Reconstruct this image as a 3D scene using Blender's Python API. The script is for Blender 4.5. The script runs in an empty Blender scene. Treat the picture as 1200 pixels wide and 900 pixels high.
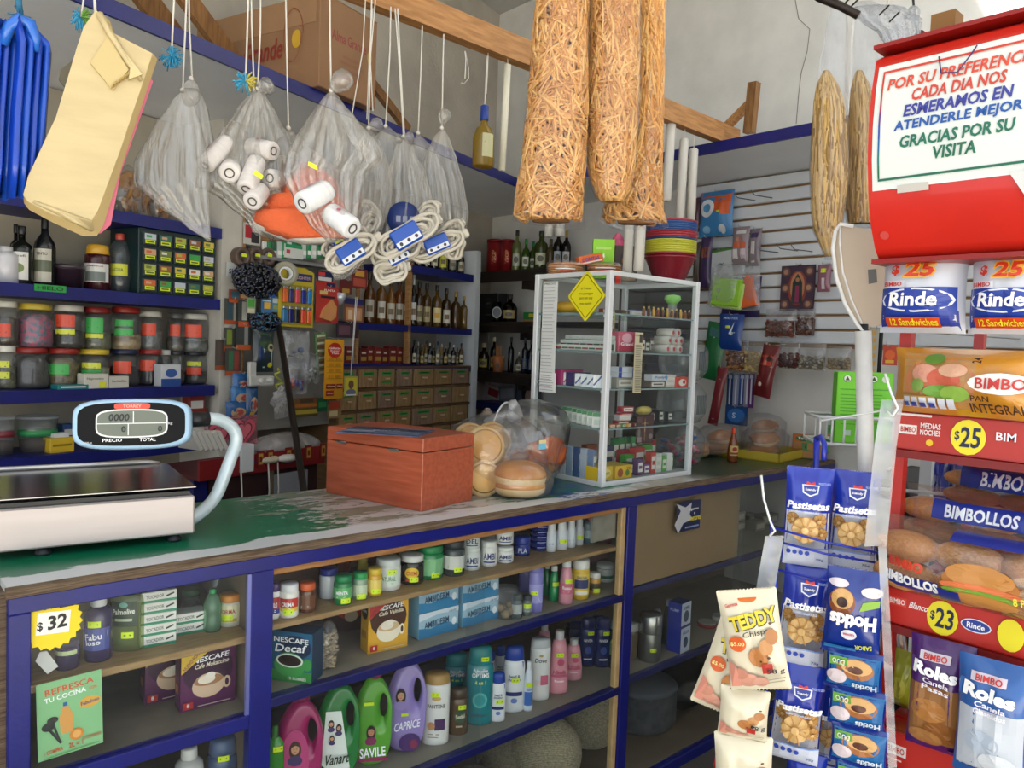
import bpy,bmesh,math,random
from mathutils import Vector,Matrix
R=math.radians
rnd=random.Random(7)
SC=bpy.context.scene
COL=SC.collection
F=901.0
YAW,PITCH,ROLL=R(48),R(2.92),R(2.1)
CAM=Vector((0,0,1.5))
f0=Vector((math.cos(YAW),math.sin(YAW),0));r0=Vector((math.sin(YAW),-math.cos(YAW),0));u0=Vector((0,0,1))
fw=f0*math.cos(PITCH)-u0*math.sin(PITCH)
up1=u0*math.cos(PITCH)+f0*math.sin(PITCH)
rt=r0*math.cos(ROLL)+up1*math.sin(ROLL)
up=up1*math.cos(ROLL)-r0*math.sin(ROLL)
cd=bpy.data.cameras.new('camera');co=bpy.data.objects.new('camera',cd);COL.objects.link(co)
cd.sensor_fit='HORIZONTAL';cd.sensor_width=36;cd.lens=36*F/1200;cd.clip_start=0.05;cd.clip_end=200
co.matrix_world=Matrix(((rt.x,up.x,-fw.x,CAM.x),(rt.y,up.y,-fw.y,CAM.y),(rt.z,up.z,-fw.z,CAM.z),(0,0,0,1)))
SC.camera=co
w=bpy.data.worlds.new('sky');SC.world=w;w.use_nodes=True
nt=w.node_tree;nt.nodes.clear()
wo=nt.nodes.new('ShaderNodeOutputWorld');bg=nt.nodes.new('ShaderNodeBackground')
bg.inputs[0].default_value=(0.86,0.93,1.0,1);bg.inputs[1].default_value=1.55
nt.links.new(bg.outputs[0],wo.inputs[0])
sd=bpy.data.lights.new('sun','SUN');sd.energy=26;sd.angle=R(3);sd.color=(1,.96,.9)
so=bpy.data.objects.new('sun',sd);COL.objects.link(so)
so.rotation_euler=Vector((0.30,-0.42,-0.80)).to_track_quat('-Z','Y').to_euler()
SC.view_settings.view_transform='Standard';SC.view_settings.look='None'
SC.view_settings.exposure=0.22;SC.view_settings.gamma=1;SC.view_settings.use_curve_mapping=False
SC.cycles.transparent_max_bounces=24
TH=R(16.6)
LX=Vector((math.cos(TH),math.sin(TH),0));LN=Vector((-math.sin(TH),math.cos(TH),0))
LA=Vector((0.83,3.22,0))
def ray(px,py):return fw*F+rt*(px-600)-up*(py-450)
def onX(px,py,X):d=ray(px,py);return CAM+d*((X-CAM.x)/d.x)
def onY(px,py,Y):d=ray(px,py);return CAM+d*((Y-CAM.y)/d.y)
def onZ(px,py,Z):d=ray(px,py);return CAM+d*((Z-CAM.z)/d.z)
def onD(px,py,D):d=ray(px,py)/F;return CAM+d*D
def onL(px,py,off=0.0):d=ray(px,py);return CAM+d*((LA-CAM).dot(LN)+off)/d.dot(LN)
def Ls(p):return(p-LA).dot(LX)
def LP(s,off,z):q=LA+LX*s+LN*off;return Vector((q.x,q.y,z))
def hx(h):
 if not isinstance(h,str):return tuple(h)[:3]
 h=h.lstrip('#');o=[]
 if len(h)==3:h=''.join(c*2 for c in h)
 for i in(0,2,4):
  v=int(h[i:i+2],16)/255;o.append(v/12.92 if v<=.04045 else((v+.055)/1.055)**2.4)
 return tuple(o)
_M={}
def mat(col,rough=.5,metal=0,var=0.0,scale=30,bump=0.0,bscale=200,spec=.5,trans=0,emit=0,col2=None,stretch=None,coat=0):
 key=(str(col),rough,metal,var,scale,bump,bscale,spec,trans,emit,str(col2),str(stretch),coat)
 if key in _M:return _M[key]
 m=bpy.data.materials.new('surface');m.use_nodes=True;n=m.node_tree.nodes;l=m.node_tree.links
 p=n['Principled BSDF'];c=hx(col)
 p.inputs['Base Color'].default_value=(*c,1);p.inputs['Roughness'].default_value=rough
 p.inputs['Metallic'].default_value=metal;p.inputs['Specular IOR Level'].default_value=spec
 p.inputs['Coat Weight'].default_value=coat
 if trans:p.inputs['Transmission Weight'].default_value=trans
 if emit:p.inputs['Emission Color'].default_value=(*c,1);p.inputs['Emission Strength'].default_value=emit
 if var or col2 or bump:
  tc=n.new('ShaderNodeTexCoord');mp=n.new('ShaderNodeMapping');l.new(tc.outputs['Object'],mp.inputs[0])
  if stretch:mp.inputs['Scale'].default_value=stretch
 if var or col2:
  t=n.new('ShaderNodeTexNoise');t.inputs['Scale'].default_value=scale;t.inputs['Detail'].default_value=5
  l.new(mp.outputs[0],t.inputs['Vector'])
  r=n.new('ShaderNodeValToRGB');l.new(t.outputs[0],r.inputs[0])
  a=hx(col2)if col2 else tuple(max(0,x*(1-var))for x in c);b=c if col2 else tuple(min(1,x*(1+var))for x in c)
  r.color_ramp.elements[0].position=.35;r.color_ramp.elements[1].position=.65
  r.color_ramp.elements[0].color=(*a,1);r.color_ramp.elements[1].color=(*b,1)
  l.new(r.outputs[0],p.inputs['Base Color'])
 if bump:
  t=n.new('ShaderNodeTexNoise');t.inputs['Scale'].default_value=bscale;t.inputs['Detail'].default_value=4
  l.new(mp.outputs[0],t.inputs['Vector'])
  bm_=n.new('ShaderNodeBump');bm_.inputs['Strength'].default_value=bump;bm_.inputs['Distance'].default_value=.003
  l.new(t.outputs[0],bm_.inputs['Height']);l.new(bm_.outputs[0],p.inputs['Normal'])
 _M[key]=m;return m
def film(haze=.1,tint=(.97,.98,1),gloss=.25,wr=25,stretch=(1,1,1),body=(.9,.92,.95),rough=.12,lo=.5,hi=.8,wrk=.7):
 """thin clear plastic or glass: see-through, a little milky, glossy, its creases whitened as highlights"""
 key=('film',haze,tint,gloss,wr,stretch,body,rough,lo,hi,wrk)
 if key in _M:return _M[key]
 m=bpy.data.materials.new('clear_film');m.use_nodes=True;n=m.node_tree.nodes;l=m.node_tree.links;n.clear()
 o=n.new('ShaderNodeOutputMaterial');tr=n.new('ShaderNodeBsdfTransparent');tr.inputs[0].default_value=(*tint,1)
 gl=n.new('ShaderNodeBsdfGlossy');gl.inputs['Roughness'].default_value=rough
 df=n.new('ShaderNodeBsdfDiffuse');df.inputs[0].default_value=(*hx(body),1)
 tl=n.new('ShaderNodeBsdfTranslucent');tl.inputs[0].default_value=(*hx(body),1)
 md=n.new('ShaderNodeMixShader');md.inputs[0].default_value=.4;l.new(df.outputs[0],md.inputs[1]);l.new(tl.outputs[0],md.inputs[2])
 a=n.new('ShaderNodeMixShader');l.new(tr.outputs[0],a.inputs[1]);l.new(md.outputs[0],a.inputs[2])
 b=n.new('ShaderNodeMixShader');l.new(a.outputs[0],b.inputs[1]);l.new(gl.outputs[0],b.inputs[2])
 lw=n.new('ShaderNodeLayerWeight');lw.inputs[0].default_value=.25
 mr=n.new('ShaderNodeMapRange');mr.inputs[3].default_value=gloss*.13;mr.inputs[4].default_value=min(1,gloss*.8)
 l.new(lw.outputs['Fresnel'],mr.inputs[0]);l.new(mr.outputs[0],b.inputs[0])
 if wr:
  tc=n.new('ShaderNodeTexCoord');mp=n.new('ShaderNodeMapping');mp.inputs['Scale'].default_value=stretch
  l.new(tc.outputs['Object'],mp.inputs[0])
  t=n.new('ShaderNodeTexNoise');t.inputs['Scale'].default_value=wr;t.inputs['Detail'].default_value=3;l.new(mp.outputs[0],t.inputs['Vector'])
  bm_=n.new('ShaderNodeBump');bm_.inputs['Strength'].default_value=wrk;bm_.inputs['Distance'].default_value=.01
  l.new(t.outputs[0],bm_.inputs['Height'])
  for s in(gl,df):l.new(bm_.outputs[0],s.inputs['Normal'])
  r=n.new('ShaderNodeMapRange');r.inputs[1].default_value=lo;r.inputs[2].default_value=hi
  r.inputs[3].default_value=haze;r.inputs[4].default_value=min(1,haze*2.6)  # haze rises along the creases, painting their highlights white
  l.new(t.outputs[0],r.inputs[0]);l.new(r.outputs[0],a.inputs[0])
 else:a.inputs[0].default_value=haze
 l.new(b.outputs[0],o.inputs[0]);_M[key]=m;return m
class B:
 def __init__(s,m=None):s.v=[];s.f=[];s.m=[];s.s=[];s.mats=[];s.cur=m
 def mi(s,m):
  m=m or s.cur
  if isinstance(m,str):m=mat(m)
  if m not in s.mats:s.mats.append(m)
  return s.mats.index(m)
 def add(s,vs,fs,m=None,smooth=False,M=None):
  k=len(s.v);i=s.mi(m)
  for p in vs:s.v.append(tuple(M@Vector(p))if M else tuple(p))
  for f in fs:s.f.append(tuple(q+k for q in f));s.m.append(i);s.s.append(smooth)
  return s
 def box(s,x0,x1,y0,y1,z0,z1,m=None,M=None,bev=0):
  if bev:
   b=min(bev,(x1-x0)/2.01,(y1-y0)/2.01,(z1-z0)/2.01)
   vs=[];
   for x,sx in((x0,1),(x1,-1)):
    for y,sy in((y0,1),(y1,-1)):
     for z,sz in((z0,1),(z1,-1)):
      vs+=[(x,y+sy*b,z+sz*b),(x+sx*b,y,z+sz*b),(x+sx*b,y+sy*b,z)]
   bm=bmesh.new()
   for p in vs:bm.verts.new(p)
   r=bmesh.ops.convex_hull(bm,input=bm.verts);bm.verts.index_update()
   bmesh.ops.recalc_face_normals(bm,faces=bm.faces)
   bmesh.ops.dissolve_limit(bm,angle_limit=.01,verts=bm.verts,edges=bm.edges)
   bm.verts.index_update()
   s.add([v.co.copy()for v in bm.verts],[[v.index for v in f.verts]for f in bm.faces],m,False,M);bm.free();return s
  vs=[(x,y,z)for x in(x0,x1)for y in(y0,y1)for z in(z0,z1)]
  return s.add(vs,[(0,1,3,2),(4,6,7,5),(0,4,5,1),(2,3,7,6),(0,2,6,4),(1,5,7,3)],m,False,M)
 def lathe(s,prof,seg=20,m=None,sx=1,sy=1,c=(0,0,0),M=None,smooth=True,wob=None):
  vs=[];fs=[];n=len(prof)
  for i,(r,z)in enumerate(prof):
   for j in range(seg):
    a=2*math.pi*j/seg;q=r*(wob(a,z,i/(n-1))if wob else 1)
    vs.append((c[0]+q*math.cos(a)*sx,c[1]+q*math.sin(a)*sy,c[2]+z))
  for i in range(n-1):
   for j in range(seg):
    k=(j+1)%seg;fs.append((i*seg+j,i*seg+k,(i+1)*seg+k,(i+1)*seg+j))
  if prof[0][0]>1e-6:fs.append(tuple(range(seg-1,-1,-1)))
  if prof[-1][0]>1e-6:fs.append(tuple((n-1)*seg+j for j in range(seg)))
  return s.add(vs,fs,m,smooth,M)
 def tube(s,pts,r=.003,seg=6,m=None,M=None,closed=False,smooth=True,cap=True):
  pts=[Vector(p)for p in pts];n=len(pts);vs=[];fs=[]
  rr=r if isinstance(r,(list,tuple))else[r]*n
  prev=None
  for i,p in enumerate(pts):
   a=pts[(i-1)%n]if(closed or i>0)else p;b=pts[(i+1)%n]if(closed or i<n-1)else p
   t=(b-a).normalized()if(b-a).length>1e-9 else Vector((0,0,1))
   if prev is None:x=t.orthogonal().normalized()
   else:x=(prev-t*prev.dot(t));x=x.normalized()if x.length>1e-6 else t.orthogonal().normalized()
   prev=x;y=t.cross(x)
   for j in range(seg):
    an=2*math.pi*j/seg;vs.append(p+(x*math.cos(an)+y*math.sin(an))*rr[i])
  for i in range(n if closed else n-1):
   for j in range(seg):
    k=(j+1)%seg;i2=(i+1)%n;fs.append((i*seg+j,i*seg+k,i2*seg+k,i2*seg+j))
  if not closed and cap:fs.append(tuple(range(seg-1,-1,-1)));fs.append(tuple((n-1)*seg+j for j in range(seg)))
  return s.add(vs,fs,m,smooth,M)
 def prism(s,poly,y0,y1,m=None,M=None,smooth=False):
  """outline in x,z pushed from y0 to y1"""
  n=len(poly);vs=[(x,y0,z)for x,z in poly]+[(x,y1,z)for x,z in poly]
  fs=[tuple(range(n)),tuple(range(2*n-1,n-1,-1))]+[(j,j+n,(j+1)%n+n,(j+1)%n)for j in range(n)]
  return s.add(vs,fs,m,smooth,M)
 def grid(s,fn,nu,nv,m=None,smooth=True,M=None,wrap=False):
  vs=[fn(i/nu,j/nv)for j in range(nv+1)for i in range(nu+1)]
  fs=[(j*(nu+1)+i,j*(nu+1)+i+1,(j+1)*(nu+1)+i+1,(j+1)*(nu+1)+i)for j in range(nv)for i in range(nu)]
  return s.add(vs,fs,m,smooth,M)
 def ball(s,c,r,m=None,seg=12,rings=8,sx=1,sy=1,sz=1,M=None,wob=None):
  prof=[(r*math.sin(math.pi*i/rings),-r*sz*math.cos(math.pi*i/rings))for i in range(rings+1)]
  prof[0]=(1e-5,prof[0][1]);prof[-1]=(1e-5,prof[-1][1])
  return s.lathe(prof,seg,m,sx,sy,c,M,True,wob)
 def build(s,name,parent=None,loc=None,rot=None):
  me=bpy.data.meshes.new(name);me.from_pydata(s.v,[],s.f)
  for m in s.mats:me.materials.append(m)
  me.polygons.foreach_set('material_index',s.m);me.polygons.foreach_set('use_smooth',s.s);me.update()
  o=bpy.data.objects.new(name,me);COL.objects.link(o)
  if parent:o.parent=parent
  if loc is not None:o.location=loc
  if rot is not None:o.rotation_euler=rot if isinstance(rot,(tuple,list))else(0,0,rot)
  return o
def tag(o,label=None,cat=None,group=None,kind=None):
 if label:o['label']=label
 if cat:o['category']=cat
 if group:o['group']=group
 if kind:o['kind']=kind
 return o
def thing(name,label,cat,loc=(0,0,0),rz=0,group=None,rot=None):
 o=bpy.data.objects.new(name,None);COL.objects.link(o);o.empty_display_size=.05
 o.location=loc;o.rotation_euler=rot if rot else(0,0,rz)
 return tag(o,label,cat,group)
def struct(name,b,parent=None):return tag(b.build(name,parent),kind='structure')
def copy_tree(o,parent=None):
 c=o.copy();COL.objects.link(c)
 if parent:c.parent=parent
 for ch in[x for x in o.children]:copy_tree(ch,c)
 return c
def dup(o,loc,rz=None,label=None,group=None,rot=None,scale=None):
 c=copy_tree(o);c.location=loc
 if rz is not None:c.rotation_euler=(0,0,rz)
 if rot is not None:c.rotation_euler=rot
 if label:c['label']=label
 if group:c['group']=group
 if scale:c.scale=scale if isinstance(scale,(tuple,list))else(scale,)*3
 return c
_T={}
def glyphs(s,bold=.02):
 k=(s,bold)
 if k in _T:return _T[k]
 cu=bpy.data.curves.new('t','FONT');cu.body=s;cu.size=1;cu.resolution_u=2;cu.offset=bold;cu.fill_mode='FRONT'
 ob=bpy.data.objects.new('t',cu);COL.objects.link(ob)
 me=bpy.data.meshes.new_from_object(ob.evaluated_get(bpy.context.evaluated_depsgraph_get()))
 vs=[(v.co.x,v.co.y)for v in me.vertices];fs=[tuple(p.vertices)for p in me.polygons]
 COL.objects.unlink(ob);bpy.data.objects.remove(ob);bpy.data.curves.remove(cu);bpy.data.meshes.remove(me)
 if vs:
  x0=min(v[0]for v in vs);x1=max(v[0]for v in vs);y0=min(v[1]for v in vs);y1=max(v[1]for v in vs)
 else:x0=y0=0;x1=y1=1
 _T[k]=(vs,fs,x0,x1,y0,y1);return _T[k]
def flat(y=0.0):return lambda u,v,e:(u,y-e,v)
def cyl(rad,sy=1.0):return lambda u,v,e:((rad+e)*math.sin(u/rad),-(rad+e)*math.cos(u/rad)*sy,v)
def prt(b,items,mp,eps=.0005,gloss=.35,lift=0,nq=(6,2)):
 """items: ('r',x0,y0,x1,y1,col) ('e',cx,cy,rx,ry,col) ('p',pts,col) ('t',text,cx,cy,width,height,col[,rot,shear,bold]) ('l',x0,y0,x1,y1,thick,col)"""
 k=0
 for it in items:
  k+=1;e=eps*k;t=it[0]
  if t=='t':
   _,s,cx,cy,wd,ht,col=it[:7];rot=it[7]if len(it)>7 else 0;sh=it[8]if len(it)>8 else 0;bo=it[9]if len(it)>9 else .02
   vs,fs,x0,x1,y0,y1=glyphs(s,bo);out=[];e+=lift
   for x,y in vs:
    a=((x-x0)/(x1-x0)-.5)*wd;c=((y-y0)/(y1-y0)-.5)*ht;a+=c*sh
    out.append(mp(cx+a*math.cos(rot)-c*math.sin(rot),cy+a*math.sin(rot)+c*math.cos(rot),e))
   b.add(out,fs,mat(col,gloss)if isinstance(col,str)else col)
   continue
  col=it[-1];m=mat(col,gloss)if isinstance(col,str)else col
  if t=='r':
   _,x0,y0,x1,y1=it[:5];n,q=nq
   b.grid(lambda u,v:mp(x0+(x1-x0)*u,y0+(y1-y0)*v,e),n,q,m,False)
  elif t=='e':
   _,cx,cy,rx,ry=it[:5];N=16;vs=[mp(cx,cy,e)];fs=[]
   for rg in(.5,1):
    for j in range(N):a=2*math.pi*j/N;vs.append(mp(cx+rx*rg*math.cos(a),cy+ry*rg*math.sin(a),e))
   for j in range(N):
    j2=(j+1)%N;fs.append((0,1+j,1+j2));fs.append((1+j,1+N+j,1+N+j2,1+j2))
   b.add(vs,fs,m)
  elif t=='p':
   vs=[mp(x,y,e)for x,y in it[1]];b.add(vs,[tuple(range(len(vs)))],m)
  elif t=='l':
   _,x0,y0,x1,y1,th=it[:6];dx,dy=x1-x0,y1-y0;L=math.hypot(dx,dy)or 1;nx,ny=-dy/L*th/2,dx/L*th/2
   b.add([mp(x0+nx,y0+ny,e),mp(x0-nx,y0-ny,e),mp(x1-nx,y1-ny,e),mp(x1+nx,y1+ny,e)],[(0,1,2,3)],m)
 return b
def decal(name,items,mp,parent=None,label=None,eps=.0005,gloss=.35,loc=None,rot=None,lift=0,nq=(6,2)):
 o=prt(B(),items,mp,eps,gloss,lift,nq).build(name,parent,loc,rot)
 if label:o['label']=label
 return o
# the room
PLASTER=mat('#d0cec8',.9,var=.06,scale=5,bump=.5,bscale=60)
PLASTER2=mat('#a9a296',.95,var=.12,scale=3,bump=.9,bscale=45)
SOFFIT=mat('#e8eaec',.7,var=.03,scale=4)
BLUE=mat('#12186c',.35,var=.10,scale=12,bump=.15,bscale=90)
BLUE_SHADE=mat('#0c1252',.45,var=.12,scale=10,bump=.15,bscale=90)  # the same blue paint, with its look in shade put into the colour
WOOD=mat('#a97f4f',.6,col2='#8a6238',scale=9,stretch=(2,2,14),bump=.2,bscale=60)
WOODX=mat('#a8794a',.6,col2='#8c6136',scale=9,stretch=(1.2,14,14),bump=.2,bscale=60)
struct('floor',B(mat('#4a4743',.7,var=.2,scale=3)).box(-3.2,3.8,-.9,4.8,-.18,-.125))
struct('floor_2',B(mat('#c4beb0',.8,var=.06,scale=2)).box(-14,10,-14,-.9,-.19,-.13))  # unseen pale forecourt, added to bounce sunlight up under the loft
struct('ceiling',B(mat('#b5b3ae',.9,var=.04,scale=3)).box(-3.2,3.8,1.7,4.8,3.9,4.0).box(-3.2,3.8,-.9,.3,3.9,4.0).box(-.4,2.2,.3,1.7,3.9,4.0))  # unseen; openings and middle slab shaped to let daylight in and block sun
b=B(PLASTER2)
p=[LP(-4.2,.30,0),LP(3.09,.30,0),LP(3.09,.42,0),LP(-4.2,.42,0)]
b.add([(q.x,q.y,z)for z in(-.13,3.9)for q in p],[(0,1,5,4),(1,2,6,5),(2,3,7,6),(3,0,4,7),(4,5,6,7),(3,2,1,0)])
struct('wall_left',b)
wb=struct('wall_back',B(PLASTER).box(3.70,3.82,-.9,4.6,-.13,3.9))
struct('wall_right',B(PLASTER).box(2.2,3.70,-.9,-.8,-.13,3.9))
cr=[onX(x,y,3.699)for x,y in((932,0),(936,22),(949,34),(946,60),(939,85),(936,110),(933,145))]
b=B(mat('#77736c',1));b.tube(cr,.0018,4);struct('plaster_crack',b,wb)
SLAT=mat('#d3d7dc',.45,var=.03,scale=4);GROOVE=mat('#8d6b45',.6)
g=B(GROOVE).box(3.675,3.70,.6,2.63,1.54,2.425);struct('slat_backing',g,wb)
z=2.425;k=0;me=None
while z>1.60:
 zt=z-.006;zb=z-.0665
 if me is None:
  o=struct('slat',B(SLAT).box(3.655,3.677,.6,2.625,-.0605,0,bev=.004),wb);me=o.data
 else:
  o=bpy.data.objects.new('slat',me);COL.objects.link(o);o.parent=wb;o['kind']='structure'
 o.location=(0,0,zt);z-=.0725
q0=Vector((.841,2.63));dq=Vector((2.167,.774)).normalized()
def fl(X):return q0.y+(X-q0.x)*dq.y/dq.x
poly=[(-3.0,fl(-3.0)),(3.115,fl(3.115)),(3.115,-.8),(3.70,-.8),(3.70,4.39),(-3.0,LP(-3.9,.3,0).y)]
b=B(SOFFIT);n=len(poly)
b.add([(x,y,2.432)for x,y in poly]+[(x,y,2.47)for x,y in poly],[tuple(range(n))[::-1],tuple(range(n,2*n))]+[(j,(j+1)%n,(j+1)%n+n,j+n)for j in range(n)])
struct('ceiling_2',b)
b=B(BLUE);nn=Vector((dq.y,-dq.x))*.012
a0,a1=Vector((-3,fl(-3))),Vector((3.115,fl(3.115)))
b.add([(p.x,p.y,z)for z in(2.428,2.478)for p in(a0,a1,a1+nn,a0+nn)],[(0,1,5,4),(1,2,6,5),(2,3,7,6),(3,0,4,7),(4,5,6,7),(3,2,1,0)])
struct('trim_1',b)
struct('trim_2',B(BLUE).box(3.103,3.116,-.8,fl(3.10)-.012,2.428,2.478))
def lbox(b,s0,s1,o0,o1,z0,z1,m=None):
 p=[LP(s0,o0,0),LP(s1,o0,0),LP(s1,o1,0),LP(s0,o1,0)]
 b.add([(q.x,q.y,z)for z in(z0,z1)for q in p],[(0,1,5,4),(1,2,6,5),(2,3,7,6),(3,0,4,7),(4,5,6,7),(3,2,1,0)],m);return b
WHITEP=mat('#b9b5ab',.8,var=.07,scale=8,bump=.4,bscale=60)
struct('trim_3',lbox(B(WHITEP),.49,.60,.0,.30,-.125,2.43))
struct('trim_4',lbox(B(mat('#c3c8cc',.6,var=.05,scale=6)),2.44,2.49,-.01,.30,-.125,2.10))
# big timber and the loft load
TIMBER=mat('#b98650',.6,col2='#9a6a3a',scale=7,stretch=(1.5,12,12),bump=.3,bscale=40)
TIMBER2=mat('#8d6335',.7,col2='#6d4922',scale=7,stretch=(12,12,1.5),bump=.3,bscale=40)
pa,pb=Vector((1.0,2.02,2.52)),Vector((3.28,2.10,2.525))
def bar(b,p,q,wd,h,m=None):
 p,q=Vector(p),Vector(q);t=(q-p).normalized();sx=t.cross(Vector((0,0,1)))
 if sx.length<.01:sx=Vector((1,0,0))
 sx.normalize();sy=sx.cross(t).normalized()
 vs=[e+sx*wd/2*i+sy*h/2*j for e in(p,q)for i,j in((-1,-1),(1,-1),(1,1),(-1,1))]
 b.add(vs,[(0,3,2,1),(4,5,6,7),(0,1,5,4),(1,2,6,5),(2,3,7,6),(3,0,4,7)],m);return b
o=bar(B(TIMBER),pa,pb,.045,.085).build('roof_beam');o.location=(0,0,0)
tag(o,'long rough timber beam crossing above the counter with strings tied to it','beam')
t=thing('timber_bracket','short timber post with diagonal brace standing above the blue edge, upper right','bracket',(3.16,1.93,2.47))
def rel(v,t):return Vector(v)-t.location
b=B(TIMBER2);c0=onX(884,150,3.16);c1=onX(888,96,3.16);bar(b,rel(onX(878,156,3.2),t),rel(onX(884,97,3.2),t),.04,.045);b.build('post',t)
b=B(TIMBER);bar(b,rel(onX(845,155,3.24),t),rel(onX(878,122,3.24),t),.03,.035);b.build('brace',t)
o=B(TIMBER2);bar(o,onL(100,-30,.1),onL(300,130,-.35),.05,.07);bar(o,onL(300,130,-.35),onL(303,132,-.35),.05,.07)
def board(x0,y0,x1,y1,X,wd,lab):
 b=B(TIMBER2);P0,P1=onL(x0,y0,X),onL(x1,y1,X);c=P1
 bar(b,P0-c,P1-c,.03,wd);o=b.build('loft_board',None,c);tag(o,lab,'board')
board(190,-40,283,84,-.20,.075,'thick dark board leaning on the loft left of the carton')
board(418,75,478,152,-.12,.045,'thin board leaning on the loft right of the carton')
board(150,-30,216,60,.10,.10,'wide board standing upright in the shade at the far left of the loft')
# the counter
def counter_top_mat():
 m=bpy.data.materials.new('peeling_paint');m.use_nodes=True;n=m.node_tree.nodes;l=m.node_tree.links;p=n['Principled BSDF']
 tc=n.new('ShaderNodeTexCoord');sp=n.new('ShaderNodeSeparateXYZ');l.new(tc.outputs['Object'],sp.inputs[0])
 def noise(sc,st,det=6,rough=.6):
  mp=n.new('ShaderNodeMapping');mp.inputs['Scale'].default_value=st;mp.inputs['Rotation'].default_value=(0,0,.35);l.new(tc.outputs['Object'],mp.inputs[0])
  t=n.new('ShaderNodeTexNoise');t.inputs['Scale'].default_value=sc;t.inputs['Detail'].default_value=det;t.inputs['Roughness'].default_value=rough
  l.new(mp.outputs[0],t.inputs['Vector']);return t.outputs[0]
 def math_(op,a,b=None,c=None):
  q=n.new('ShaderNodeMath');q.operation=op
  for i,x in enumerate((a,b,c)):
   if x is None:continue
   if isinstance(x,(int,float)):q.inputs[i].default_value=x
   else:l.new(x,q.inputs[i])
  return q.outputs[0]
 def rng(v,a,b,c=0,d=1):
  q=n.new('ShaderNodeMapRange');q.inputs[1].default_value=a;q.inputs[2].default_value=b;q.inputs[3].default_value=c;q.inputs[4].default_value=d;l.new(v,q.inputs[0]);return q.outputs[0]
 def mix(f,a,b):
  q=n.new('ShaderNodeMix');q.data_type='RGBA';l.new(f,q.inputs[0])
  for i,x in((6,a),(7,b)):
   if isinstance(x,tuple):q.inputs[i].default_value=(*x,1)
   else:l.new(x,q.inputs[i])
  return q.outputs[2]
 X,Y=sp.outputs[0],sp.outputs[1]
 n1=noise(5,(1,3,1));n2=noise(16,(1,2.5,1),8,.7);n3=noise(3,(1,1,1),8,.65)
 worn=math_('MULTIPLY',rng(X,.85,1.15),rng(X,1.95,1.55))
 w1=math_('ADD',math_('MULTIPLY',worn,.25),n2)
 c=mix(rng(w1,.66,.685),hx('#0c6a4b'),hx('#b9b6b4'))
 c=mix(rng(math_('ADD',n1,math_('MULTIPLY',worn,.16)),.66,.68),c,hx('#7a8372'))
 edge=math_('ADD',Y,math_('MULTIPLY',n1,-.18));c=mix(rng(edge,1.70,1.692),c,hx('#c8cdd0'))
 c=mix(rng(math_('ADD',math_('MULTIPLY',rng(X,1.8,2.1),.3),n3),.76,.8),c,hx('#a39a8c'))
 bl=math_('MULTIPLY',rng(math_('ABSOLUTE',math_('SUBTRACT',X,1.93)),.15,.1),rng(n2,.5,.52));c=mix(bl,c,hx('#1c3c8c'))
 far=rng(X,2.5,2.7);c=mix(far,c,hx('#22402f'))
 l.new(c,p.inputs['Base Color']);p.inputs['Roughness'].default_value=.28
 bp=n.new('ShaderNodeBump');bp.inputs['Strength'].default_value=.25;bp.inputs['Distance'].default_value=.002;l.new(w1,bp.inputs['Height']);l.new(bp.outputs[0],p.inputs['Normal'])
 return m
EDGE=mat('#4f3c2b',.8,col2='#7d6a54',scale=14,stretch=(1,4,30),bump=.6,bscale=80)
INS=mat('#6d5e4c',.8,var=.15,scale=6)
SHELFW=mat('#a98a5e',.55,col2='#917148',scale=8,stretch=(1.5,10,10))
GLASS=film(.012,(.96,.98,.98),.12,0)
X0,X1,X2,X3=.262,.768,2.125,3.66;YF,YB=1.70,2.29
cn=thing('shop_counter','long blue framed glass-fronted shop counter with a peeling green top','counter',(1.9,2.0,0))
def cb(name,b,lab=None,kind=None):
 o=b.build(name,cn,(-1.9,-2.0,0))
 if lab:o['label']=lab
 if kind:o['kind']=kind
 return o
b=B(counter_top_mat());b.box(X0,X3,YF+.012,YB,.975,1.0);cb('counter_top',b)
b=B(EDGE)
N=120;rr=random.Random(3)
vs=[];
for i in range(N+1):
 x=X0-.004+(X3-X0)*i/N;j=rr.uniform(0,.004)
 vs+=[(x,YF-.004+j,.982),(x,YF-.003+j,.9985+rr.uniform(-.001,.001)),(x,YF+.013,1.0008),(x,YF+.013,.982)]
b.add(vs,[(i*4+a,i*4+(a+1)%4,i*4+4+(a+1)%4,i*4+4+a)for i in range(N)for a in range(4)]+[(0,1,2,3),(N*4+3,N*4+2,N*4+1,N*4)]);cb('edge_strip',b,'bare chipped wooden front edge')
def rail(x0,x1,z0,z1,m=BLUE,y0=YF,y1=YF+.03,name='rail',lab=None):return cb(name,B(m).box(x0,x1,y0,y1,z0,z1,bev=.002),lab)
rail(X0,X3,.948,.982,y0=YF,y1=YF+.03)
for a,c in((X0,.30),(.742,.795),(2.103,2.150),(X3-.05,X3)):rail(a,c,-.125,.948,name='post',y0=YF,y1=YF+.035)
rail(.30,.742,.578,.610);rail(X0,X3,-.125,-.083)
rail(.795,2.075,.930,.948,WOODX,YF+.012,YF+.03,'wooden_bead','bare wooden bead');rail(2.078,2.101,-.083,.948,mat('#b79a6a',.5,var=.1),YF+.008,YF+.03,'wooden_bead','bare wooden upright')
cb('end_panel',B(EDGE).box(X0-.012,X0,YF+.02,YB,-.125,.985),'worn bare wooden end panel')
cb('back_panel',B(INS).box(X0,X3,YB-.012,YB,-.125,.975));cb('bottom_panel',B(INS).box(X0,X3,YF+.03,YB-.012,-.09,-.08))
cb('partition',B(INS).box(.760,.776,YF+.035,YB-.012,-.08,.975))
ZW,ZB,ZC=.800,.631,.298
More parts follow.
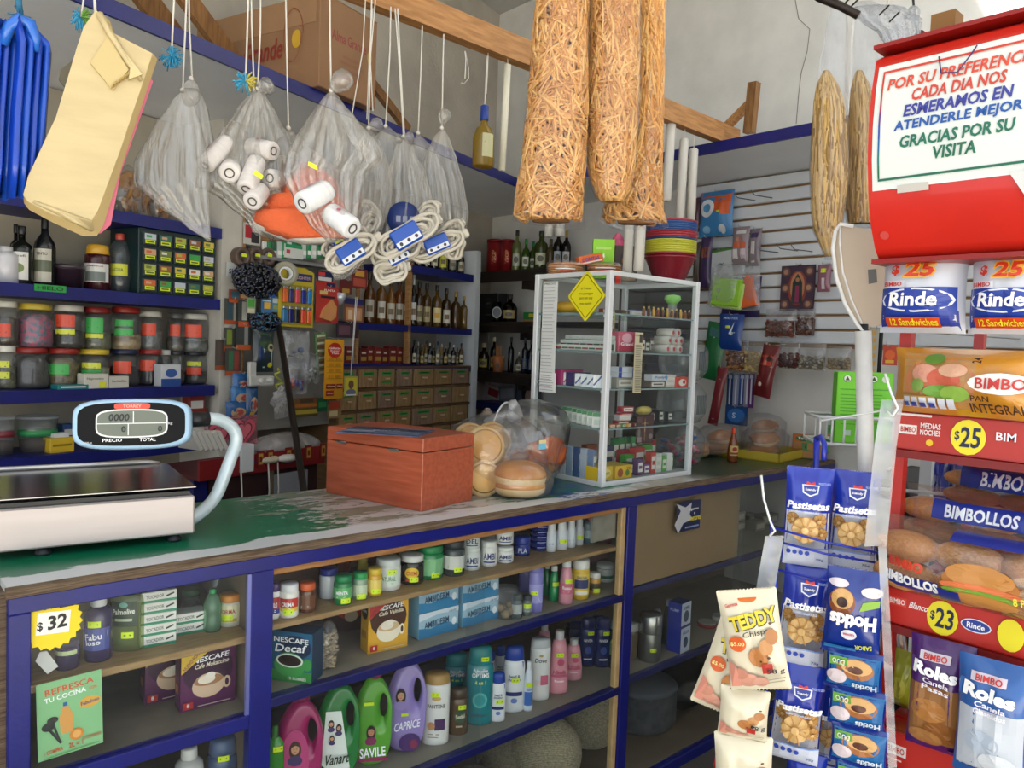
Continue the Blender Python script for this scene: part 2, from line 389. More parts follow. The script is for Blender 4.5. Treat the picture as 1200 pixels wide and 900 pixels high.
cb('shelf',B(SHELFW).box(.796,2.10,YF+.035,2.05,ZW-.014,ZW,bev=.002),'narrow bare wooden shelf')
cb('shelf',B(mat('#8b8475',.6,var=.1,scale=8)).box(.776,3.61,YF+.035,YB-.012,ZB-.014,ZB));rail(.795,2.103,ZB-.020,ZB+.004,BLUE_SHADE,name='shelf_edge')
cb('shelf',B(mat('#8b8475',.6,var=.1,scale=8)).box(.776,3.61,YF+.035,YB-.012,ZC-.014,ZC));rail(.795,2.103,ZC-.022,ZC+.004,BLUE_SHADE,name='shelf_edge')
ZL=.787
cb('shelf',B(SHELFW).box(.27,.76,YF+.035,2.0,ZL-.016,ZL,bev=.002),'narrow bare wooden shelf')
cb('shelf',B(mat('#7b7364',.7,var=.2,scale=9)).box(.27,.76,YF+.035,YB-.012,.592,.604),'dusty grey shelf')
cb('shelf',B(mat('#7b7364',.7,var=.2,scale=9)).box(.27,.76,YF+.035,YB-.012,.30,.312),'dusty grey shelf')
ZT,ZU=.735,.50
for zz in(ZB+.004,ZC+.004):rail(2.15,3.61,zz-.024,zz,BLUE_SHADE,y0=YF+.03,y1=YF+.05,name='shelf_edge')
cb('hardboard_panel',B(mat('#8f7450',.6,var=.08,scale=5)).box(2.155,2.88,YF+.035,YF+.045,.640,.946),'plain brown hardboard panel behind the glass')
cb('hardboard_panel',B(mat('#8a8578',.7,var=.15,scale=20)).box(1.955,2.076,YF+.034,YF+.042,.835,.935),'small stained grey board in the corner of the glass')
for x0,x1,z0,z1,y in((.30,.742,.610,.948,.012),(.30,.742,-.083,.578,.012),(.795,1.46,-.083,.93,.008),(1.40,2.078,-.083,.93,.014),(2.15,2.88,-.083,.948,.010),(2.83,3.61,-.083,.948,.016)):
 cb('glass_pane',B(GLASS).box(x0,x1,YF+y,YF+y+.004,z0,z1),kind=None)
cb('metal_bead',B(mat('#7f86c8',.3,.6)).box(.733,.742,YF+.004,YF+.012,.61,.945),'bright metal bead at the edge of the left pane')
# builders for packed goods
KIND={'jar':([(.93,0),(1,.03),(1,.70),(.97,.75),(.82,.79)],[(.90,.775),(.93,.79),(.93,.97),(.86,1)]),'tin':([(.97,0),(1,.02),(1,.62),(.98,.64)],[(1.01,.60),(1.03,.63),(1.03,.96),(.96,1)]),'shampoo':([(.9,0),(1,.03),(1,.72),(.92,.80),(.6,.85),(.42,.87)],[(.52,.86),(.56,.88),(.54,.98),(.48,1)]),'flip':([(.95,0),(1,.02),(1,.82),(.97,.86)],[(.96,.855),(.97,.87),(.93,.97),(.80,1)]),'topcap':([(.93,0),(1,.03),(1,.68),(.95,.76),(.80,.80)],[(.84,.79),(.88,.80),(.80,.96),(.66,1)]),'taper':([(.92,0),(1,.03),(.98,.30),(.72,.75),(.60,.86)],[(.60,.855),(.62,.87),(.62,.985),(.54,1)]),'wine':([(.95,0),(1,.02),(1,.55),(.88,.62),(.36,.74),(.30,.86)],[(.33,.80),(.34,.82),(.34,.985),(.30,1)]),'liquor':([(.95,0),(1,.02),(1,.60),(.86,.68),(.34,.75),(.30,.88)],[(.38,.86),(.40,.87),(.40,.99),(.36,1)]),'squat':([(.95,0),(1,.03),(1,.5),(.7,.66),(.34,.72),(.28,.85)],[(.36,.83),(.38,.84),(.38,.99),(.34,1)]),'tube':([(.96,0),(1,.04),(.9,.6),(.62,.8),(.5,.86)],[(.5,.86),(.52,.87),(.5,.98),(.44,1)]),'soda':([(.85,0),(1,.05),(1,.3),(.92,.4),(1,.5),(1,.66),(.7,.82),(.34,.9)],[(.36,.895),(.38,.9),(.38,.99),(.34,1)]),'ketchup':([(.9,0),(1,.04),(1,.35),(.8,.5),(.75,.6),(.4,.78),(.3,.85)],[(.36,.84),(.38,.85),(.36,.99),(.3,1)]),}
PL=lambda c,r=.3,**k:mat(c,r,**k)
NEON='#d8f21c'
def mp_el(r,sx,sy):return lambda u,v,e:((r*sx+e)*math.sin(u/(r*max(sx,.01))),-(r*sy+e)*math.cos(u/(r*max(sx,.01))),v)
def bottle(name,label,cat,loc,r,h,kind,body,cap,items=None,sx=1,sy=1,rz=-.6,group=None,seg=16,content=None,sticker=None,rot=None,capname='cap',handle=None,z0=None):
 t=thing(name,label,cat,loc,rz,group,rot)
 pb_,pc=KIND[kind]
 bd=mat(body,.25,coat=.3)if isinstance(body,str)else body
 cp=mat(cap,.35)if isinstance(cap,str)else cap
 B(bd).lathe([(a*r,z*h)for a,z in pb_],seg,None,sx,sy).build('body',t)
 cs=sy if sx!=sy and kind not in('flip','topcap')else None
 B(cp).lathe([(a*r,z*h)for a,z in pc],seg,None,cs or sx,cs or sy).build(capname,t)
 if content:
  cc,fr=content;top=[(a*r*.93,z*h)for a,z in pb_ if z<fr]
  B(mat(cc,.7,var=.3,scale=60)).lathe([(r*.88,h*.012)]+[(a,max(z,h*.014))for a,z in top[1:]]+[(r*.93*(top[-1][0]/(r*.93)),fr*h)],seg,None,sx,sy).build('contents',t)
 if items:decal('label',[tuple(i)for i in items],mp_el(r,sx,sy),t,eps=.0004)
 if sticker:
  u,v=sticker;decal('price_sticker',[('r',u-.013,v-.007,u+.013,v+.007,NEON),('l',u-.008,v,u+.008,v,.003,'#4a5a20')],mp_el(r+.002,sx,sy),t,eps=.0004)
 if handle:
  hm=bd;x=r*sx
  B(hm).tube([(x*.25,0,h*.84),(x*.75,0,h*.80),(x*1.02,0,h*.70),(x*1.0,0,h*.55),(x*.85,0,h*.45)],[r*.16,r*.17,r*.17,r*.17,r*.15],8).build('handle',t)
 return t
def hbottle(name,label,px,zs,body,capc,items,Y=1.765,rz=-.5,hw=None):
 """blow-moulded bottle with a hole for the fingers at its upper right"""
 p,r,h=slot(*px,zs,Y=Y);w_=r*2.15;T=r*.52
 t=thing(name,label,'bottle',p,rz);n=36;ho=[];ou=[]
 for i in range(n):
  a=2*math.pi*i/n;ca,sa=math.cos(a),math.sin(a)
  hc=(w_*.27,h*.67);ho.append((hc[0]+w_*.095*ca,hc[1]+h*.135*sa))
  q=(abs(ca)**3.2+abs(sa)**3.2)**(-1/3.2);x,z=q*ca*w_*.5,h*.5+q*sa*h*.5;tp=max(0,z/h-.62)/.38;x=x*(1-.42*tp**1.6)+w_*.03*tp;ou.append((x,z))
 ang_=[math.atan2(z-hc[1],x-hc[0])for x,z in ou];vs=[];fs=[];K=7
 for i in range(n):
  a=ang_[i];hx_,hz_=hc[0]+w_*.095*math.cos(a),hc[1]+h*.135*math.sin(a)
  for k in range(K):
   u=k/(K-1);y=T*min(1,1.9*math.sqrt(max(0,1-(2*u-1)**2)))*(1 if z<9 else 1);x=hx_+(ou[i][0]-hx_)*u;z=hz_+(ou[i][1]-hz_)*u;y*=(1-.35*max(0,z/h-.6)/.4)
   vs.append((x,-y,z));vs.append((x,y,z))
 for i in range(n):
  j=(i+1)%n
  for k in range(K-1):
   a,c=(i*K+k)*2,(j*K+k)*2;fs.append((a,a+2,c+2,c));fs.append((a+1,c+1,c+3,a+3))
 B(mat(body,.25,coat=.3)).add(vs,fs,None,True).build('body',t)
 B(mat(capc,.3)).lathe([(r*.36,h*.985),(r*.36,h*1.03),(r*.3,h*1.04)],16,sy=.8,c=(w_*.03,0,0)).build('cap',t)
 decal('label',[tuple(i)for i in items(w_*.5,h)],lambda u,v,e:(u,-T*.985-e-.0006,v),t,eps=.0004);return t
def carton(name,label,cat,loc,wd,d,h,col,items,rz=0,group=None,side=None,rot=None,top=None,sticker=None,facename='printed_front'):
 """loc is the middle of the front bottom edge"""
 t=thing(name,label,cat,loc,rz,group,rot)
 B(mat(col,.4)if isinstance(col,str)else col).box(-wd/2,wd/2,0,d,0,h,bev=.0012).build('box_body',t)
 if items:decal(facename,items,flat(0),t)
 if side:decal('printed_side',side,lambda u,v,e:(-wd/2-e,d-u,v),t)
 if top:decal('printed_top',top,lambda u,v,e:(u,v,h+e),t)
 if sticker:u,v=sticker;decal('price_sticker',[('r',u-.014,v-.008,u+.014,v+.008,NEON)],lambda a,c,e:(a,-e-.002,c),t)
 return t
def slot(xl,xr,yt,yb,zs,ymin=1.75,ymax=2.2,Y=None):
 """where a round thing standing on height zs sits: centre, radius, height"""
 xc=(xl+xr)/2;p=onZ(xc,yb,zs);yf=Y if Y is not None else min(max(p.y,ymin),ymax)
 q=onY(xc,(yt+yb)/2,yf);dep=(q-CAM).dot(fw);r=(xr-xl)/2*dep/F
 c=onY(xc,(yt+yb)/2,yf+r);dep=(c-CAM).dot(fw);r=(xr-xl)/2*dep/F
 tp=onY(xc,yt,yf+r)
 return Vector((c.x,yf+r,zs)),r,max(.01,tp.z-zs)
def slotb(xl,xr,yt,yb,zs,ymin=1.75,ymax=2.2,Y=None):
 xc=(xl+xr)/2;p=onZ(xc,yb,zs);yf=Y if Y is not None else min(max(p.y,ymin),ymax)
 a=onY(xl,(yt+yb)/2,yf);b_=onY(xr,(yt+yb)/2,yf);tp=onY(xc,yt,yf)
 return Vector(((a.x+b_.x)/2,yf,zs)),b_.x-a.x,tp.z-zs
def BT(px,zs,kind,body,cap,label,name='bottle',cat='bottle',items=None,sx=1,sy=1,stick=None,Y=None,rz=-.62,**k):
 p,r,h=slot(*px,zs,Y=Y)
 r2=r/max(.62,(sx*.9+sy*.1))if sx!=1 or sy!=1 else r
 r2=r/(sx*.85+sy*.15)
 it=items(r2*sx,h)if items else None
 return bottle(name,label,cat,p,r2,h,kind,body,cap,it,sx,sy,rz,sticker=(stick and(stick[0]*r2*sx,stick[1]*h)),**k)
def swoosh(x0,y0,x1,y1,bulge,n=8):
 """a leaf shaped band between two points"""
 up_=[(x0+(x1-x0)*i/n,y0+(y1-y0)*i/n+bulge*math.sin(math.pi*i/n))for i in range(n+1)]
 dn=[(x0+(x1-x0)*i/n,y0+(y1-y0)*i/n+bulge*.35*math.sin(math.pi*i/n))for i in range(n,-1,-1)]
 return('p',up_[:-1]+dn[:-1])
def lines(x0,x1,y0,y1,n,col,th=None):
 o=[];rr=random.Random(int(abs(x0*1e4)+abs(y0*1e3)*7))
 for i in range(n):
  y=y1-(y1-y0)*(i+.5)/n;e=rr.uniform(.75,1);o.append(('l',x0,y,x0+(x1-x0)*e,y,th or(y1-y0)/n*.4,col))
 return o
# goods inside the counter, upper wooden shelf
def lab_band(c,y0,y1,tx=None,tc='#ffffff',c2=None,wd=1.25):
 def f(w,h):
  o=[('r',-w*wd,h*y0,w*wd,h*y1,c)]
  if c2:o.append(('r',-w*wd,h*y0,w*wd,h*(y0+(y1-y0)*.3),c2))
  if tx:o.append(('t',tx,0,h*(y0+y1)/2+h*.02,w*1.3,h*(y1-y0)*.32,tc))
  return o+lines(-w*.55,w*.55,h*(y0+.04),h*(y0+(y1-y0)*.28),2,tc)
 return f
BT((316,328,683,726),ZW,'jar','#ecebe9','#4a2f6b','slim white pill bottle with purple cap, leftmost on the wooden shelf',items=lab_band('#b0302f',.15,.62,'DOLO',c2='#2d3d9a'))
BT((328,350,683,727),ZW,'jar','#f0eee6','#efefef','white pot with white lid and red and yellow label, left end of wooden shelf','jar','jar',lab_band('#c9352d',.2,.6,'CREMA',c2='#e9c84a'),stick=(.1,.2))
BT((350,370,682,719),ZW,'jar','#5b3420','#d9612c','brown spice jar with orange lid on the wooden shelf','jar','jar',lab_band('#6d4228',.12,.6))
BT((374,396,665,703),ZW,'jar','#dfe4ea','#1b2f8f','white jar with dark blue lid and blue label swirl','jar','jar',lambda w,h:[('p',[(-w,h*.15),(w,h*.2),(w,h*.5),(0,h*.6),(-w,h*.3)],'#2a55ae')])
BT((391,413,673,708),ZW,'jar','#1c7a46','#12824a','small all-green jar with green lid, price sticker low down','jar','jar',lab_band('#5fae6a',.22,.6,'MENTA'),stick=(.45,.16),Y=1.755)
BT((413,431,670,704),ZW,'jar','#8fa78c','#1f9a50','small pale green jar with bright green lid','jar','jar',lab_band('#c9d6b8',.15,.55,None,'#4f6b48'),stick=(.3,.14))
BT((430,448,665,700),ZW,'jar','#dca52a','#e8c23c','small yellow jar with yellow lid beside the big white jar','jar','jar',lab_band('#f0d26a',.15,.6,None,'#9a4a1e'),stick=(.3,.2))
BT((419,431,653,676),ZW,'jar','#d9c23a','#e6d04a','yellow lidded jar in the back row behind the green one','jar','jar',Y=1.9)
BT((440,470,653,694),ZW,'jar','#e9ebe6','#dfe3e0','large white cream jar with white lid and green price sticker','jar','jar',lab_band('#d9e6da',.15,.6,'NATURAL','#5a8a66'),stick=(.35,.62))
BT((469,497,649,687),ZW,'jar','#2a2622','#eceae4','black balm jar with white lid and yellow and red label','jar','jar',lambda w,h:[('r',-w*1.2,h*.12,w*1.2,h*.65,'#1d1a18'),('e',0,h*.42,w*.6,h*.2,'#e8c02c'),('t','CREMI',0,h*.42,w*.9,h*.14,'#b5261f'),('r',-w*.5,h*.14,w*.6,h*.22,'#c9352d')],stick=(.2,.2))
BT((488,520,637,681),ZW,'jar','#1e8a4e','#1f8f50','large green jar with wide green lid on the wooden shelf','jar','jar',lab_band('#7fbf86',.12,.62,None,'#e8f5e4'),stick=(.45,.14))
BT((519,545,632,677),ZW,'jar','#3c4346','#2b3033','dark see-through gel jar with white label','jar','jar',lab_band('#d8d7d0',.2,.58,None,'#3a3a3a'),stick=(.4,.2))
def creamjar(px,lab,zs=ZW,Y=1.80,tx='AMBI'):
 return BT(px,zs,'jar','#f0efe9','#f4f3ee',lab,'cream_jar','jar',lambda w,h:[('r',-w*1.2,h*.1,w*1.2,h*.66,'#f4f2ee'),('t',tx,0,h*.42,w*1.45,h*.26,'#1a2670'),('r',-w*.7,h*.16,w*.7,h*.22,'#30408a')],Y=Y,seg=20)
a=creamjar((543,563,639,671),'white cream jar with blue lettering under the upper one, left pair')
creamjar((543,563,620,640),'white cream jar stacked on top at the left, tilted label',ZW+.068,tx='DEL')
creamjar((563,583,633,665),'white cream jar standing alone between the two stacked pairs')
creamjar((581,602,640,662),'white cream jar under the upper one, right pair')
creamjar((581,602,618,641),'white cream jar stacked on top at the right',ZW+.060)
BT((602,621,628,656),ZW,'tin','#1d2f8c','#22389c','round blue tin with white lettering beside the stack of flat tins','tin','tin',lambda w,h:[('r',-w*1.2,h*.1,w*1.2,h*.5,'#2a3f9e'),('t','PLA',0,h*.3,w*1.1,h*.26,'#e9edf5')],Y=1.83)
p,r,h=slot(621,644,608,651,ZW,Y=1.84)
for k,wd_ in enumerate(('lowest','second from the bottom','third from the bottom','fourth from the bottom','fifth from the bottom','topmost')):
 t=thing('cream_tin','flat round blue tin in the stack on the wooden shelf, '+wd_,'tin',(p.x,p.y,ZW+h/6*k),0,'stack of flat blue tins');hh=h/6
 B(mat('#1c2a80',.3,.3)).lathe([(r*.93,0),(r*.97,hh*.08),(r*.97,hh*.5)],20).build('tin_base',t);B(mat('#1a2c92',.25,.3)).lathe([(r*.98,hh*.45),(r,hh*.5),(r,hh*.9),(r*.93,hh*.99)],20).build('lid',t)
 decal('rim_print',[('r',-r,hh*.62,r,hh*.78,'#9fb0e0')],cyl(r),t)
for(px,lb)in(((641,652,604,648),'white lotion bottle, leftmost of four beside the tins'),((652,665,603,646),'white lotion bottle with blue print, second from the tins'),((664,675,601,643),'white lotion bottle with red print, third from the tins'),((674,684,600,640),'white lotion bottle, nearest the small blue spray')):
 BT(px,ZW,'taper','#e6e8ea','#eef0f0',lb,'lotion_bottle','bottle',lab_band('#dfe5ee',.15,.55,None,'#b0414b' if 'red' in lb else '#5a76b8'),stick=(.2,.25)if 'second' in lb or 'nearest' in lb else None,sx=1,sy=.7)
BT((683,699,605,639),ZW,'shampoo','#4a6b78','#b23028','small bluish bottle with red cap beside the grey board',items=lab_band('#7f9aa2',.2,.5),sx=1,sy=.7)
for i,(x,c,c2,l)in enumerate(((384,'#3b2a5c','#5a4a8a','purple'),(402,'#6f2f28','#d2c7b4','maroon'),(452,'#b8a03a','#d8c23a','mustard'),(478,'#d5d8d4','#e4e6e2','ivory'),(512,'#27402f','#355b44','bottle-green'),(548,'#c3b48a','#e6e0c8','cream'),(572,'#e2e4e2','#cfd3d6','pale'))):
 y=655-(x-384)*.20
 BT((x-10,x+10,y-27,y+3),ZW,'jar',c,c2,l+' jar in the back row of the upper wooden shelf, behind the front jars','jar','jar',Y=1.93)
def coffee(w,h,c1,c2,t1,t2,cup='#efe3cf',inner='#7a4b2a',corner=None):
 o=[('r',-w/2,0,w/2,h,c1),('e',0,h*.60,w*.46,h*.34,c2),('t',t1,w*.04,h*.80,w*.66,h*.085,'#ffffff',.05,.2),('t',t2,w*.06,h*.70,w*.62,h*.075,'#f0e4c8',.05,.25),('e',0,h*.36,w*.30,h*.20,cup),('e',0,h*.44,w*.27,h*.085,inner),('e',-w*.04,h*.46,w*.16,h*.07,'#f3e6d2'),('e',w*.03,h*.52,w*.09,h*.05,'#f8efe0'),('e',w*.33,h*.36,w*.07,h*.10,cup),('e',w*.33,h*.36,w*.035,h*.06,c2),('r',-w*.46,h*.04,-w*.28,h*.15,'#c8332c'),('t','8',-w*.37,h*.10,w*.05,h*.06,'#ffffff'),('l',-w*.2,h*.06,w*.4,h*.06,h*.012,'#d8c9b0')]
 if corner:o+=[('p',[(-w/2,h*.62),(-w/2,h),(w*.1,h)],corner),('t','NUEVO FORMATO',-w*.27,h*.86,w*.55,h*.06,'#7a2a3a',.85,.1)]
 return o
p,wd,h=slotb(321,371,733,806,ZB)
t=carton('coffee_box','blue and green instant coffee sachet box showing a cup of black coffee','box',(p.x-.005,1.765,ZB),.115,.06,.128,'#123a56',[('r',-.0575,0,.0575,.128,'#1c5f86'),('e',.01,.09,.045,.03,'#0d2a4a'),('t','NESCAFE',0,.107,.095,.013,'#ffffff'),('t','Decaf',.0,.087,.085,.02,'#ffffff',.05,.25),('r',-.0575,0,.0575,.03,'#2f8a3c'),('e',-.002,.045,.043,.032,'#3f9a4a'),('e',-.002,.056,.037,.018,'#e4f0e0'),('e',-.002,.056,.032,.014,'#2a1710'),('e',.047,.05,.012,.016,'#3f9a4a'),('t','12 SOBRES',.02,.012,.05,.007,'#eaf6e0')],rz=-.95)
p,r,h=slot(370,398,726,790,ZB)
t=thing('bag_of_seeds','small clear bag of pale seeds standing between two coffee boxes','bag',p,0)
B(film(.1,gloss=.3)).ball((0,0,h*.48),r,None,14,10,1,.8,h/r*.5,wob=lambda a,z,f:1+.06*math.sin(5*a)).build('clear_bag',t)
b=B(mat('#b09a78',.8,var=.2,scale=90));rr=random.Random(4)
for i in range(150):
 a=rr.uniform(0,6.28);zz=rr.uniform(.004,h*.75);q=r*.86*math.sqrt(rr.uniform(.2,1))*math.sqrt(max(.05,1-((zz/h-.45)/.56)**2));b.ball((q*math.cos(a),q*math.sin(a)*.8,zz),.006,None,6,4,1,.7,.6)
tag(b.build('seeds',t),kind='stuff')
p,wd,h=slotb(393,428,715,767,ZB,Y=1.98)
carton('coffee_box','dark red ground coffee box lying back in the shade with red oval seal','box',p,.135,.05,.145,'#5c1a18',[('r',-.0675,0,.0675,.145,'#3a1412'),('e',0,.085,.055,.05,'#b03028'),('t','TOSCA',0,.118,.09,.014,'#f0d8c0'),('t','SELLO',0,.095,.07,.013,'#f4e8d8'),('t','ROJO',0,.077,.06,.013,'#f4e8d8'),('e',0,.045,.02,.018,'#c8b090')],rz=-.25)
p,wd,h=slotb(442,486,700,777,ZB)
carton('coffee_box','yellow vanilla coffee sachet box showing a whipped coffee cup','box',(p.x,1.79,ZB),.122,.05,.155,'#d9a52e',coffee(.122,.155,'#e3ac30','#4a2a18','NESCAFE','Cafe Vainilla','#f5ead2','#d8b88a','#c03a30'),rz=-.12,side=[('e',.025,.115,.02,.024,'#2a1a14'),('t','CAFE',.025,.115,.03,.008,'#fff'),('l',.01,.05,.04,.05,.02,'#a87a20')])
def wavebox(x,z,lb,flip=0):
 w_,h_=.145,.074
 return carton('glove_box',lb,'box',(x,1.80,z),w_,.09,h_,'#7fb2cc',[('r',-w_/2,0,w_/2,h_,'#a9c9dc'),('p',[(-w_/2,0),(w_/2,0),(w_/2,h_*.25),(w_*.15,h_*.48),(-w_*.2,h_*.32),(-w_/2,h_*.42)],'#3c88b8'),('p',[(-w_/2,h),(-w_/2,h_*.7),(0,h_*.86),(w_/2,h_*.8),(w_/2,h_),(-w_/2,h_)],'#dfeaf2'),('t','AMBIDERM',-w_*.06,h_*.52,w_*.62,h_*.26,'#25506e',.05),('e',w_*.38,h_*.42,w_*.06,h_*.16,'#eef4f8'),('t','100 PZ',w_*.34,h_*.86,w_*.18,h_*.08,'#3a5a70')],rz=0,sticker=None)
h=.074
xa=onY(517,740,1.80).x;xb=onY(557,731,1.80).x
wavebox(xa-.01,ZB,'blue and white glove box, lower left of the stacked four');wavebox(xa-.012,ZB+.076,'blue and white glove box, upper left of the stacked four')
wavebox(xb+.02,ZB,'blue and white glove box, lower right of the stacked four');wavebox(xb+.018,ZB+.076,'blue and white glove box, upper right of the stacked four')
p,r,h=slot(573,603,690,731,ZB)
t=thing('plastic_tub','clear round plastic tub with small tan items inside','tub',(p.x+.02,p.y,p.z));B(film(.12,gloss=.4,wr=0)).lathe([(r*.85,0),(r*.88,.002),(r,h*.96),(r*1.04,h*.96),(r*1.04,h)],20).build('tub',t)
b=B('#a58a66');[b.ball((r*.5*math.cos(i*1.3),r*.5*math.sin(i*1.3),.014+.008*(i%3)),.014,None,8,5)for i in range(7)];tag(b.build('small_items',t),kind='stuff')
BT((599,612,696,727),ZB,'jar','#5e6668','#4a5052','small grey bottle with pale label, left of two beside the clear tub','bottle',items=lab_band('#a8adaa',.2,.6))
BT((612,623,697,726),ZB,'jar','#667070','#30363a','small grey bottle with price sticker, right of two beside the tub','bottle',items=lab_band('#8f9a98',.2,.6),stick=(0,.5))
BT((607,622,664,705),ZB,'topcap','#7a74b8','#7f79c0','tilted lavender lotion bottle in the back row of the blue shelf','lotion_bottle',Y=1.93,sx=1,sy=.6)
BT((620,636,662,722),ZB,'flip','#8682c8','#7a76c0','tall lavender lotion bottle standing before the green ones','lotion_bottle',items=lab_band('#a09cd8',.2,.6,None),stick=(-.3,.42),sx=1,sy=.6)
BT((636,646,661,712),ZB,'taper','#2a8f5c','#e6e8e4','slender green bottle with white cap, left of two',items=None,Y=1.86)
BT((643,655,663,715),ZB,'taper','#25a060','#e9ebe6','slender green bottle with white cap and yellow sticker, right of two',stick=(.3,.5),Y=1.80)
BT((655,672,657,711),ZB,'taper','#e39aa8','#f0efec','small pink lotion bottle with white cap on the blue shelf','lotion_bottle',items=lab_band('#d96b86',.25,.5,'Rosas'),stick=(.2,.55))
BT((669,691,655,706),ZB,'jar','#e2bb35','#eceae2','large yellow jar with white lid and dark blue picture label','jar','jar',lambda w,h:[('r',-w*1.3,h*.12,w*1.3,h*.66,'#e8cc50'),('r',-w*.8,h*.3,w*.8,h*.52,'#24336b'),('t','SALVA',0,h*.58,w*1.1,h*.07,'#2a3a7a'),('r',-w*.7,h*.15,w*.7,h*.24,'#f4f0e0')])
BT((690,704,671,698),ZB,'jar','#c8963a','#e8e6de','little amber jar with white lid between the yellow and white jars','jar','jar',lab_band('#4a3a22',.2,.55),stick=(.2,.2))
BT((698,720,660,697),ZB,'jar','#d8dcd6','#d5d9d4','white jar with green band label at the right end of the blue shelf','jar','jar',lab_band('#4f9a7a',.15,.4,'MILK','#16463a',c2='#e8ecea'),Y=1.83)
for i,(x,y,lb)in enumerate(((694,664,'lower left'),(707,660,'lower middle'),(694,650,'upper left'),(709,645,'upper right'))):
 q=onY(x,y,2.05);z=ZB if i<2 else ZB+.062
 carton('soap_box','pink soap box in the back corner of the blue shelf, '+lb,'box',(q.x,2.05,z),.07,.04,.06,'#8a3a5c',[('r',-.033,.004,.033,.056,'#c06a8c'),('t','Rosa',0,.035,.045,.014,'#f4dce6')],group='pink soap boxes')
def face(cx,cy,s,hair='#3a2216',skin='#d9a37c',top='#4a3a6a'):
 return[('e',cx,cy-s*.1,s*.62,s*1.0,hair),('e',cx,cy-s*1.2,s*.75,s*.55,top),('e',cx,cy+s*.02,s*.40,s*.55,skin),('p',[(cx-s*.42,cy+s*.2),(cx-s*.3,cy+s*.66),(cx+s*.3,cy+s*.66),(cx+s*.42,cy+s*.25),(cx,cy+s*.45)],hair),('e',cx-s*.15,cy+s*.1,s*.06,s*.04,'#2a1a14'),('e',cx+s*.15,cy+s*.1,s*.06,s*.04,'#2a1a14'),('e',cx,cy-s*.24,s*.12,s*.05,'#b0504a')]
BT((312,332,850,930),ZC,'shampoo','#3a8a2c','#2c6a24','green bottle partly hidden at the left end of the shampoo row',items=None,stick=(.5,.75),sx=1,sy=.6,Y=1.76)
hbottle('shampoo_bottle','magenta shampoo bottle with moulded handle and portrait label',(326,376,819,930),ZC,'#a81f62','#8a1a50',lambda w,h:[('e',-w*.15,h*.4,w*.6,h*.33,'#c8457f')]+face(-w*.15,h*.52,w*.42,'#4a2a1c')+[('t','Brillo',-w*.1,h*.22,w*.8,h*.06,'#ffffff',0,.2)])
hbottle('shampoo_bottle','dark green shampoo bottle with moulded handle and family picture label',(374,420,800,915),ZC,'#1e7a34','#1a6a2c',lambda w,h:[('p',[(-w*.75,h*.2),(-w*.6,h*.75),(w*.1,h*.75),(w*.55,h*.15),(-w*.2,h*.08)],'#e8efe6')]+face(-w*.35,h*.62,w*.22)+face(w*.0,h*.58,w*.22,'#241814')+face(-w*.3,h*.48,w*.18,'#2a1a14')+[('t','Vanart',-w*.05,h*.27,w*1.15,h*.11,'#143a1c',.1,.3)])
hbottle('shampoo_bottle','bright green shampoo bottle with pink cap and portrait label',(416,458,792,905),ZC,'#5aa32e','#9a2a58',lambda w,h:face(-w*.1,h*.42,w*.4,'#2a1812','#c98a66','#8a2a5a')+[('r',-w*.5,h*.72,w*.0,h*.755,NEON),('t','SAVILE',0,h*.2,w*1.3,h*.11,'#ffffff',.05),('r',-w*.7,h*.1,w*.8,h*.14,'#9a2a58')])
hbottle('shampoo_bottle','lavender shampoo bottle with moulded handle and portrait label',(455,498,774,897),ZC,'#9a86c4','#8a74b8',lambda w,h:face(-w*.35,h*.66,w*.42,'#2a1a1a','#d09a78','#9a86c4')+[('r',-w*.3,h*.44,w*.05,h*.47,NEON),('t','CAPRICE',-w*.0,h*.34,w*1.3,h*.09,'#f4f0ff',.15,.25),('e',w*.15,h*.15,w*.55,h*.1,'#4a2a6a'),('e',w*.35,h*.13,w*.2,h*.05,'#8a2a4a')])
BT((496,526,788,889),ZC,'flip','#eceae4','#b08a4a','tall white shampoo bottle with gold cap beside the lavender one','shampoo_bottle',items=lambda w,h:[('t','PANTENE',0,h*.56,w*1.4,h*.055,'#4a4238'),('e',0,h*.67,w*.35,h*.03,'#c8a860'),('r',-w*.1,h*.22,w*.7,h*.38,'#4a2a5c'),('e',-w*.35,h*.28,w*.3,h*.06,'#c89060')]+lines(-w*.6,w*.4,h*.1,h*.18,2,'#9a948a'),stick=(-.1,.73),sx=1,sy=.65,Y=1.77)
BT((525,548,806,879),ZC,'topcap','#5c432a','#4a3420','short brown bottle with round label between white and teal bottles','shampoo_bottle',items=lambda w,h:[('e',w*.2,h*.42,w*.6,h*.15,'#2f4a30'),('t','Sedal',w*.2,h*.42,w*.9,h*.09,'#e8e0c8',.1),('t','suave',w*.1,h*.2,w*.6,h*.04,'#e0d4b8')],stick=(.4,.62),sx=1,sy=.65,Y=1.78)
for px,lb,Y in(((521,549,765,826),'teal shampoo bottle standing in the back row',1.90),((547,577,757,870),'big teal shampoo bottle in front with white lettering',1.78)):
 BT(px,ZC,'topcap','#14828a','#12888c',lb,'shampoo_bottle',items=lambda w,h:[('t','Palmolive',0,h*.71,w*1.1,h*.05,'#ffffff',0,.2),('t','OPTIMS',0,h*.65,w*1.3,h*.06,'#ffffff'),('t','4 en 1',0,h*.56,w*.8,h*.05,'#d8e86a'),('e',0,h*.33,w*.55,h*.1,'#58b8b4'),('e',0,h*.33,w*.38,h*.07,'#2a9a9a'),('r',-w*.6,h*.12,w*.6,h*.15,'#0c5a60')],stick=(.3,.86)if Y<1.8 else None,sx=1,sy=.6,Y=Y)
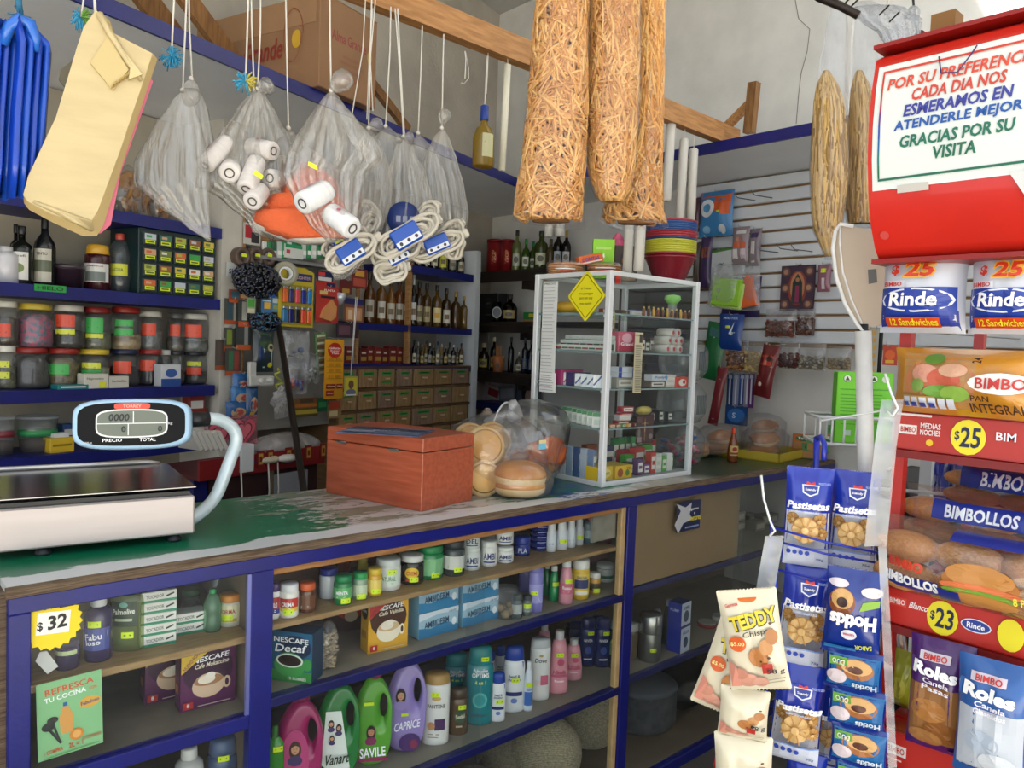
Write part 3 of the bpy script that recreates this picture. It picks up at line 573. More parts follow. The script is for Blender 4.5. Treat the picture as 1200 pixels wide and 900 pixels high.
def hs(px,lb,Y,st=None):
 return BT(px,ZC,'topcap','#eef0f2','#1b3fa0',lb,'shampoo_bottle',items=lambda w,h:[('p',[(-w*1.0,h*.72),(w*.9,h*.78),(w*.9,h*.68),(0,h*.62)],'#1b3fa0'),('t','head &',0,h*.56,w*1.0,h*.05,'#1b2f6a'),('t','shoulders',.0,h*.51,w*1.2,h*.045,'#1b2f6a'),('r',-w*.8,h*.26,w*.8,h*.32,'#1b2a6a'),('e',0,h*.19,w*.3,h*.04,'#6a86c8')],stick=st,sx=1,sy=.6,Y=Y)
hs((575,592,788,859),'small white dandruff shampoo bottle with blue cap, shortest of the group',1.77,(.2,.42));hs((590,614,757,852),'large white dandruff shampoo bottle with blue cap in front',1.78,(.1,.5))
hs((566,580,762,815),'white bottle with blue cap behind the small shampoo, left',1.90);hs((580,592,757,810),'white bottle with blue cap behind the large shampoo',1.93)
BT((613,625,775,844),ZC,'tube','#d9e2ee','#e9ecef','narrow white and blue lotion tube between two large bottles',items=lambda w,h:[('r',-w*.9,h*.12,w*.9,h*.4,'#3a6ab8'),('t','Sun',0,h*.45,w,h*.05,'#3a6ab8')],stick=(.1,.55),Y=1.77)
BT((621,644,748,838),ZC,'flip','#f1f0ec','#c4c7c8','tall white bottle with grey cap and pink square label','shampoo_bottle',items=lambda w,h:[('t','Dove',0,h*.66,w*1.2,h*.07,'#3a3a44',0,.2),('e',0,h*.74,w*.2,h*.02,'#c8a860'),('r',0,h*.26,w*.8,h*.42,'#d86a86'),('e',-w*.35,h*.3,w*.3,h*.05,'#e8dcd4')],sx=1,sy=.62,Y=1.79)
for px,lb,Y in(((643,666,739,829),'taller pink body lotion bottle with white cap',1.785),((661,682,749,818),'shorter pink body lotion bottle with white cap',1.83),((629,647,732,760),'pink lotion bottle with white cap in the back row',1.97)):
 BT(px,ZC,'taper','#e59aa6','#cfc8c8',lb,'lotion_bottle',items=lambda w,h:[('t','Hinds',0,h*.36,w*1.3,h*.07,'#b0304e',0,.15),('r',-w*.8,h*.28,w*.8,h*.32,'#c2557a'),('e',w*.1,h*.52,w*.35,h*.06,'#c8506e'),('t','Rosas',0,h*.22,w*.9,h*.035,'#ffffff')],stick=(0,.64)if Y<1.9 else None,sx=1,sy=.7,Y=Y)
for i,(x,Y,yt,yb)in enumerate(((675,1.97,728,792),(688,1.88,724,806),(700,1.98,722,788),(706,1.84,724,805),(670,2.08,730,780))):
 BT((x-9,x+9,yt,yb),ZC,'topcap','#14255f','#132060','dark blue lotion bottle with white print, '+('first','second','third','fourth','rearmost')[i]+' in its cluster beside the pink bottles','lotion_bottle',items=lambda w,h:[('t','NIVEA',0,h*.55,w*1.1,h*.06,'#e8ecf4',0),('e',0,h*.35,w*.4,h*.08,'#2a4aa0'),('r',-w*.5,h*.15,w*.5,h*.18,'#c8d4ec')],stick=(.3,.7)if i in(1,3)else None,sx=1,sy=.6,Y=Y)
BT((714,724,729,790),ZC,'flip','#2d3a3c','#7f9494','dark grey bottle at the right end of the shampoo row',items=lab_band('#5a7a4a',.3,.6),stick=(0,.6),Y=1.82)
TW=mat('#b5a98c',.95,var=.25,scale=140,bump=.8,bscale=400);TW2=mat('#8a7f68',.95,var=.25,scale=140,bump=.8,bscale=400)
def twine(c,r,lab,m=TW,seed=0,wraps=34):
 t=thing('twine_ball',lab,'ball',(c[0],c[1],c[2]));B(m).ball((0,0,0),r*.93,None,20,14).build('core',t)
 rr=random.Random(seed);b=B(m)
 for layer in range(3):
  ax=Vector((rr.uniform(-1,1),rr.uniform(-1,1),rr.uniform(-.4,.4)+(1 if layer==2 else 0))).normalized();e1=ax.orthogonal().normalized();e2=ax.cross(e1)
  n=wraps if layer==2 else wraps//2;pts=[]
  for i in range(n*14):
   a=2*math.pi*i/14;h=(i/(n*14)*2-1)*.88;q=math.sqrt(max(0,1-h*h));tl=.25*math.sin(a)
   v=(ax*(h+tl*.5)+(e1*math.cos(a)+e2*math.sin(a))*q).normalized();pts.append(v*r*(.955+.02*layer))
  b.tube(pts,r*.030,4,m,smooth=True)
 b.build('wound_twine',t);return t
def tw(px,py,rpx,Y,lab,s,m=TW):
 q=onY(px,py,Y);dep=(q-CAM).dot(fw);r=rpx*dep/F
 twine((q.x,Y,r-.079),r,lab,m,s)
tw(640,893,41,1.88,'large tan ball of sisal twine in the middle of the cabinet floor',1)
tw(690,868,41,1.98,'large tan ball of sisal twine, rightmost and highest',2)
tw(590,905,32,2.0,'grey-brown ball of twine left of the large pair',3,TW2)
tw(556,915,30,1.90,'grey-brown ball of twine, leftmost on the cabinet floor',4,TW2)
def star(n,r0_,r1_,cx=0,cy=0):return[(cx+(r0_ if i%2 else r1_)*math.sin(math.pi*i/n),cy+(r0_ if i%2 else r1_)*math.cos(math.pi*i/n))for i in range(2*n)]
p=onY(62,731,YF+.008);t=thing('price_burst','yellow zigzag paper price star taped to the left glass','sign',(p.x,YF+.010,p.z),0,rot=(0,.08,0))
B(mat('#f0d62a',.6)).prism(star(20,.048,.054),0,-.001).build('paper_star',t)
decal('price_text',[('r',-.028,-.02,.03,.024,'#f4f2ea'),('t','$',-.022,-.004,.010,.02,'#1a1a1a',.1),('t','32',.008,.004,.034,.028,'#141414',.15,.1,.03),('t','E. grapo',-.012,.034,.03,.009,'#3a3220',.1),('l',.008,.034,.034,.037,.007,'#1a1a1a')],lambda u,v,e:(u,-.001-e,v),t)
BT((66,92,749,787),ZL,'jar','#2c2150','#241a44','squat dark purple jar at the left end of the cabinet shelf','jar','jar',lab_band('#c8d6a0',.55,.7),Y=1.77)
BT((100,131,699,777),ZL,'shampoo','#2a1e52','#e8e6e6','dark purple bottle with white cap and orange and blue label',items=lambda w,h:[('r',-w*1.2,h*.2,w*1.2,h*.55,'#3a4a9a'),('p',[(-w,h*.4),(w,h*.5),(w,h*.42),(-w,h*.3)],'#d8883a'),('t','Fabu',0,h*.42,w*1.2,h*.1,'#f4f4f8',.1),('t','loso',0,h*.33,w*1.0,h*.08,'#f4f4f8',.1)],stick=(.1,.62),Y=1.775)
BT((131,167,695,770),ZL,'flip',film(.35,(.75,.85,.6),.3,0,body='#b9c98a'),film(.4,(.8,.85,.7),.3,0,body='#c8d0a0'),'clear olive tinted soap bottle with dark square label',items=lambda w,h:[('r',-w*.8,h*.45,w*.8,h*.9,'#2f4030'),('e',0,h*.84,w*.25,h*.05,'#7ab0a0'),('t','Palmolive',0,h*.72,w*1.3,h*.1,'#f0f4e8',.05,.1),('r',-w*.5,h*.55,w*.5,h*.6,'#b8c4a8')],stick=(.25,.3),sx=1,sy=.6,Y=1.79)
def soapbar(px,py,Y,z,lb,w_=.075):
 q=onY(px,py,Y)
 return carton('soap_box',lb,'box',(q.x,Y,z),w_,.045,.0245,'#e6e4dc',[('r',-w_/2,0,w_/2,.006,'#2f8a68'),('t','TOCADOR',-.008,.014,w_*.5,.008,'#6a7068',.05),('l',w_*.2,.012,w_*.42,.018,.004,'#3a3a34')],rz=-.12)
for k,n_ in enumerate(('bottom','second','middle','fourth','top')):
 soapbar(186,740,1.80,ZL+.0252*k,'white and green soap box in the stack of five, '+n_+' one')
for k,n_ in enumerate(('lower','upper')):soapbar(222,740,1.83,ZL+.0252*k,'white and green soap box in the short stack of two, '+n_+' one')
BT((239,259,690,745),ZL,'soda',film(.4,(.7,.9,.75),.3,0,body='#9cc8a8'),'#2f9a58','small clear green bottle with green cap beside the soap boxes',Y=1.80)
BT((257,283,695,737),ZL,'jar','#ded9c8','#d98a2c','small jar with orange lid and yellow red label at shelf end','jar','jar',lambda w,h:[('r',-w*1.2,h*.15,w*1.2,h*.7,'#e8e0b8'),('t','FORMA',0,h*.5,w*1.3,h*.14,'#a83226',.05),('r',-w*.8,h*.18,w*.8,h*.28,'#c8b050')],stick=(.0,.32),Y=1.81)
BT((213,233,690,730),ZL,'jar',film(.2,(.8,.85,.8),.3,0),'#3a6a44','clear jar with dark contents in the back row of the cabinet','jar','jar',content=('#2a2a20',.5),Y=1.93)
t=thing('plastic_flowers','bunch of purple and green cellophane wrapped trinkets at the back','bouquet',(onY(245,690,1.95).x,1.95,ZL))
for i,c_ in enumerate(('#5a3a7a','#8a3a5a','#3a7a5a','#6a5a9a','#4a8a7a')):
 a=-.6+i*.3;B(film(.5,gloss=.5,body=c_)).add([(0,0,.04),(.10*math.sin(a)-.03,-.02,.16),(.10*math.sin(a),.01,.175),(.10*math.sin(a)+.03,-.01,.15)],[(0,1,2),(0,2,3)]).build('wrapper',t)
q0_,q1_=onY(50,800,YF+.009),onY(118,785,YF+.009);W_=.118;Hh=.158;pz=onY(84,840,YF+.009)
t=thing('cleaner_leaflet','green advertising leaflet taped inside the left cabinet glass','poster',(pz.x,YF+.020,pz.z),0,rot=(0,-.03,0))
B(mat('#8cc48a',.5)).box(-W_/2,W_/2,-.0006,0,-Hh/2,Hh/2).build('paper',t)
decal('print',[('t','REFRESCA',0,.060,.088,.013,'#d8552f',.06),('t','TU COCINA',-.008,.044,.075,.010,'#ffffff',.06),('t','CON',.042,.046,.014,.007,'#d8552f',.06),('p',[(-.018,-.035),(-.02,.0),(-.014,.022),(-.004,.022),(.005,.0),(.004,-.035)],'#e0a050'),('r',-.013,.022,-.005,.03,'#2f6aa0'),('e',.036,.018,.020,.012,'#e8b04a'),('t','Fabuloso',.036,.018,.034,.008,'#27307a',.1),('e',-.04,-.012,.012,.009,'#2a2a2a'),('e',-.032,-.0,.010,.007,'#2a2a2a'),('l',-.04,-.015,-.018,-.052,.005,'#2a2a2a'),('l',-.032,-.005,-.02,-.05,.004,'#2a2a2a'),('e',.010,-.042,.013,.012,'#e08a30'),('e',.010,-.042,.008,.008,'#f0b060'),('t','1 COMPRA',-.032,-.064,.034,.008,'#c8401f',.03),('t','2L = 1',.008,-.062,.026,.011,'#c8401f',.03),('t','UTENSILIO',.038,-.055,.034,.007,'#c8401f',.03),('l',-.05,-.075,.05,-.072,.002,'#5a9a5a')],lambda u,v,e:(u,-.0008-e,v),t,eps=.0002)
q=onY(236,800,1.86)
def mocha(loc,lb,rz):
 return carton('coffee_box',lb,'box',loc,.128,.048,.150,'#4a1440',coffee(.128,.150,'#5c1a50','#3a0e34','NESCAFE','Cafe Mokaccino','#d9b89a','#a87850','#e0b83a'),rz=rz,side=[('r',.004,.01,.044,.14,'#6a2a5e'),('e',.024,.1,.016,.02,'#3a0e34'),('l',.012,.05,.036,.05,.02,'#c88a4a')])
mocha((q.x,1.815,.604),'purple mocha coffee sachet box showing a whipped cup, in front',-.08)
mocha((q.x-.052,1.905,.604),'purple mocha coffee sachet box set behind the front one to its left',-.08)
mocha((onY(300,790,1.85).x+.015,1.85,.604),'purple coffee box cut off by the right post of the cabinet',.0)
BT((205,238,875,930),.312,'shampoo','#c8c6c0','#dcdad4','white plastic jug behind the lowest left pane','jug','jug',Y=1.80)
BT((243,279,862,930),.312,'topcap','#4a5a7a','#5a6a8a','blue-grey bottle with price sticker behind the lowest left pane',stick=(.3,.8),Y=1.80)
t=thing('white_slipper_tag','small white paper tag lying at the left edge of the cabinet','tag',tuple(onY(54,776,1.75)),0,rot=(0,-.6,0));B('#dcdad6').prism([(-.012,-.022),(.010,-.024),(.014,.018),(.004,.026),(-.012,.016)],0,-.001).build('paper',t)
p=onY(806,603,YF+.008);t=thing('torn_sticker','torn dark blue tobacco age warning sticker on the counter glass','sticker',(p.x,YF+.008,p.z),0)
B(mat('#16224e',.4)).box(-.072,.082,-.001,0,-.062,.052).build('sticker',t)
decal('print',[('p',[(-.085,-.03),(-.05,.02),(-.08,.05),(-.02,.03),(.02,.045),(.01,.0),(.03,-.02),(-.03,-.03),(-.06,-.065)],'#b8bac0'),('t','cigarros',.035,.018,.06,.012,'#e8ecf2'),('t','a',.04,.002,.008,.008,'#e8ecf2'),('t','menores',.045,-.018,.07,.016,'#e8d84a'),('l',-.02,-.048,.07,-.048,.006,'#8a9ac8')],lambda u,v,e:(u,-.002-e,v),t)
p,r,h=slot(749,775,719,780,ZC);bottle('metal_flask','brushed steel cylinder flask with yellow stickers, third counter section','flask',(p.x,p.y,ZC),r,h,'tin',mat('#9a9c98',.3,.9),mat('#b8bab6',.25,.9),None,sticker=(0,.05))
p,wd,h=slotb(794,813,700,763,ZC);carton('bulb_box','blue and white boxed lamp standing among mugs in third counter section','box',p,.075,.06,.20,'#20307a',[('r',-.037,.11,.037,.20,'#c9d2e4'),('e',.0,.145,.02,.024,'#3a4a6a'),('t','BOMBA',0,.18,.05,.014,'#20307a'),('r',-.037,.0,.037,.10,'#c9d2e4'),('t','AGUA',0,.08,.05,.014,'#20307a'),('e',0,.04,.018,.022,'#3a4a6a')],rz=.1,side=[('r',0,.0,.06,.2,'#2438a0'),('t','PUMP',.03,.17,.04,.012,'#c8d4ec')])
for i,(x,c_,k_,w_,hh)in enumerate(((738,'#6a5c48','jar',10,55),(783,'#5c6048','tube',7,70),(828,'#a83a3a','jar',11,34),(843,'#c8c8c4','jar',9,38),(858,'#3a5a8a','liquor',8,52),(872,'#7a7a76','jar',10,40),(770,'#8a8a80','tube',6,62))):
 y=781-(x-750)*.24
 BT((x-w_,x+w_,y-hh,y),ZC,k_,c_,'#a8a8a2',('brown','olive','red','ivory','blue','grey','silver')[i]+' household item standing on the middle shelf of the third section','household_pot','pot',Y=1.83)
for i,(x,y,Y)in enumerate(((765,650,2.0),(800,640,2.0),(868,615,2.0),(884,608,2.05),(900,603,2.0),(868,598,2.0),(890,640,1.95),(905,636,2.0))):
 q=onY(x,y,Y)
 if x>850:carton('small_box','small pale cardboard box stacked far right behind the counter glass, '+('','','lowest left','lowest middle','lowest right','upper','lower shelf left','lower shelf right')[i],'box',(q.x,Y,ZB+(.0 if y>630 else .001 if y>600 else .05)),.09,.06,.045,'#8a8272',[('r',-.035,.01,.035,.035,'#b8b2a4')])
 else:pass
b=B(mat('#4c4f54',.6,var=.3));t=thing('enamel_pot','big grey enamel pot with lid on the cabinet floor, third section','pot',(onY(757,830,1.95).x,1.98,-.08))
b.lathe([(.13,0),(.15,.03),(.15,.16),(.155,.165)],24).build('pot',t);B(mat('#5c6066',.5)).lathe([(.155,.166),(.14,.18),(.06,.20),(.001,.205)],24).build('lid',t);B('#222').ball((0,0,.215),.014).build('knob',t)
t=thing('dark_plastic_bag','crumpled black plastic bag on the cabinet floor, third section','bag',(2.86,2.02,-.08))
b=B(mat('#15161a',.25));rr=random.Random(9);b.ball((0,0,.09),.2,None,22,14,1.2,.9,.5,wob=lambda a,z,f:1+.09*math.sin(7*a+9*f)+.07*math.sin(13*a-21*f)).build('bag_body',t)
# on the counter: digital scale
ORD=('first','second','third','fourth','fifth','sixth','seventh','eighth','ninth','tenth','eleventh','twelfth','thirteenth','fourteenth','fifteenth','sixteenth')
pS=onZ(228,625,1.02);pL=onZ(0,648,1.02);ang=math.atan2(pS.y-pL.y,pS.x-pL.x)
t=thing('digital_scale','stainless steel digital shop scale with pale blue display head on a bent arm','scale',(pS.x,pS.y,1.0),ang)
STEEL=mat('#b9b0ae',.38,.35,var=.04,scale=3,stretch=(1,1,12));STEEL2=mat('#8e8f92',.16,1.0,bump=.08,bscale=8)
LB=mat('#a9cbe6',.35,coat=.2)
W_=.52
B(STEEL).box(-W_,0,0,.37,.02,.112,bev=.004).build('scale_body',t)
B(mat('#1d1e20',.4)).box(-W_+.01,-.01,.012,.36,.112,.122).build('gap_shade',t)  # dark solid filling the gap under the plate, standing for its shade
b=B(STEEL2);b.box(-W_-.01,.0,-.012,.36,.133,.1365,bev=.001);b.box(-W_+.1,-.10,.05,.3,.112,.134,mat('#2a2b2e',.5));b.build('weighing_plate',t)
b=B(mat('#c9c6c2',.3,.6));b.tube([(-W_,.365,.142),(-.05,.365,.142),(-.02,.365,.136)],.006,8);b.build('plate_rim',t)
for x,y in((-.04,.03),(-W_+.21,.03),(-.04,.34),(-W_+.04,.34)):B(mat('#23262a',.5)).lathe([(.016,0),(.018,.006),(.012,.012),(.010,.022)],12,c=(x,y,0)).build('foot',t)
def loc(px,py,Y):v=onY(px,py,Y)-Vector((pS.x,pS.y,1.0));c,s=math.cos(-ang),math.sin(-ang);return Vector((v.x*c-v.y*s,v.x*s+v.y*c,v.z))
YD=2.0
path=[(218,612,1.96),(236,600,1.98),(252,583,YD),(262,560,YD),(270,538,YD),(277,518,YD),(275,505,YD),(266,496,YD),(254,491,YD),(242,490.5,YD)]
pts=[loc(*q)for q in path];sm=[]
for i in range(len(pts)-1):
 for k in range(3):
  a,b_,c_,d_=pts[max(i-1,0)],pts[i],pts[i+1],pts[min(i+2,len(pts)-1)];u=k/3
  sm.append(.5*((2*b_)+(c_-a)*u+(2*a-5*b_+4*c_-d_)*u*u+(3*b_-a-3*c_+d_)*u*u*u))
sm.append(pts[-1])
B(mat('#c3d3da',.3,.15,var=.05,scale=20)).tube(sm,.0165,14).build('arm',t)
c0,c1=loc(244,491,YD),loc(219,492,YD)
B(mat('#16171a',.4)).tube([c0,c0.lerp(c1,.5),c1],.019,12).build('arm_collar',t)
dc=loc(157,497,YD);
hd=B(LB);DW,DH=.262,.118
def outl(w_,h_,n=4):
 o=[]
 for i in range(40):
  a=2*math.pi*i/40;ca,sa=math.cos(a),math.sin(a);p_=5.0
  q=(abs(ca)**p_+abs(sa)**p_)**(-1/p_);x,z=q*ca*w_/2,q*sa*h_/2;z*=1+.10*(1-(2*x/w_)**2)-.05;o.append((x,z))
 return o
rings=[(0,.92,.028),(0,1.0,.020),(0,1.0,-.012),(0,.96,-.022),(0,.90,-.026)]
vs=[];fs=[]
for _,k_,y_ in rings:vs+=[(x*(1-(1-k_)*.5),y_,z*k_)for x,z in outl(DW,DH)]
for i in range(len(rings)-1):
 for j in range(40):k_=(j+1)%40;fs.append((i*40+j,i*40+k_,(i+1)*40+k_,(i+1)*40+j))
fs.append(tuple(range(39,-1,-1)));fs.append(tuple(4*40+j for j in range(40)))
Mh=Matrix.Translation(dc)@Matrix.Rotation(-.28,4,'Z')@Matrix.Rotation(-.02,4,'Y')@Matrix.Rotation(-.12,4,'X')
hd.add(vs,fs,None,True,Mh);head=hd.build('display_head',t)
def hm(u,v,e):return tuple(Mh@Vector((u,-.0265-e,v)))
decal('front_panel',[('p',[(x*.90,z*.84)for x,z in outl(DW,DH)],mat('#0c0d10',.6,spec=.2)),('p',[(x*.30,z*.11+.043)for x,z in outl(DW,DH*1.2)],'#d8503a'),('t','TORREY',0,.043,.04,.007,'#f0b0a0'),('p',[(x*.60,z*.56+.0015)for x,z in outl(DW,DH)],'#e4e7e4'),('p',[(x*.575,z*.50+.0015)for x,z in outl(DW,DH)],'#6f7568'),('l',-.075,.0015,.075,.0015,.0022,'#e4e7e4'),('l',.003,.0015,.003,.030,.0022,'#e4e7e4'),('l',-.008,.0015,-.008,-.027,.0022,'#e4e7e4'),('t','0000',-.028,.016,.045,.018,'#2a2e2a',0,.1),('t','0',-.018,-.012,.010,.015,'#2a2e2a'),('t','0',.062,-.012,.010,.015,'#2a2e2a'),('t','PRECIO',-.042,-.038,.042,.008,'#f2f2f0'),('t','TOTAL',.035,-.038,.036,.008,'#f2f2f0'),('t','TOTAL kg',-.095,-.043,.02,.004,'#d8d8d6'),('t','kg',.085,.0,.010,.008,'#b8b8b6')],hm,head)
# wooden cash box
t=thing('wooden_box','reddish varnished wooden box with hinged lid standing on the counter','box',(1.308,1.831,1.0),math.atan2(.054,.237))
RW=mat('#b25a3e',.32,col2='#9e4a30',scale=5,stretch=(14,1.2,14),bump=.12,bscale=60,coat=.2);RW2=mat('#a9533a',.32,col2='#93422b',scale=5,stretch=(1.2,14,14),bump=.12,bscale=60,coat=.2)
b=B(RW);b.box(0,.243,0,.414,0,.172,bev=.002);b.build('box_body',t)
b=B(RW);b.box(0,.243,0,.414,.1745,.216,bev=.002);ld=b.build('lid',t)
for y in(.115,.345):
 b=B(mat('#8a8a84',.4,.8));b.box(-.0025,0,y-.02,y+.02,.166,.174);b.tube([(-.003,y-.02,.1735),(-.003,y+.02,.1735)],.0018,6);b.build('hinge',t)
t2=thing('magazine','dark folded newspaper lying on top of the wooden box','newspaper',(1.30,2.02,1.2165),-.9)
b=B(mat('#4a5878',.5,var=.3,scale=20));b.box(-.13,.13,-.085,.10,0,.0018);b.build('paper',t2)
decal('print',[('r',-.12,-.075,.12,.09,'#5c6a88'),('r',-.12,.02,.02,.09,'#2d3346'),('r',.03,.01,.12,.06,'#39425c'),('t','YOU N',.0,.0,.09,.02,'#c8d0e0',.0),('r',-.11,-.065,-.02,-.02,'#8792a8')],lambda u,v,e:(u,v,.002+e),t2)
# bread in bags
BAG=film(.05,gloss=.5,wr=18,rough=.10,lo=.5,hi=.75,wrk=1.0)
BUN=mat('#dba055',.7,col2='#b8702e',scale=6,bump=.2,bscale=50);BUNP=mat('#e8cfa0',.8,col2='#d9b679',scale=8)
def bun(b,c,r,hf=.5,m1=BUN,m2=BUNP,M=None):
 M0=Matrix.Translation(c)@(M or Matrix());
 b.lathe([(r*.80,-r*hf*.55),(r*.96,-r*hf*.35),(r,-r*.02),(r*1.0,r*.02)],24,m2,M=M0)
 b.lathe([(r*1.0,r*.0),(r*.99,r*hf*.22),(r*.88,r*hf*.55),(r*.6,r*hf*.82),(r*.3,r*hf*.92),(.0001,r*hf*.95)],24,m1,M=M0)
def knot(b,c,s,n=9,seed=0):
 rr=random.Random(seed);b.ball(c,s*.35,None,8,6)
 for i in range(n):
  a=2*math.pi*i/n+rr.uniform(-.2,.2);L=s*rr.uniform(.8,1.5);w_=.5
  d=Vector((math.cos(a)*.7,math.sin(a)*.7,rr.uniform(.5,1.1))).normalized();e=Vector((-math.sin(a),math.cos(a),.2))
  P0=Vector(c);b.add([P0-e*s*.08,P0+e*s*.08,P0+d*L*.6+e*s*.34,P0+d*L*.55-e*s*.34,P0+d*L+e*s*.25,P0+d*L*.95-e*s*.3],[(0,1,2,3),(3,2,4,5)],None,True)
def sackmesh(b,prof,seg=28,sx=1,sy=1,amp=.05,k=9,c=(0,0,0),seed=0):
 ph=random.Random(seed).uniform(0,6)
 b.lathe(prof,seg,None,sx,sy,c,None,True,lambda a,z,f:1+amp*(math.sin(k*a+ph+2.5*f)+.5*math.sin((2*k+1)*a-3*f))*(.4+f));return b
p=onZ(605,578,1.0)
t=thing('bag_with_bun','tied clear bag holding one big sliced bun, at the counter edge','bag',(p.x-.015,1.865,1.0));t.scale=(1.14,1.1,1.08)
b=B();bun(b,(0,0,.028),.078,.55);b.build('lower_bun',t);b=B();bun(b,(0,0,.062),.080,.6,M=Matrix.Rotation(.05,4,'X'));b.build('upper_bun',t)
b=B(BAG);sackmesh(b,[(.06,.001),(.09,.01),(.098,.04),(.092,.075),(.06,.105),(.02,.125),(.006,.135)],30,1.05,1,.03,7);knot(b,(0,0,.137),.026);b.build('clear_bag',t)
t=thing('bag_of_rolls','clear bag of large pale round rolls leaning on the wooden box','bag',(1.70,2.04,1.0))
RL=mat('#e9d3a2',.75,col2='#dcae66',scale=7)
c1=mat('#e3bd7c',.75,col2='#d09a50',scale=7)
for i,(x,y,z,r_,rx,ry)in enumerate(((-.045,-.075,.155,.070,1.25,-.45),(-.075,-.11,.055,.062,1.35,-.5),(.04,-.02,.165,.068,1.1,-.3),(.0,-.06,.08,.064,1.3,-.5),(-.02,.03,.16,.066,1.2,-.4),(.07,-.02,.06,.062,1.2,-.3))):
 b=B();M_=Matrix.Rotation(ry,4,'Z')@Matrix.Rotation(rx,4,'X')
 bun(b,(x,y,z),r_,.42,RL,RL,M_);b.lathe([(r_*.80,r_*.30),(r_*.7,r_*.352),(r_*.45,r_*.405),(.0001,r_*.43)],22,c1,M=Matrix.Translation((x,y,z))@M_)
 b.build('roll',t)
b=B(BAG);sackmesh(b,[(.08,.001),(.125,.02),(.14,.08),(.14,.16),(.115,.215),(.075,.24),(.02,.26),(.008,.28)],34,1,1.0,.03,8,(0,-.03,0));
b.build('clear_bag',t)
p=onY(614,560,2.02);q=onY(640,498,2.05)
t=thing('pastry_jar','big round clear plastic jar lying open with orange pastries inside','jar',(1.915,2.0,1.0),0)
JC=film(.07,(.96,.97,.96),.8,0,rough=.05);J=Matrix.Translation((0,0,.155))@Matrix.Rotation(R(120),4,'Z')@Matrix.Rotation(R(80),4,'Y')
b=B(JC);b.lathe([(.001,-.105),(.11,-.105),(.135,-.085),(.152,-.03),(.152,.03),(.14,.075),(.115,.10),(.108,.125),(.112,.13)],40,None,M=J);b.build('jar_body',t)
b=B(mat('#cfd4d4',.15,spec=.8));b.tube([tuple(J@Vector((.113*math.cos(a*math.pi/18),.113*math.sin(a*math.pi/18),.13)))for a in range(36)],.004,8,closed=True);b.build('rim',t)
PO=mat('#d97432',.6,col2='#c45a20',scale=10,bump=.3,bscale=60);PY=mat('#d9a05a',.7,col2='#b8793a',scale=9)
rr=random.Random(11)
for i,(x,y,z,s,m_)in enumerate(((-.02,-.06,.10,.060,PO),(.05,-.05,.115,.058,PO),(.09,0,.075,.05,PO),(-.05,.02,.07,.055,PY),(.03,.03,.06,.055,PY),(.0,-.04,.045,.05,PY),(.07,.05,.09,.05,PY),(-.08,-.03,.085,.045,PO))):
 b=B(m_);M_=Matrix.Translation((x,y,z))@Matrix.Rotation(rr.uniform(-.8,.8),4,'Z')@Matrix.Rotation(rr.uniform(.9,1.5),4,'X')@Matrix.Rotation(rr.uniform(-.6,.6),4,'Y')
 s*=1.3;z+=.012;M_=Matrix.Translation((0,0,.012))@M_;b.lathe([(.001,-.012),(s*.8,-.010),(s,.0),(s*.8,.010),(.001,.014)],16,None,1,.72,M=M_,wob=lambda a,z_,f:1+.08*math.sin(3*a));b.build('pastry',t)
t=thing('bag_of_pastries','clear twisted bag of orange pastries leaning in front of the round jar','bag',(1.80,1.945,1.0),0)
for i,(x,y,z,s,m_)in enumerate(((.03,-.03,.085,.062,PO),(-.05,.0,.07,.05,PY),(-.02,.03,.06,.055,PY),(.02,.02,.05,.05,PO))):
 b=B(m_);M_=Matrix.Translation((x,y,z))@Matrix.Rotation(-.6+.3*i,4,'Z')@Matrix.Rotation(1.35,4,'X')@Matrix.Rotation(1.2 if i==0 else .2,4,'Y')
 b.lathe([(.001,-.012),(s*.8,-.010),(s,.0),(s*.8,.010),(.001,.014)],16,None,1,.6,M=M_);b.build('pastry',t)
b=B(BAG);sackmesh(b,[(.05,.001),(.09,.012),(.105,.07),(.10,.13),(.085,.19),(.05,.225),(.012,.245)],30,1,.85,.05,6,seed=2)
pt=Vector((0,0,.245));
tw_=[Vector((0,0,.24)),Vector((-.04,.02,.262)),Vector((-.085,.04,.25)),Vector((-.12,.06,.235))];b.tube(tw_,[.012,.018,.014,.008],8)
b.build('clear_bag',t)
b=B(film(.45,gloss=.6,wr=30));knot(b,(0,0,0),.03,7,3);b.tube([(0,0,0),(.0,.0,.03),(-.006,0,.062),(-.014,0,.085)],[.022,.03,.022,.012],10);o=b.build('bag_tail',None,tuple(onY(603,497,2.02)));o.parent=t;o.location=onY(603,497,2.02)-Vector((1.80,1.945,1.0))
decal('sticker',[('r',-.016,-.016,.018,.004,'#7fcbe8'),('r',-.016,.004,.018,.016,'#ead9a0')],lambda u,v,e:(.02+u,-.088-e,.165+v),t)
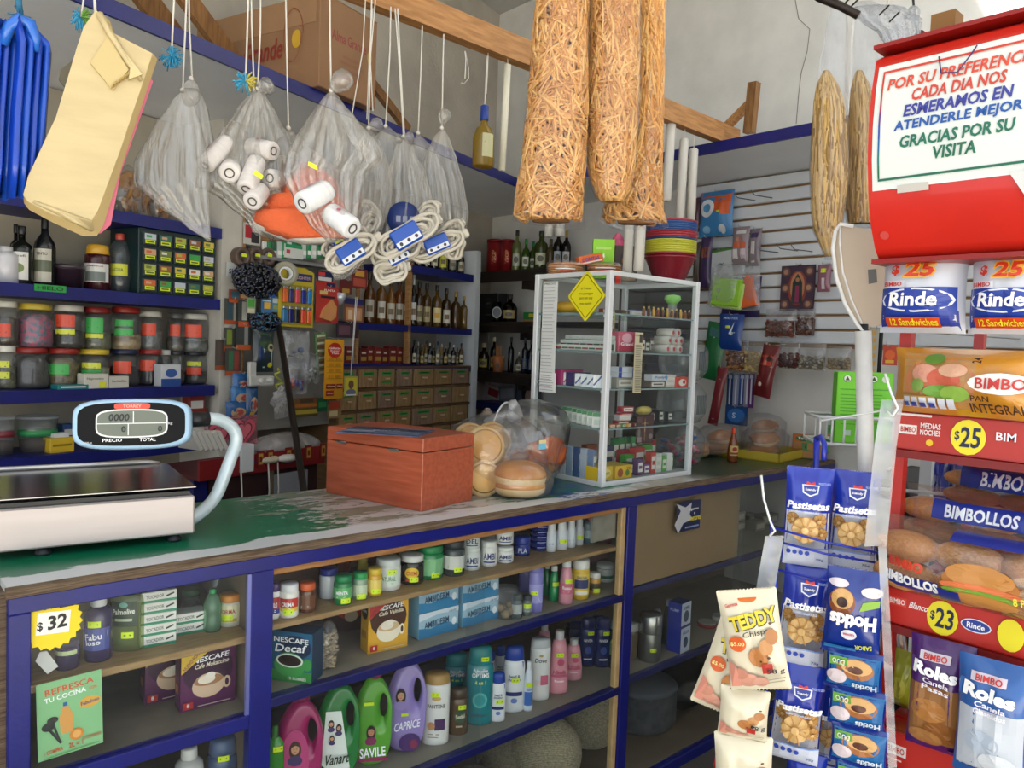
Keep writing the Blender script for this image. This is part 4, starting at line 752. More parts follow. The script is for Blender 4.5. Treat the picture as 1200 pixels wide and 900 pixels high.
# the glass display case
CX0,CX1,CY0,CY1,CZ0,CZ1=2.076,2.622,1.806,2.195,1.0,1.777
t=case=thing('display_case','tall glass display case with a white metal frame and glass shelves','display case',(CX0,CY0,CZ0))
AL=mat('#dfe3e6',.35,.1);CW,CD,CH=CX1-CX0,CY1-CY0,CZ1-CZ0;fr=.022
for x,y in((0,0),(CW-fr,0),(0,CD-fr),(CW-fr,CD-fr)):B(AL).box(x,x+fr,y,y+fr,0,CH,bev=.002).build('frame_post',t)
for z in(0,CH-.018):
 for y in(0,CD-.018):B(AL).box(fr,CW-fr,y+.002,y+.016,z,z+.018,bev=.002).build('frame_rail',t)
 for x in(.002,CW-.018):B(AL).box(x,x+.016,fr,CD-fr,z,z+.018,bev=.002).build('frame_rail',t)
CG=film(.006,(.95,.97,.97),.10,0,rough=.03)
for nm,a in(('front_glass',(fr,CW-fr,.006,.009,.018,CH-.018)),('side_glass',(.006,.009,fr,CD-fr,.018,CH-.018)),('side_glass',(CW-.009,CW-.006,fr,CD-fr,.018,CH-.018)),('top_glass',(.01,CW-.01,.01,CD-.01,CH-.010,CH-.006))):B(CG).box(*a).build(nm,t)
B(mat('#9aa0a0',.5)).box(.01,CW-.01,.01,CD-.01,.002,.018).build('floor_plate',t)
SG=film(.03,(.85,.92,.90),.2,0,rough=.05);SE=mat('#8fa3a5',.2,.2)
for z in(.627,.488,.354,.21):
 b=B(SG);b.box(.012,CW-.012,.012,CD-.02,z-.006,z);b.box(.010,.012,.012,CD-.02,z-.008,z+.001,SE);b.box(.012,CW-.012,.010,.012,z-.006,z,SE);b.build('glass_shelf',t)
 B(AL).box(.009,.02,.022,.034,z-.016,z-.006).build('shelf_clip',t)
CSH=(1.018,1.21,1.354,1.488,1.627)
def cpk(X,Y,k,w_,d_,h_,c_,lab,pr=None,rz=0,name='small_box',dz=0,cat='box',group=None):
 pr=pr or[('r',-w_*.4,h_*.2,w_*.4,h_*.8,'#e8e4dc'),('l',-w_*.3,h_*.5,w_*.3,h_*.5,h_*.2,c_)]
 return carton(name,lab,cat,(X,Y,CSH[k]+dz),w_,d_,h_,c_,pr,rz=rz,group=group)
cpk(2.125,1.835,0,.085,.06,.050,'#e3c02f','yellow box with oval label at the case floor, nearest the corner post',[('e',0,.025,.032,.018,'#f2e08a'),('t','DUENAS',0,.025,.05,.010,'#7a5a1a')],rz=-R(90)*0)
t_=cpk(2.225,1.83,0,.095,.10,.048,'#dcb42a','yellow tea box with flower print at the case floor, second along',[('e',-.02,.022,.016,.016,'#a8502a'),('e',.02,.02,.012,.012,'#4a7a2a'),('t','TE',.025,.036,.02,.008,'#7a2a1a')])
for i,(x,y,w_,h_,c_)in enumerate(((2.30,1.86,.03,.05,'#22262a'),(2.335,1.84,.032,.062,'#5a3a6a'),(2.36,1.93,.06,.085,'#b02f44'),(2.375,1.84,.035,.042,'#6a3a7a'),(2.415,1.84,.03,.085,'#b5423a'),(2.405,1.90,.06,.095,'#c23a3a'),(2.455,1.845,.04,.075,'#c8cfc6'),(2.475,1.92,.07,.10,'#4aa03a'),(2.50,1.85,.03,.06,'#5ab048'),(2.535,1.85,.035,.07,'#dfe3e0'),(2.57,1.87,.03,.06,'#3a8f3f'),(2.345,1.90,.05,.07,'#46b03c'),(2.56,1.96,.05,.11,'#b8303a'),(2.29,1.96,.06,.10,'#3a4a6a'),(2.20,1.97,.06,.11,'#8a4a30'),(2.52,2.02,.06,.09,'#9a2f48'))):
 cpk(x,y,0,w_,.03,h_,c_,('black','violet','crimson','dark violet','brick-red','red','pale green','bright green','leaf-green','white','mid green','grass-green','ruby','navy','brown','wine-coloured')[i]+' small medicine box standing on the floor of the display case')
for i in range(6):cpk(2.095+.0*i,1.86+.035*i,0,.02,.03,.11,('#7a8fb0','#b5c4d6','#44618f','#9ab0c6','#d0d8e0','#5a78a0')[i],ORD[i]+' bluish upright packet along the left side of the case floor',rz=0)
for i in range(5):
 b_=onY(722+7*i,528,1.96);cpk(b_.x,1.96,0,.03,.02,.13,('#1f7a3f','#2a8a48','#186a36','#34964f','#1f7a3f')[i],ORD[i]+' tall green sachet in the back of the case floor',name='sachet',cat='sachet')
for i in range(7):cpk(2.10+.028*i*.6,1.85+.042*i,1,.055,.006,.055,'#e6e8e2',ORD[i]+' card in the green edged row on the lowest shelf, left side',[('r',-.026,.04,.026,.054,'#2f8a4a'),('r',-.02,.01,.02,.03,'#c8d4cc')],rz=-.9,name='blister_card',cat='card')
for i,(z_,c_)in enumerate(((0,'#c02f3a'),(.022,'#d8dce0'),(.028,'#c8323c'),(.052,'#b82a38'))):cpk(2.235+.008*i,1.85,1,.06,.03,.021,c_,('lowest','thin white','third','top')[i]+' of the piled red toothpaste cartons on the lowest shelf',dz=z_,rz=-.1)
for i in range(5):cpk(2.15+.033*i,1.83,1,.03,.02,.012,('#c87a3a','#a85a2a','#4a8a3a','#d8a04a','#8a3a2a')[i],ORD[i]+' little sweet packet at the front of the lowest shelf',rz=.1*i,name='sweet',cat='sweet')
for i in range(5):cpk(2.47+.03*i,1.90+.02*(i%2),1,.028,.02,.03+.01*(i%3),('#2a2c30','#3a3f48','#20242a','#4a4f58','#30343a')[i],ORD[i]+' dark little packet at the right of the lowest shelf')
for i in range(9):cpk(2.098+.006*i,1.845+.036*i,2,.065,.006,.048,'#eceef2' if i<4 else '#ece4e4',ORD[i]+' white envelope in the slanting row on the middle shelf',[('l',-.03,.01,.0,.046,.006,'#4a5a9a' if i<4 else '#c8505a')],rz=-.95,name='seed_packet',cat='packet')
cpk(2.16,2.05,2,.12,.05,.06,'#c03a7a','magenta carton at the back of the middle shelf');cpk(2.15,1.99,2,.1,.04,.05,'#3a2a6a','dark violet carton at the back of the middle shelf')
for i,z_ in enumerate((.040,.060)):cpk(2.165+.06,1.835,2,.10,.05,.019,'#e4e8f2',('lower','upper')[i]+' blue and white flat carton beside the corner post',[('r',-.05,0,-.03,.019,'#2a4ab0'),('r',.03,0,.05,.019,'#2a4ab0')],dz=z_)
cpk(2.225,1.84,2,.10,.05,.039,'#a8a498','beige carton carrying the two blue and white flat ones')
cpk(2.42,1.83,2,.10,.04,.024,'#d8dce4','long white carton with blue lettering on the middle shelf',[('t','Kosdyl',0,.012,.06,.012,'#2a3a8a'),('e',.038,.012,.008,.008,'#5a9ac8')],dz=.028);cpk(2.42,1.84,2,.10,.04,.027,'#6a5a50','brown carton below the long white one')
cpk(2.50,1.84,2,.07,.04,.05,'#d9d2c8','cream striped carton on the middle shelf');cpk(2.565,1.83,2,.075,.04,.042,'#d4432e','orange red carton with white picture on the middle shelf',[('e',0,.02,.025,.014,'#f0e8e0'),('e',.01,.022,.01,.008,'#c8322a')])
for row in range(3):
 for i in range(8):cpk(2.10+.03*row,1.835+.034*i+.004*row,3,.03,.012,.022+.018*row,'#c9ccc6','small white and red medicine blister in the '+('front','middle','rear')[row]+' row, '+ORD[i]+' from the corner post',[('r',-.012,.006,.012,.012+.015*row,'#8f3a34' if i%2 else '#3f5c4a')],rz=-1.2,name='blister_pack',cat='medicine')
cpk(2.21,1.83,3,.10,.05,.075,'#c9506e','pink carton with heart print on the second shelf from the top',[('r',-.045,.002,.045,.024,'#b02a4a'),('e',0,.052,.03,.018,'#eab0c0'),('t','Gravel',0,.03,.07,.012,'#ffffff')])
for i,(x,z_)in enumerate(((2.50,0),(2.54,0),(2.58,0),(2.51,.034),(2.55,.034),(2.585,.034),(2.53,.066),(2.565,.066))):
 tt=thing('paper_roll','white wrapped roll piled in the case, '+('lowest row left','lowest row middle','lowest row right','middle row left','middle row centre','middle row right','top row left','top row right')[i],'roll',(x,1.86,CSH[3]+z_+.018),0,'white rolls piled in the case');B(mat('#d9d3cc',.6)).tube([(0,0,0),(0,.07,0)],.018,10).build('roll_body',tt);decal('print',[('e',0,0,.008,.008,'#c04a4a')],lambda u,v,e:(u,-.0005-e,v),tt)
for i in range(4):cpk(2.40+.03*i,1.93,3,.03,.02,.05+.01*(i%2),('#4a4038','#7a2a2a','#2a3a2a','#5a5048')[i],ORD[i]+' dark packet behind the newspaper cutting on the second shelf')
for i in range(22):
 x=2.30+.0145*i;tt=thing('chocolate_tube','small wrapped sweet in the top shelf row of the case, '+(ORD[i]if i<16 else('sixth','fifth','fourth','third','second','very')[i-16]+' last')+' from the left','sweet',(x,1.83+.012*(i%2),CSH[4]),0,'gold and brown sweets on the top case shelf')
 B(mat(('#8a4a1c','#c89a3a','#5a2a16')[i%3],.3,.3)).lathe([(.006,0),(.0065,.003),(.0065,.02+.004*(i%3)),(.004,.028)],8).build('wrapper',tt);B('#e8c860').ball((0,0,.03+.002*(i%3)),.004,None,6,4).build('twist',tt)
cpk(2.37,1.90,4,.13,.03,.022,'#c9ccd0','long pale flat box lying on the top case shelf',dz=0);
for i in range(5):cpk(2.40+.04*i,1.96,4,.038,.02,.03,('#4a3a8a','#5a4a9a','#3a2a6a','#6a4a8a','#4a2a5a')[i],ORD[i]+' purple sweet packet behind the top shelf row',rz=.2*i,name='sweet',cat='sweet')
for i in range(6):cpk(2.12+.03*i,1.86+.02*(i%3),4,.035,.02,.016,('#8a3a2a','#6a5a3a','#a8783a','#4a3a2a','#7a4a2a','#3a2a22')[i],ORD[i]+' brown toffee wrapper scattered on the top case shelf',rz=.5*i,name='sweet',cat='sweet')
tt=thing('yellow_sweet_bag','slumped yellow plastic bag on the top case shelf','bag',(2.17,2.10,CSH[4]));B(mat('#e8b32a',.35)).ball((0,0,.025),.07,None,16,10,.8,1.1,.38,wob=lambda a,z,f:1+.1*math.sin(5*a)).build('bag_body',tt)
def lit(u,v,e):return(CX0-.0015-e,u,v)
def paper(name,lab,cat,X,Yc,zc,w_,h_,col,items,face='side',rot=0):
 t=thing(name,lab,cat,(X,Yc,zc),R(-90)if face=='side' else 0)
 B(mat(col,.6)).box(-w_/2,w_/2,-.0008,0,-h_/2,h_/2).build('paper',t)
 decal('print',items,lambda u,v,e:(u,-.0008-e,v),t,eps=.0002);return t
a,b_=onX(637,345,CX0),onX(654,345,CX0);zt,zb=onX(645,330,CX0).z,onX(645,457,CX0).z
yc=(a.y+b_.y)/2;wv=abs(a.y-b_.y);hv=zt-zb
paper('price_list','long handwritten price list taped on the left side of the case','paper',CX0-.002,yc,(zt+zb)/2,wv,hv,'#dfe2e0',[('t','PRECIOS',0,hv*.48,wv*.8,.008,'#4a4a4a')]+lines(-wv*.42,wv*.42,-hv*.48,hv*.46,30,'#a9adb2',.0025))
paper('note_paper','white handwritten sheet overlapping the bottom of the long price list','paper',CX0-.004,yc-.006,zb+.028,wv*1.12,.075,'#eceeec',lines(-wv*.5,wv*.5,-.033,.033,7,'#a0a4ac',.002))
q=onX(688,347,CX0);L_=.072
t=thing('diamond_sign','yellow diamond shaped warning sign stuck on the glass case','sign',(CX0-.004,q.y,q.z),R(-90),rot=(0,0,R(-90)))
def rrect(s,r_):
 o=[]
 for k in range(4):
  for j in range(5):a=math.pi/2*k+math.pi/2*j/4;o.append(((s-r_)*(1 if k in(0,3)else-1)+r_*math.cos(a),(s-r_)*(1 if k in(0,1)else-1)+r_*math.sin(a)))
 return o
rd=lambda P:[((x-y)*.7071,(x+y)*.7071)for x,y in P]
B(mat('#eae01e',.4)).prism(rd(rrect(.066,.008)),-.001,.001).build('sign_plate',t)
decal('sign_print',[('p',rd(rrect(.058,.008)),'#2a2a14'),('p',rd(rrect(.0555,.008)),'#ece322'),('t','El Trabajo',0,.026,.052,.010,'#8a8420'),('t','me persigue',0,.008,.068,.011,'#8a8420'),('t','pero yo soy',0,-.010,.066,.011,'#8a8420'),('t','mas rapido',0,-.028,.058,.010,'#8a8420')],lambda u,v,e:(u,-.001-e,v),t,eps=.0003)
a=onY(747,425,CY0);
p0,p1=onY(740,392,CY0),onY(752,463,CY0);wv=.046;hv=p0.z-p1.z
paper('newspaper_cutting','narrow yellowed newspaper cutting taped to the front of the case','paper',a.x,CY0-.002,a.z,wv,hv,'#c9c3a4',[('t','OPINION',-.01,hv*.45,.024,.006,'#3a3a30'),('r',.002,hv*.33,.020,hv*.47,'#3a3832')]+lines(-.020,.020,-hv*.48,hv*.30,30,'#6a675a',.0022),'front')
q=onY(760,500,CY0);paper('framed_crucifix_print','dark print of a crucifix between small figures, taped inside the case front','picture',q.x,CY0+.018,q.z-.01,.105,.11,'#3a2228',[('r',-.05,-.05,.05,.05,'#4a2a30'),('r',-.003,-.045,.003,.04,'#8a6a48'),('r',-.02,.018,.02,.023,'#8a6a48'),('e',0,.022,.003,.004,'#d8b890'),('r',-.002,-.01,.002,.02,'#c8a880'),('r',-.045,.025,-.02,.045,'#6a4a48'),('e',-.035,-.015,.008,.02,'#7a7a70'),('e',.035,-.03,.012,.01,'#8a7a78'),('r',-.045,-.05,-.02,-.03,'#9a8a88')],'front')
q=onY(767,479,CY0);tt=thing('yellow_tissue','crumpled pale yellow paper above the crucifix print','paper',(q.x,CY0+.05,CSH[1]+.055));B(mat('#c9b35a',.7)).ball((0,0,0),.035,None,14,8,1.2,.5,.5,wob=lambda a,z,f:1+.2*math.sin(5*a+4*f)).build('tissue',tt)
q=onY(722,328,CY0);paper('red_label','small red paper label on the top corner of the case front','label',q.x+.008,CY0-.002,q.z,.028,.026,'#b5302a',[('r',-.009,-.006,.009,.004,'#8a2420')],'front')
q=onY(718,375,CY0);paper('face_note','small yellow note with a black scribble behind the case front','note',q.x+.012,CY0+.012,q.z,.024,.058,'#c4b860',[('e',0,-.01,.004,.014,'#2a2a22'),('e',.003,.012,.003,.006,'#2a2a22')],'front')
q=onY(803,345,CY0);tt=thing('green_cup','green topped clear cup on the top shelf at the right end','cup',(2.57,1.90,CSH[4]));B('#8fd46a').lathe([(.0,.10),(.03,.095),(.034,.08),(.012,.055)],12).build('top',tt);B(film(.4,gloss=.3,wr=0)).lathe([(.014,0),(.018,.06)],12).build('cup_body',tt)
# on top of the case
def tostadas(X,Y,r_,n,lab,c_='#d9a56a'):
 t=thing('tostada_pack',lab,'tostadas',(X,Y,CZ1));rr=random.Random(int(X*100))
 for i in range(n):
  b=B(mat(c_ if i%2 else '#c98a4e',.8,var=.15,scale=40));q=r_*rr.uniform(.95,1.02)
  b.lathe([(q*.98,0),(q,.003),(q*.96,.006),(.001,.008)],24,M=Matrix.Translation((rr.uniform(-.003,.003),rr.uniform(-.003,.003),.009*i+.002))@Matrix.Rotation(rr.uniform(-.03,.03),4,'X'));b.build('tostada',t)
 b=B(BAG);b.lathe([(r_*.9,0),(r_*1.05,.004),(r_*1.06,.009*n),(r_*.9,.009*n+.008),(.001,.009*n+.009)],26,wob=lambda a,z,f:1+.02*math.sin(9*a));b.build('clear_bag',t)
 decal('print',[('r',-.03,.008,.02,.014,'#d8442a'),('r',-.05,.018,.03,.022,'#f0f0ea')],cyl(r_*1.07),t,loc=(0,0,0),rot=(0,0,-.7));return t
p=onZ(662,316,CZ1);tostadas(2.165,2.115,.072,5,'stack of tostadas in clear wrap at the left corner of the case top')
tostadas(2.215,1.955,.065,4,'stack of tostadas with red print, second on the case top','#c97a40')
tt=carton('chip_packet','orange and white snack packet leaning over the second tostada stack','packet',(2.22,2.03,CZ1+.048),.10,.035,.035,'#dd6a2a',[('t','DORITAS',0,.018,.07,.014,'#2a3a9a'),('r',-.045,.004,.045,.009,'#f0e8e0')],rz=-.5,rot=(.0,-.25,-.5))
carton('upright_box','bright green box face of a boxed blender standing on the case','box',(2.32,2.06,CZ1),.085,.05,.155,'#86cc2c',[('r',-.042,.0,.042,.155,'#8fd42e'),('t','24',-.01,.09,.03,.018,'#f2faea'),('r',-.03,.115,.03,.125,'#b8e070')],rz=-.75)
carton('upright_box','dark portrait box standing beside the bright green box on the case','box',(2.43,2.035,CZ1),.095,.04,.14,'#3a2c24',face(-.0,.08,.045,'#181210','#8a6048','#4a6a2a')+[('r',-.04,.0,.04,.03,'#8a6a4a')],rz=-.65)
tt=thing('pink_cloth_bag','pink patterned plastic bag hanging behind the boxes on the case','bag',(2.52,2.16,CZ1));B(mat('#b5486a',.5,var=.3,scale=40)).ball((0,0,.11),.07,None,14,10,.6,.4,1.5,wob=lambda a,z,f:1+.1*math.sin(4*a)).build('bag_body',tt)
p=Vector((2.70,2.02,0));rb=.108;bc=['#8e2433']*1+['#8e2433']+['#c3c23a']*6+['#233a72']+['#a52c38']*3+['#1f4f8f']*4+['#a53a44']
zz=0
for i,c_ in enumerate(bc):
 if i==0:z_=1.79
 else:z_=1.79+.004+.0092*i
 nm={'#8e2433':'maroon','#c3c23a':'lime yellow','#233a72':'navy','#a52c38':'red','#1f4f8f':'blue','#a53a44':'coral'}[c_]
 t=thing('plastic_bowl',nm+' plastic bowl in the tall stack, '+('lowest' if i==0 else ORD[i-1]+' above the lowest'),'bowl',(p.x,p.y,z_),0,'stack of coloured plastic bowls')
 b=B(mat(c_,.3,coat=.3));h_=.105;b.lathe([(.06,0),(.064,.004),(rb*.96,h_-.008),(rb*1.0,h_-.006),(rb*1.02,h_),(rb*.97,h_),(rb*.90,h_-.01),(.060,.008),(.001,.007)],30,sx=1.0);b.build('bowl_wall',t)
t=thing('bowl_shelf_jar','clear round sweet jar, unused','jar')
bpy.data.objects.remove(t)
for i,(z_,c_)in enumerate(((1.0,'#b5305a'),(1.185,'#8a8f92'),(1.37,'#7d8284'))):
 t=thing('round_sweet_jar',('lowest','middle','top')[i]+' clear round jar in the pile right of the glass case','jar',(2.775,1.98,z_))
 b=B(film(.10,(.9,.93,.94),.4,0));b.lathe([(.05,.002),(.08,.012),(.104,.05),(.108,.09),(.104,.135),(.075,.172),(.06,.18)],28);b.build('jar_body',t)
 if i==0:
  rr=random.Random(5)
  for k in range(46):
   a=rr.uniform(0,6.28);q=.085*math.sqrt(rr.random());tt=B(mat(('#b5305a','#2f5aa8','#c84a6a','#8a2a48')[k%4],.3)).ball((q*math.cos(a),q*math.sin(a),.03+.10*rr.random()),.014,None,8,5,1.3,1,.7).build('sweet',t)
 else:
  b=B(mat('#5c6468',.4));[b.box(-.03+.011*k,-.026+.011*k,-.104,-.100,.05,.13)for k in range(6)];tag(b.build('barcode_bars',t),kind='stuff')
t=thing('yellow_tray','shallow yellow cardboard tray under the bread at the counter end','tray',(3.44,1.80,1.0),.12)
b=B(mat('#b9a32e',.6));b.box(-.17,.18,0,.33,0,.006);b.box(-.17,.18,0,.008,0,.042);b.box(-.17,.18,.322,.33,0,.042);b.box(-.17,-.162,0,.33,0,.042);b.box(.172,.18,0,.33,0,.042);b.build('tray_body',t)
DB=mat('#a8764a',.8,col2='#8f5c34',scale=8);DBP=mat('#b99a72',.8)
for j,(x,y,n_,lb)in enumerate(((3.40,1.93,2,'bag of dusty round breads piled on the yellow tray, front'),(3.53,2.02,3,'bag of round breads on the yellow tray, rear right'),(3.28,2.10,2,'bag of round breads on the yellow tray, rear left'),(3.14,2.12,1,'slumped bag with flat bread lying left of the tray'))):
 t=thing('bread_bag',lb,'bag',(x,y,1.008 if j<3 else 1.0))
 for k in range(n_):
  for s in(-1,1):
   b=B();bun(b,(s*.055+.012*k,.02*s,.028+.048*k),.058,.6,DB,DBP,Matrix.Rotation(.15*s,4,'Y'));b.build('bread',t)
 b=B(film(.06,gloss=.35,wr=14));sackmesh(b,[(.08,.0),(.125,.02),(.13,.05*n_),(.09,.05*n_+.03),(.03,.05*n_+.045)],26,1.05,.8,.05,7);b.build('clear_bag',t)
p=onZ(861,533,1.0);bottle('sauce_bottle','brown hot sauce bottle with red cap and cream label on the far counter','bottle',(3.12,1.93,1.0),.024,.155,'ketchup',mat('#7a3a14',.1,spec=.8),'#d8421f',[('r',-.024,.03,.024,.075,'#c8b06a'),('e',0,.06,.012,.01,'#9a2a1c'),('r',-.02,.036,.02,.045,'#8a3a1c')],rz=-.6)
for i,(x,y,z_,c_,lb)in enumerate(((945,483,0,'#b8642a','orange'),(962,486,0,'#3f8a4a','sage green'),(985,473,.07,'#2f7a3a','dark green'),(955,505,-.05,'#5a7a4a','olive green'))):
 q=onX(x,y,3.58);hh=.075
 carton('soup_packet',lb+' soup sachet box beside the bread on the far counter','packet',(3.56,q.y,1.0+(.001 if i in(3,)else .04 if i<2 else .10)),.10,.03,hh,c_,[('r',-.045,.004,.045,.038,'#a8784a'),('e',0,.055,.035,.013,'#1f5a2a'),('t','Tang',0,.055,.05,.016,'#e8f0e0',.05,.2)],rz=-R(80))
# shelf unit on the left wall
SH=mat('#0e1664',.45,var=.12,scale=10,bump=.15,bscale=90);DEEP=.29
def lshelf(name,s0,s1,z,th=.045,z2=None,lab=None,m=SH):
 t=thing(name,lab,'shelf',LP(s0,0,z-th),TH)
 L_=s1-s0;dz=(z2-z)if z2 is not None else 0
 b=B(m);b.add([(x,y,zz+(dz if x else 0))for x in(0,L_)for y in(0,DEEP)for zz in(0,th)],[(0,1,3,2),(4,6,7,5),(0,4,5,1),(2,3,7,6),(0,2,6,4),(1,5,7,3)]);b.build('board',t);return t
lsh=[lshelf('wall_shelf',-2.2,.497,1.957,lab='topmost blue shelf board of the left unit, under the snack bags'),lshelf('wall_shelf',-2.2,.486,1.650,lab='blue shelf board under the oil bottles and the drawer cabinet'),lshelf('wall_shelf',-2.2,.466,1.277,lab='blue shelf board under the two tiers of sweet jars'),lshelf('wall_shelf',-2.2,.40,1.042,lab='lowest blue shelf board, behind the scale display'),lshelf('wall_shelf',1.70,2.424,1.942,lab='highest blue shelf board of the liquor unit'),lshelf('wall_shelf',1.25,2.425,1.590,.036,lab='blue liquor shelf board in the middle of the unit'),lshelf('wall_shelf',1.20,2.43,1.372,.036,1.350,lab='blue shelf board right above the small wooden drawers')]
t=thing('shelf_tag','green handwritten tag on the edge of the blue shelf','label',onL(59,338,-.002),TH);B(mat('#2f9a48',.5)).box(-.055,.055,-.001,0,-.012,.012).build('paper',t);decal('print',[('t','HIELO',0,0,.09,.014,'#173a1e')],lambda u,v,e:(u,-.0015-e,v),t)
struct('trim_5',lbox(B(mat('#a39c8c',.8,var=.08,scale=6)),-2.2,.49,.27,.30,-.125,2.42))
struct('trim_6',lbox(B(WOOD),.595,.615,.0,.03,1.3,2.40));struct('trim_7',lbox(B(WOOD),1.775,1.800,.0,.03,1.37,2.2))
def lslot(xl,xr,yt,yb,off):
 xc=(xl+xr)/2;q=onL(xc,(yt+yb)/2,off);dep=(q-CAM).dot(fw);r=(xr-xl)/2*dep/F
 return Ls(q),r,onL(xc,yt,off).z,onL(xc,yb,off).z
def LB(px,z,kind,body,cap,label,off=.10,name='bottle',cat='bottle',items=None,dx=0,**k):
 s,r,zt,zb=lslot(*px,off);h=zt-z;q=LP(s,off,z);it=items(r,h)if items else None
 return bottle(name,label,cat,q,r,h,kind,body,cap,it,1,1,TH-.75,**k)
GL=lambda c,a=.5:film(a,hx(c),.35,0,body=c,rough=.06)
Z2,Z3,Z4,Z1=1.650,1.277,1.042,1.957
LB((-6,20,289,329),Z2,'shampoo','#c9c8cc','#b8b7bb','grey-white plastic jug cut by the left edge of the shelf',name='jug',cat='jug')
LB((14,37,265,331),Z2,'liquor','#14160f','#101010','dark oil bottle with white olive label on the upper left shelf',items=lambda w,h:[('r',-w*.9,h*.08,w*.9,h*.55,'#d6d4cc'),('t','Josefi',0,h*.48,w*1.2,h*.05,'#3a3a30'),('e',0,h*.28,w*.5,h*.08,'#6a7a3a')])
LB((12,25,263,300),Z2,'liquor','#17150f','#0e0e0e','dark bottle hidden behind the oil bottle',off=.2)
LB((41,64,252,334),Z2,'wine','#0f1110','#0c0d0d','black wine bottle with pale landscape label',items=lambda w,h:[('r',-w*.9,h*.06,w*.9,h*.52,'#b9b5a6'),('r',-w*.9,h*.2,w*.9,h*.36,'#5a604a'),('t','TINTO',0,h*.45,w,h*.04,'#2a2a24')])
s,r,zt,zb=lslot(63,97,314,337,.10);t=thing('plastic_tub','dark purple round tub with lid between wine bottle and juice bottle','tub',LP(s,.10,Z2));B(mat('#2a1d26',.3)).lathe([(r*.82,0),(r*.95,.07),(r,.072)],20).build('tub',t);B(mat('#3c3038',.3)).lathe([(r*1.03,.072),(r*1.03,.085),(r*.9,.088)],20).build('lid',t)
LB((100,129,287,340),Z2,'topcap','#3a1016','#c99a2c','dark red bottle with yellow cap and white picture label',items=lambda w,h:[('r',-w*1.1,h*.18,w*1.1,h*.58,'#cfd0cc'),('r',-w*.8,h*.2,w*.8,h*.4,'#6a7470'),('t','JAMAICA',0,h*.52,w*1.3,h*.05,'#8a2a2a')])
LB((128,153,274,343),Z2,'soda',GL('#c8d4d8',.12),'#b5483a','clear water bottle with red cap and yellow label',items=lambda w,h:[('r',-w*.7,h*.28,w*.9,h*.48,'#c9cc3a'),('t','AGUA',.0,h*.38,w,h*.06,'#4a5a20')])
a,c=onL(161,348,.02),onL(251,350,.02);s0,s1=Ls(a),Ls(c);h_=onL(200,272,.02).z-Z2
t=thing('drawer_cabinet','dark green cabinet of twenty small clear drawers with neon price tags','cabinet',LP(s0,.01,Z2),TH);W_=s1-s0
B(mat('#10282a',.4)).box(0,W_,.006,.20,0,h_,bev=.002).build('cabinet_body',t)
cols=('#c8643a','#d8d4cc','#a8b04a','#3a9a4a','#c8a07a','#8a5a3a','#b8c0c8','#6a7a3a','#d0b84a','#3a6a5a')
for rw in range(4):
 for cl in range(5):
  x0=W_*(.04+.19*cl);z0=h_*(.04+.235*rw);dw,dh=W_*.165,h_*.19
  b=B(mat('#3a4446',.2));b.box(x0,x0+dw,-.004,.008,z0,z0+dh);o=b.build('drawer',t)
  b=B(mat('#1c2526',.3));b.box(x0+dw*.3,x0+dw*.7,-.010,-.004,z0+dh*.02,z0+dh*.12);b.build('handle',o)
  decal('drawer_card',[('r',x0+dw*.08,z0+dh*.45,x0+dw*.92,z0+dh*.92,cols[(cl*3+rw*2)%10]),('r',x0+dw*.2,z0+dh*.6,x0+dw*.6,z0+dh*.8,cols[(cl+rw*3+4)%10]),('r',x0+dw*.12,z0+dh*.12,x0+dw*.85,z0+dh*.42,'#cfe02a'),('l',x0+dw*.2,z0+dh*.27,x0+dw*.75,z0+dh*.27,dh*.12,'#5a6a20')],lambda u,v,e:(u,-.0045-e,v),o,eps=.0003)
SN=mat('#a8793f',.7,col2='#8a5c2a',scale=20)
def snackbag(px,lb,n=16,off=.12,sd=0,rough_h=None):
 s,r,zt,zb=lslot(*px,off);h=max(.06,zt-Z1);t=thing('snack_bag',lb,'bag',LP(s,off,Z1),TH);rr=random.Random(sd)
 for k in range(n):
  a=rr.uniform(0,6.28);q=r*.6*rr.random();b=B(SN);M_=Matrix.Translation((q*math.cos(a),q*math.sin(a)*.7,h*.15+h*.7*rr.random()))@Matrix.Rotation(rr.uniform(-.5,.5)+1.57,4,'Y')@Matrix.Rotation(rr.uniform(-1,1),4,'X')
  b.lathe([(r*.45,-.006),(r*.5,0),(r*.45,.006)],12,M=M_);b.build('snack',t)
 b=B(BAG);sackmesh(b,[(r*.7,0),(r*1.02,h*.15),(r*1.0,h*.7),(r*.5,h*.95),(r*.1,h*1.05)],20,1,.7,.06,6,seed=sd);b.build('clear_bag',t)
snackbag((134,166,196,247),'brown cracker bag hanging half behind the beige bundle on the top shelf',sd=1)
snackbag((152,182,203,250),'brown cracker bag in the middle of the left top shelf',sd=2,off=.16);snackbag((176,198,225,252),'low bag of brown crackers left of the empty clear bags',sd=3)
snackbag((244,266,228,264),'bag of brown crackers at the right end of the top shelf',sd=4)
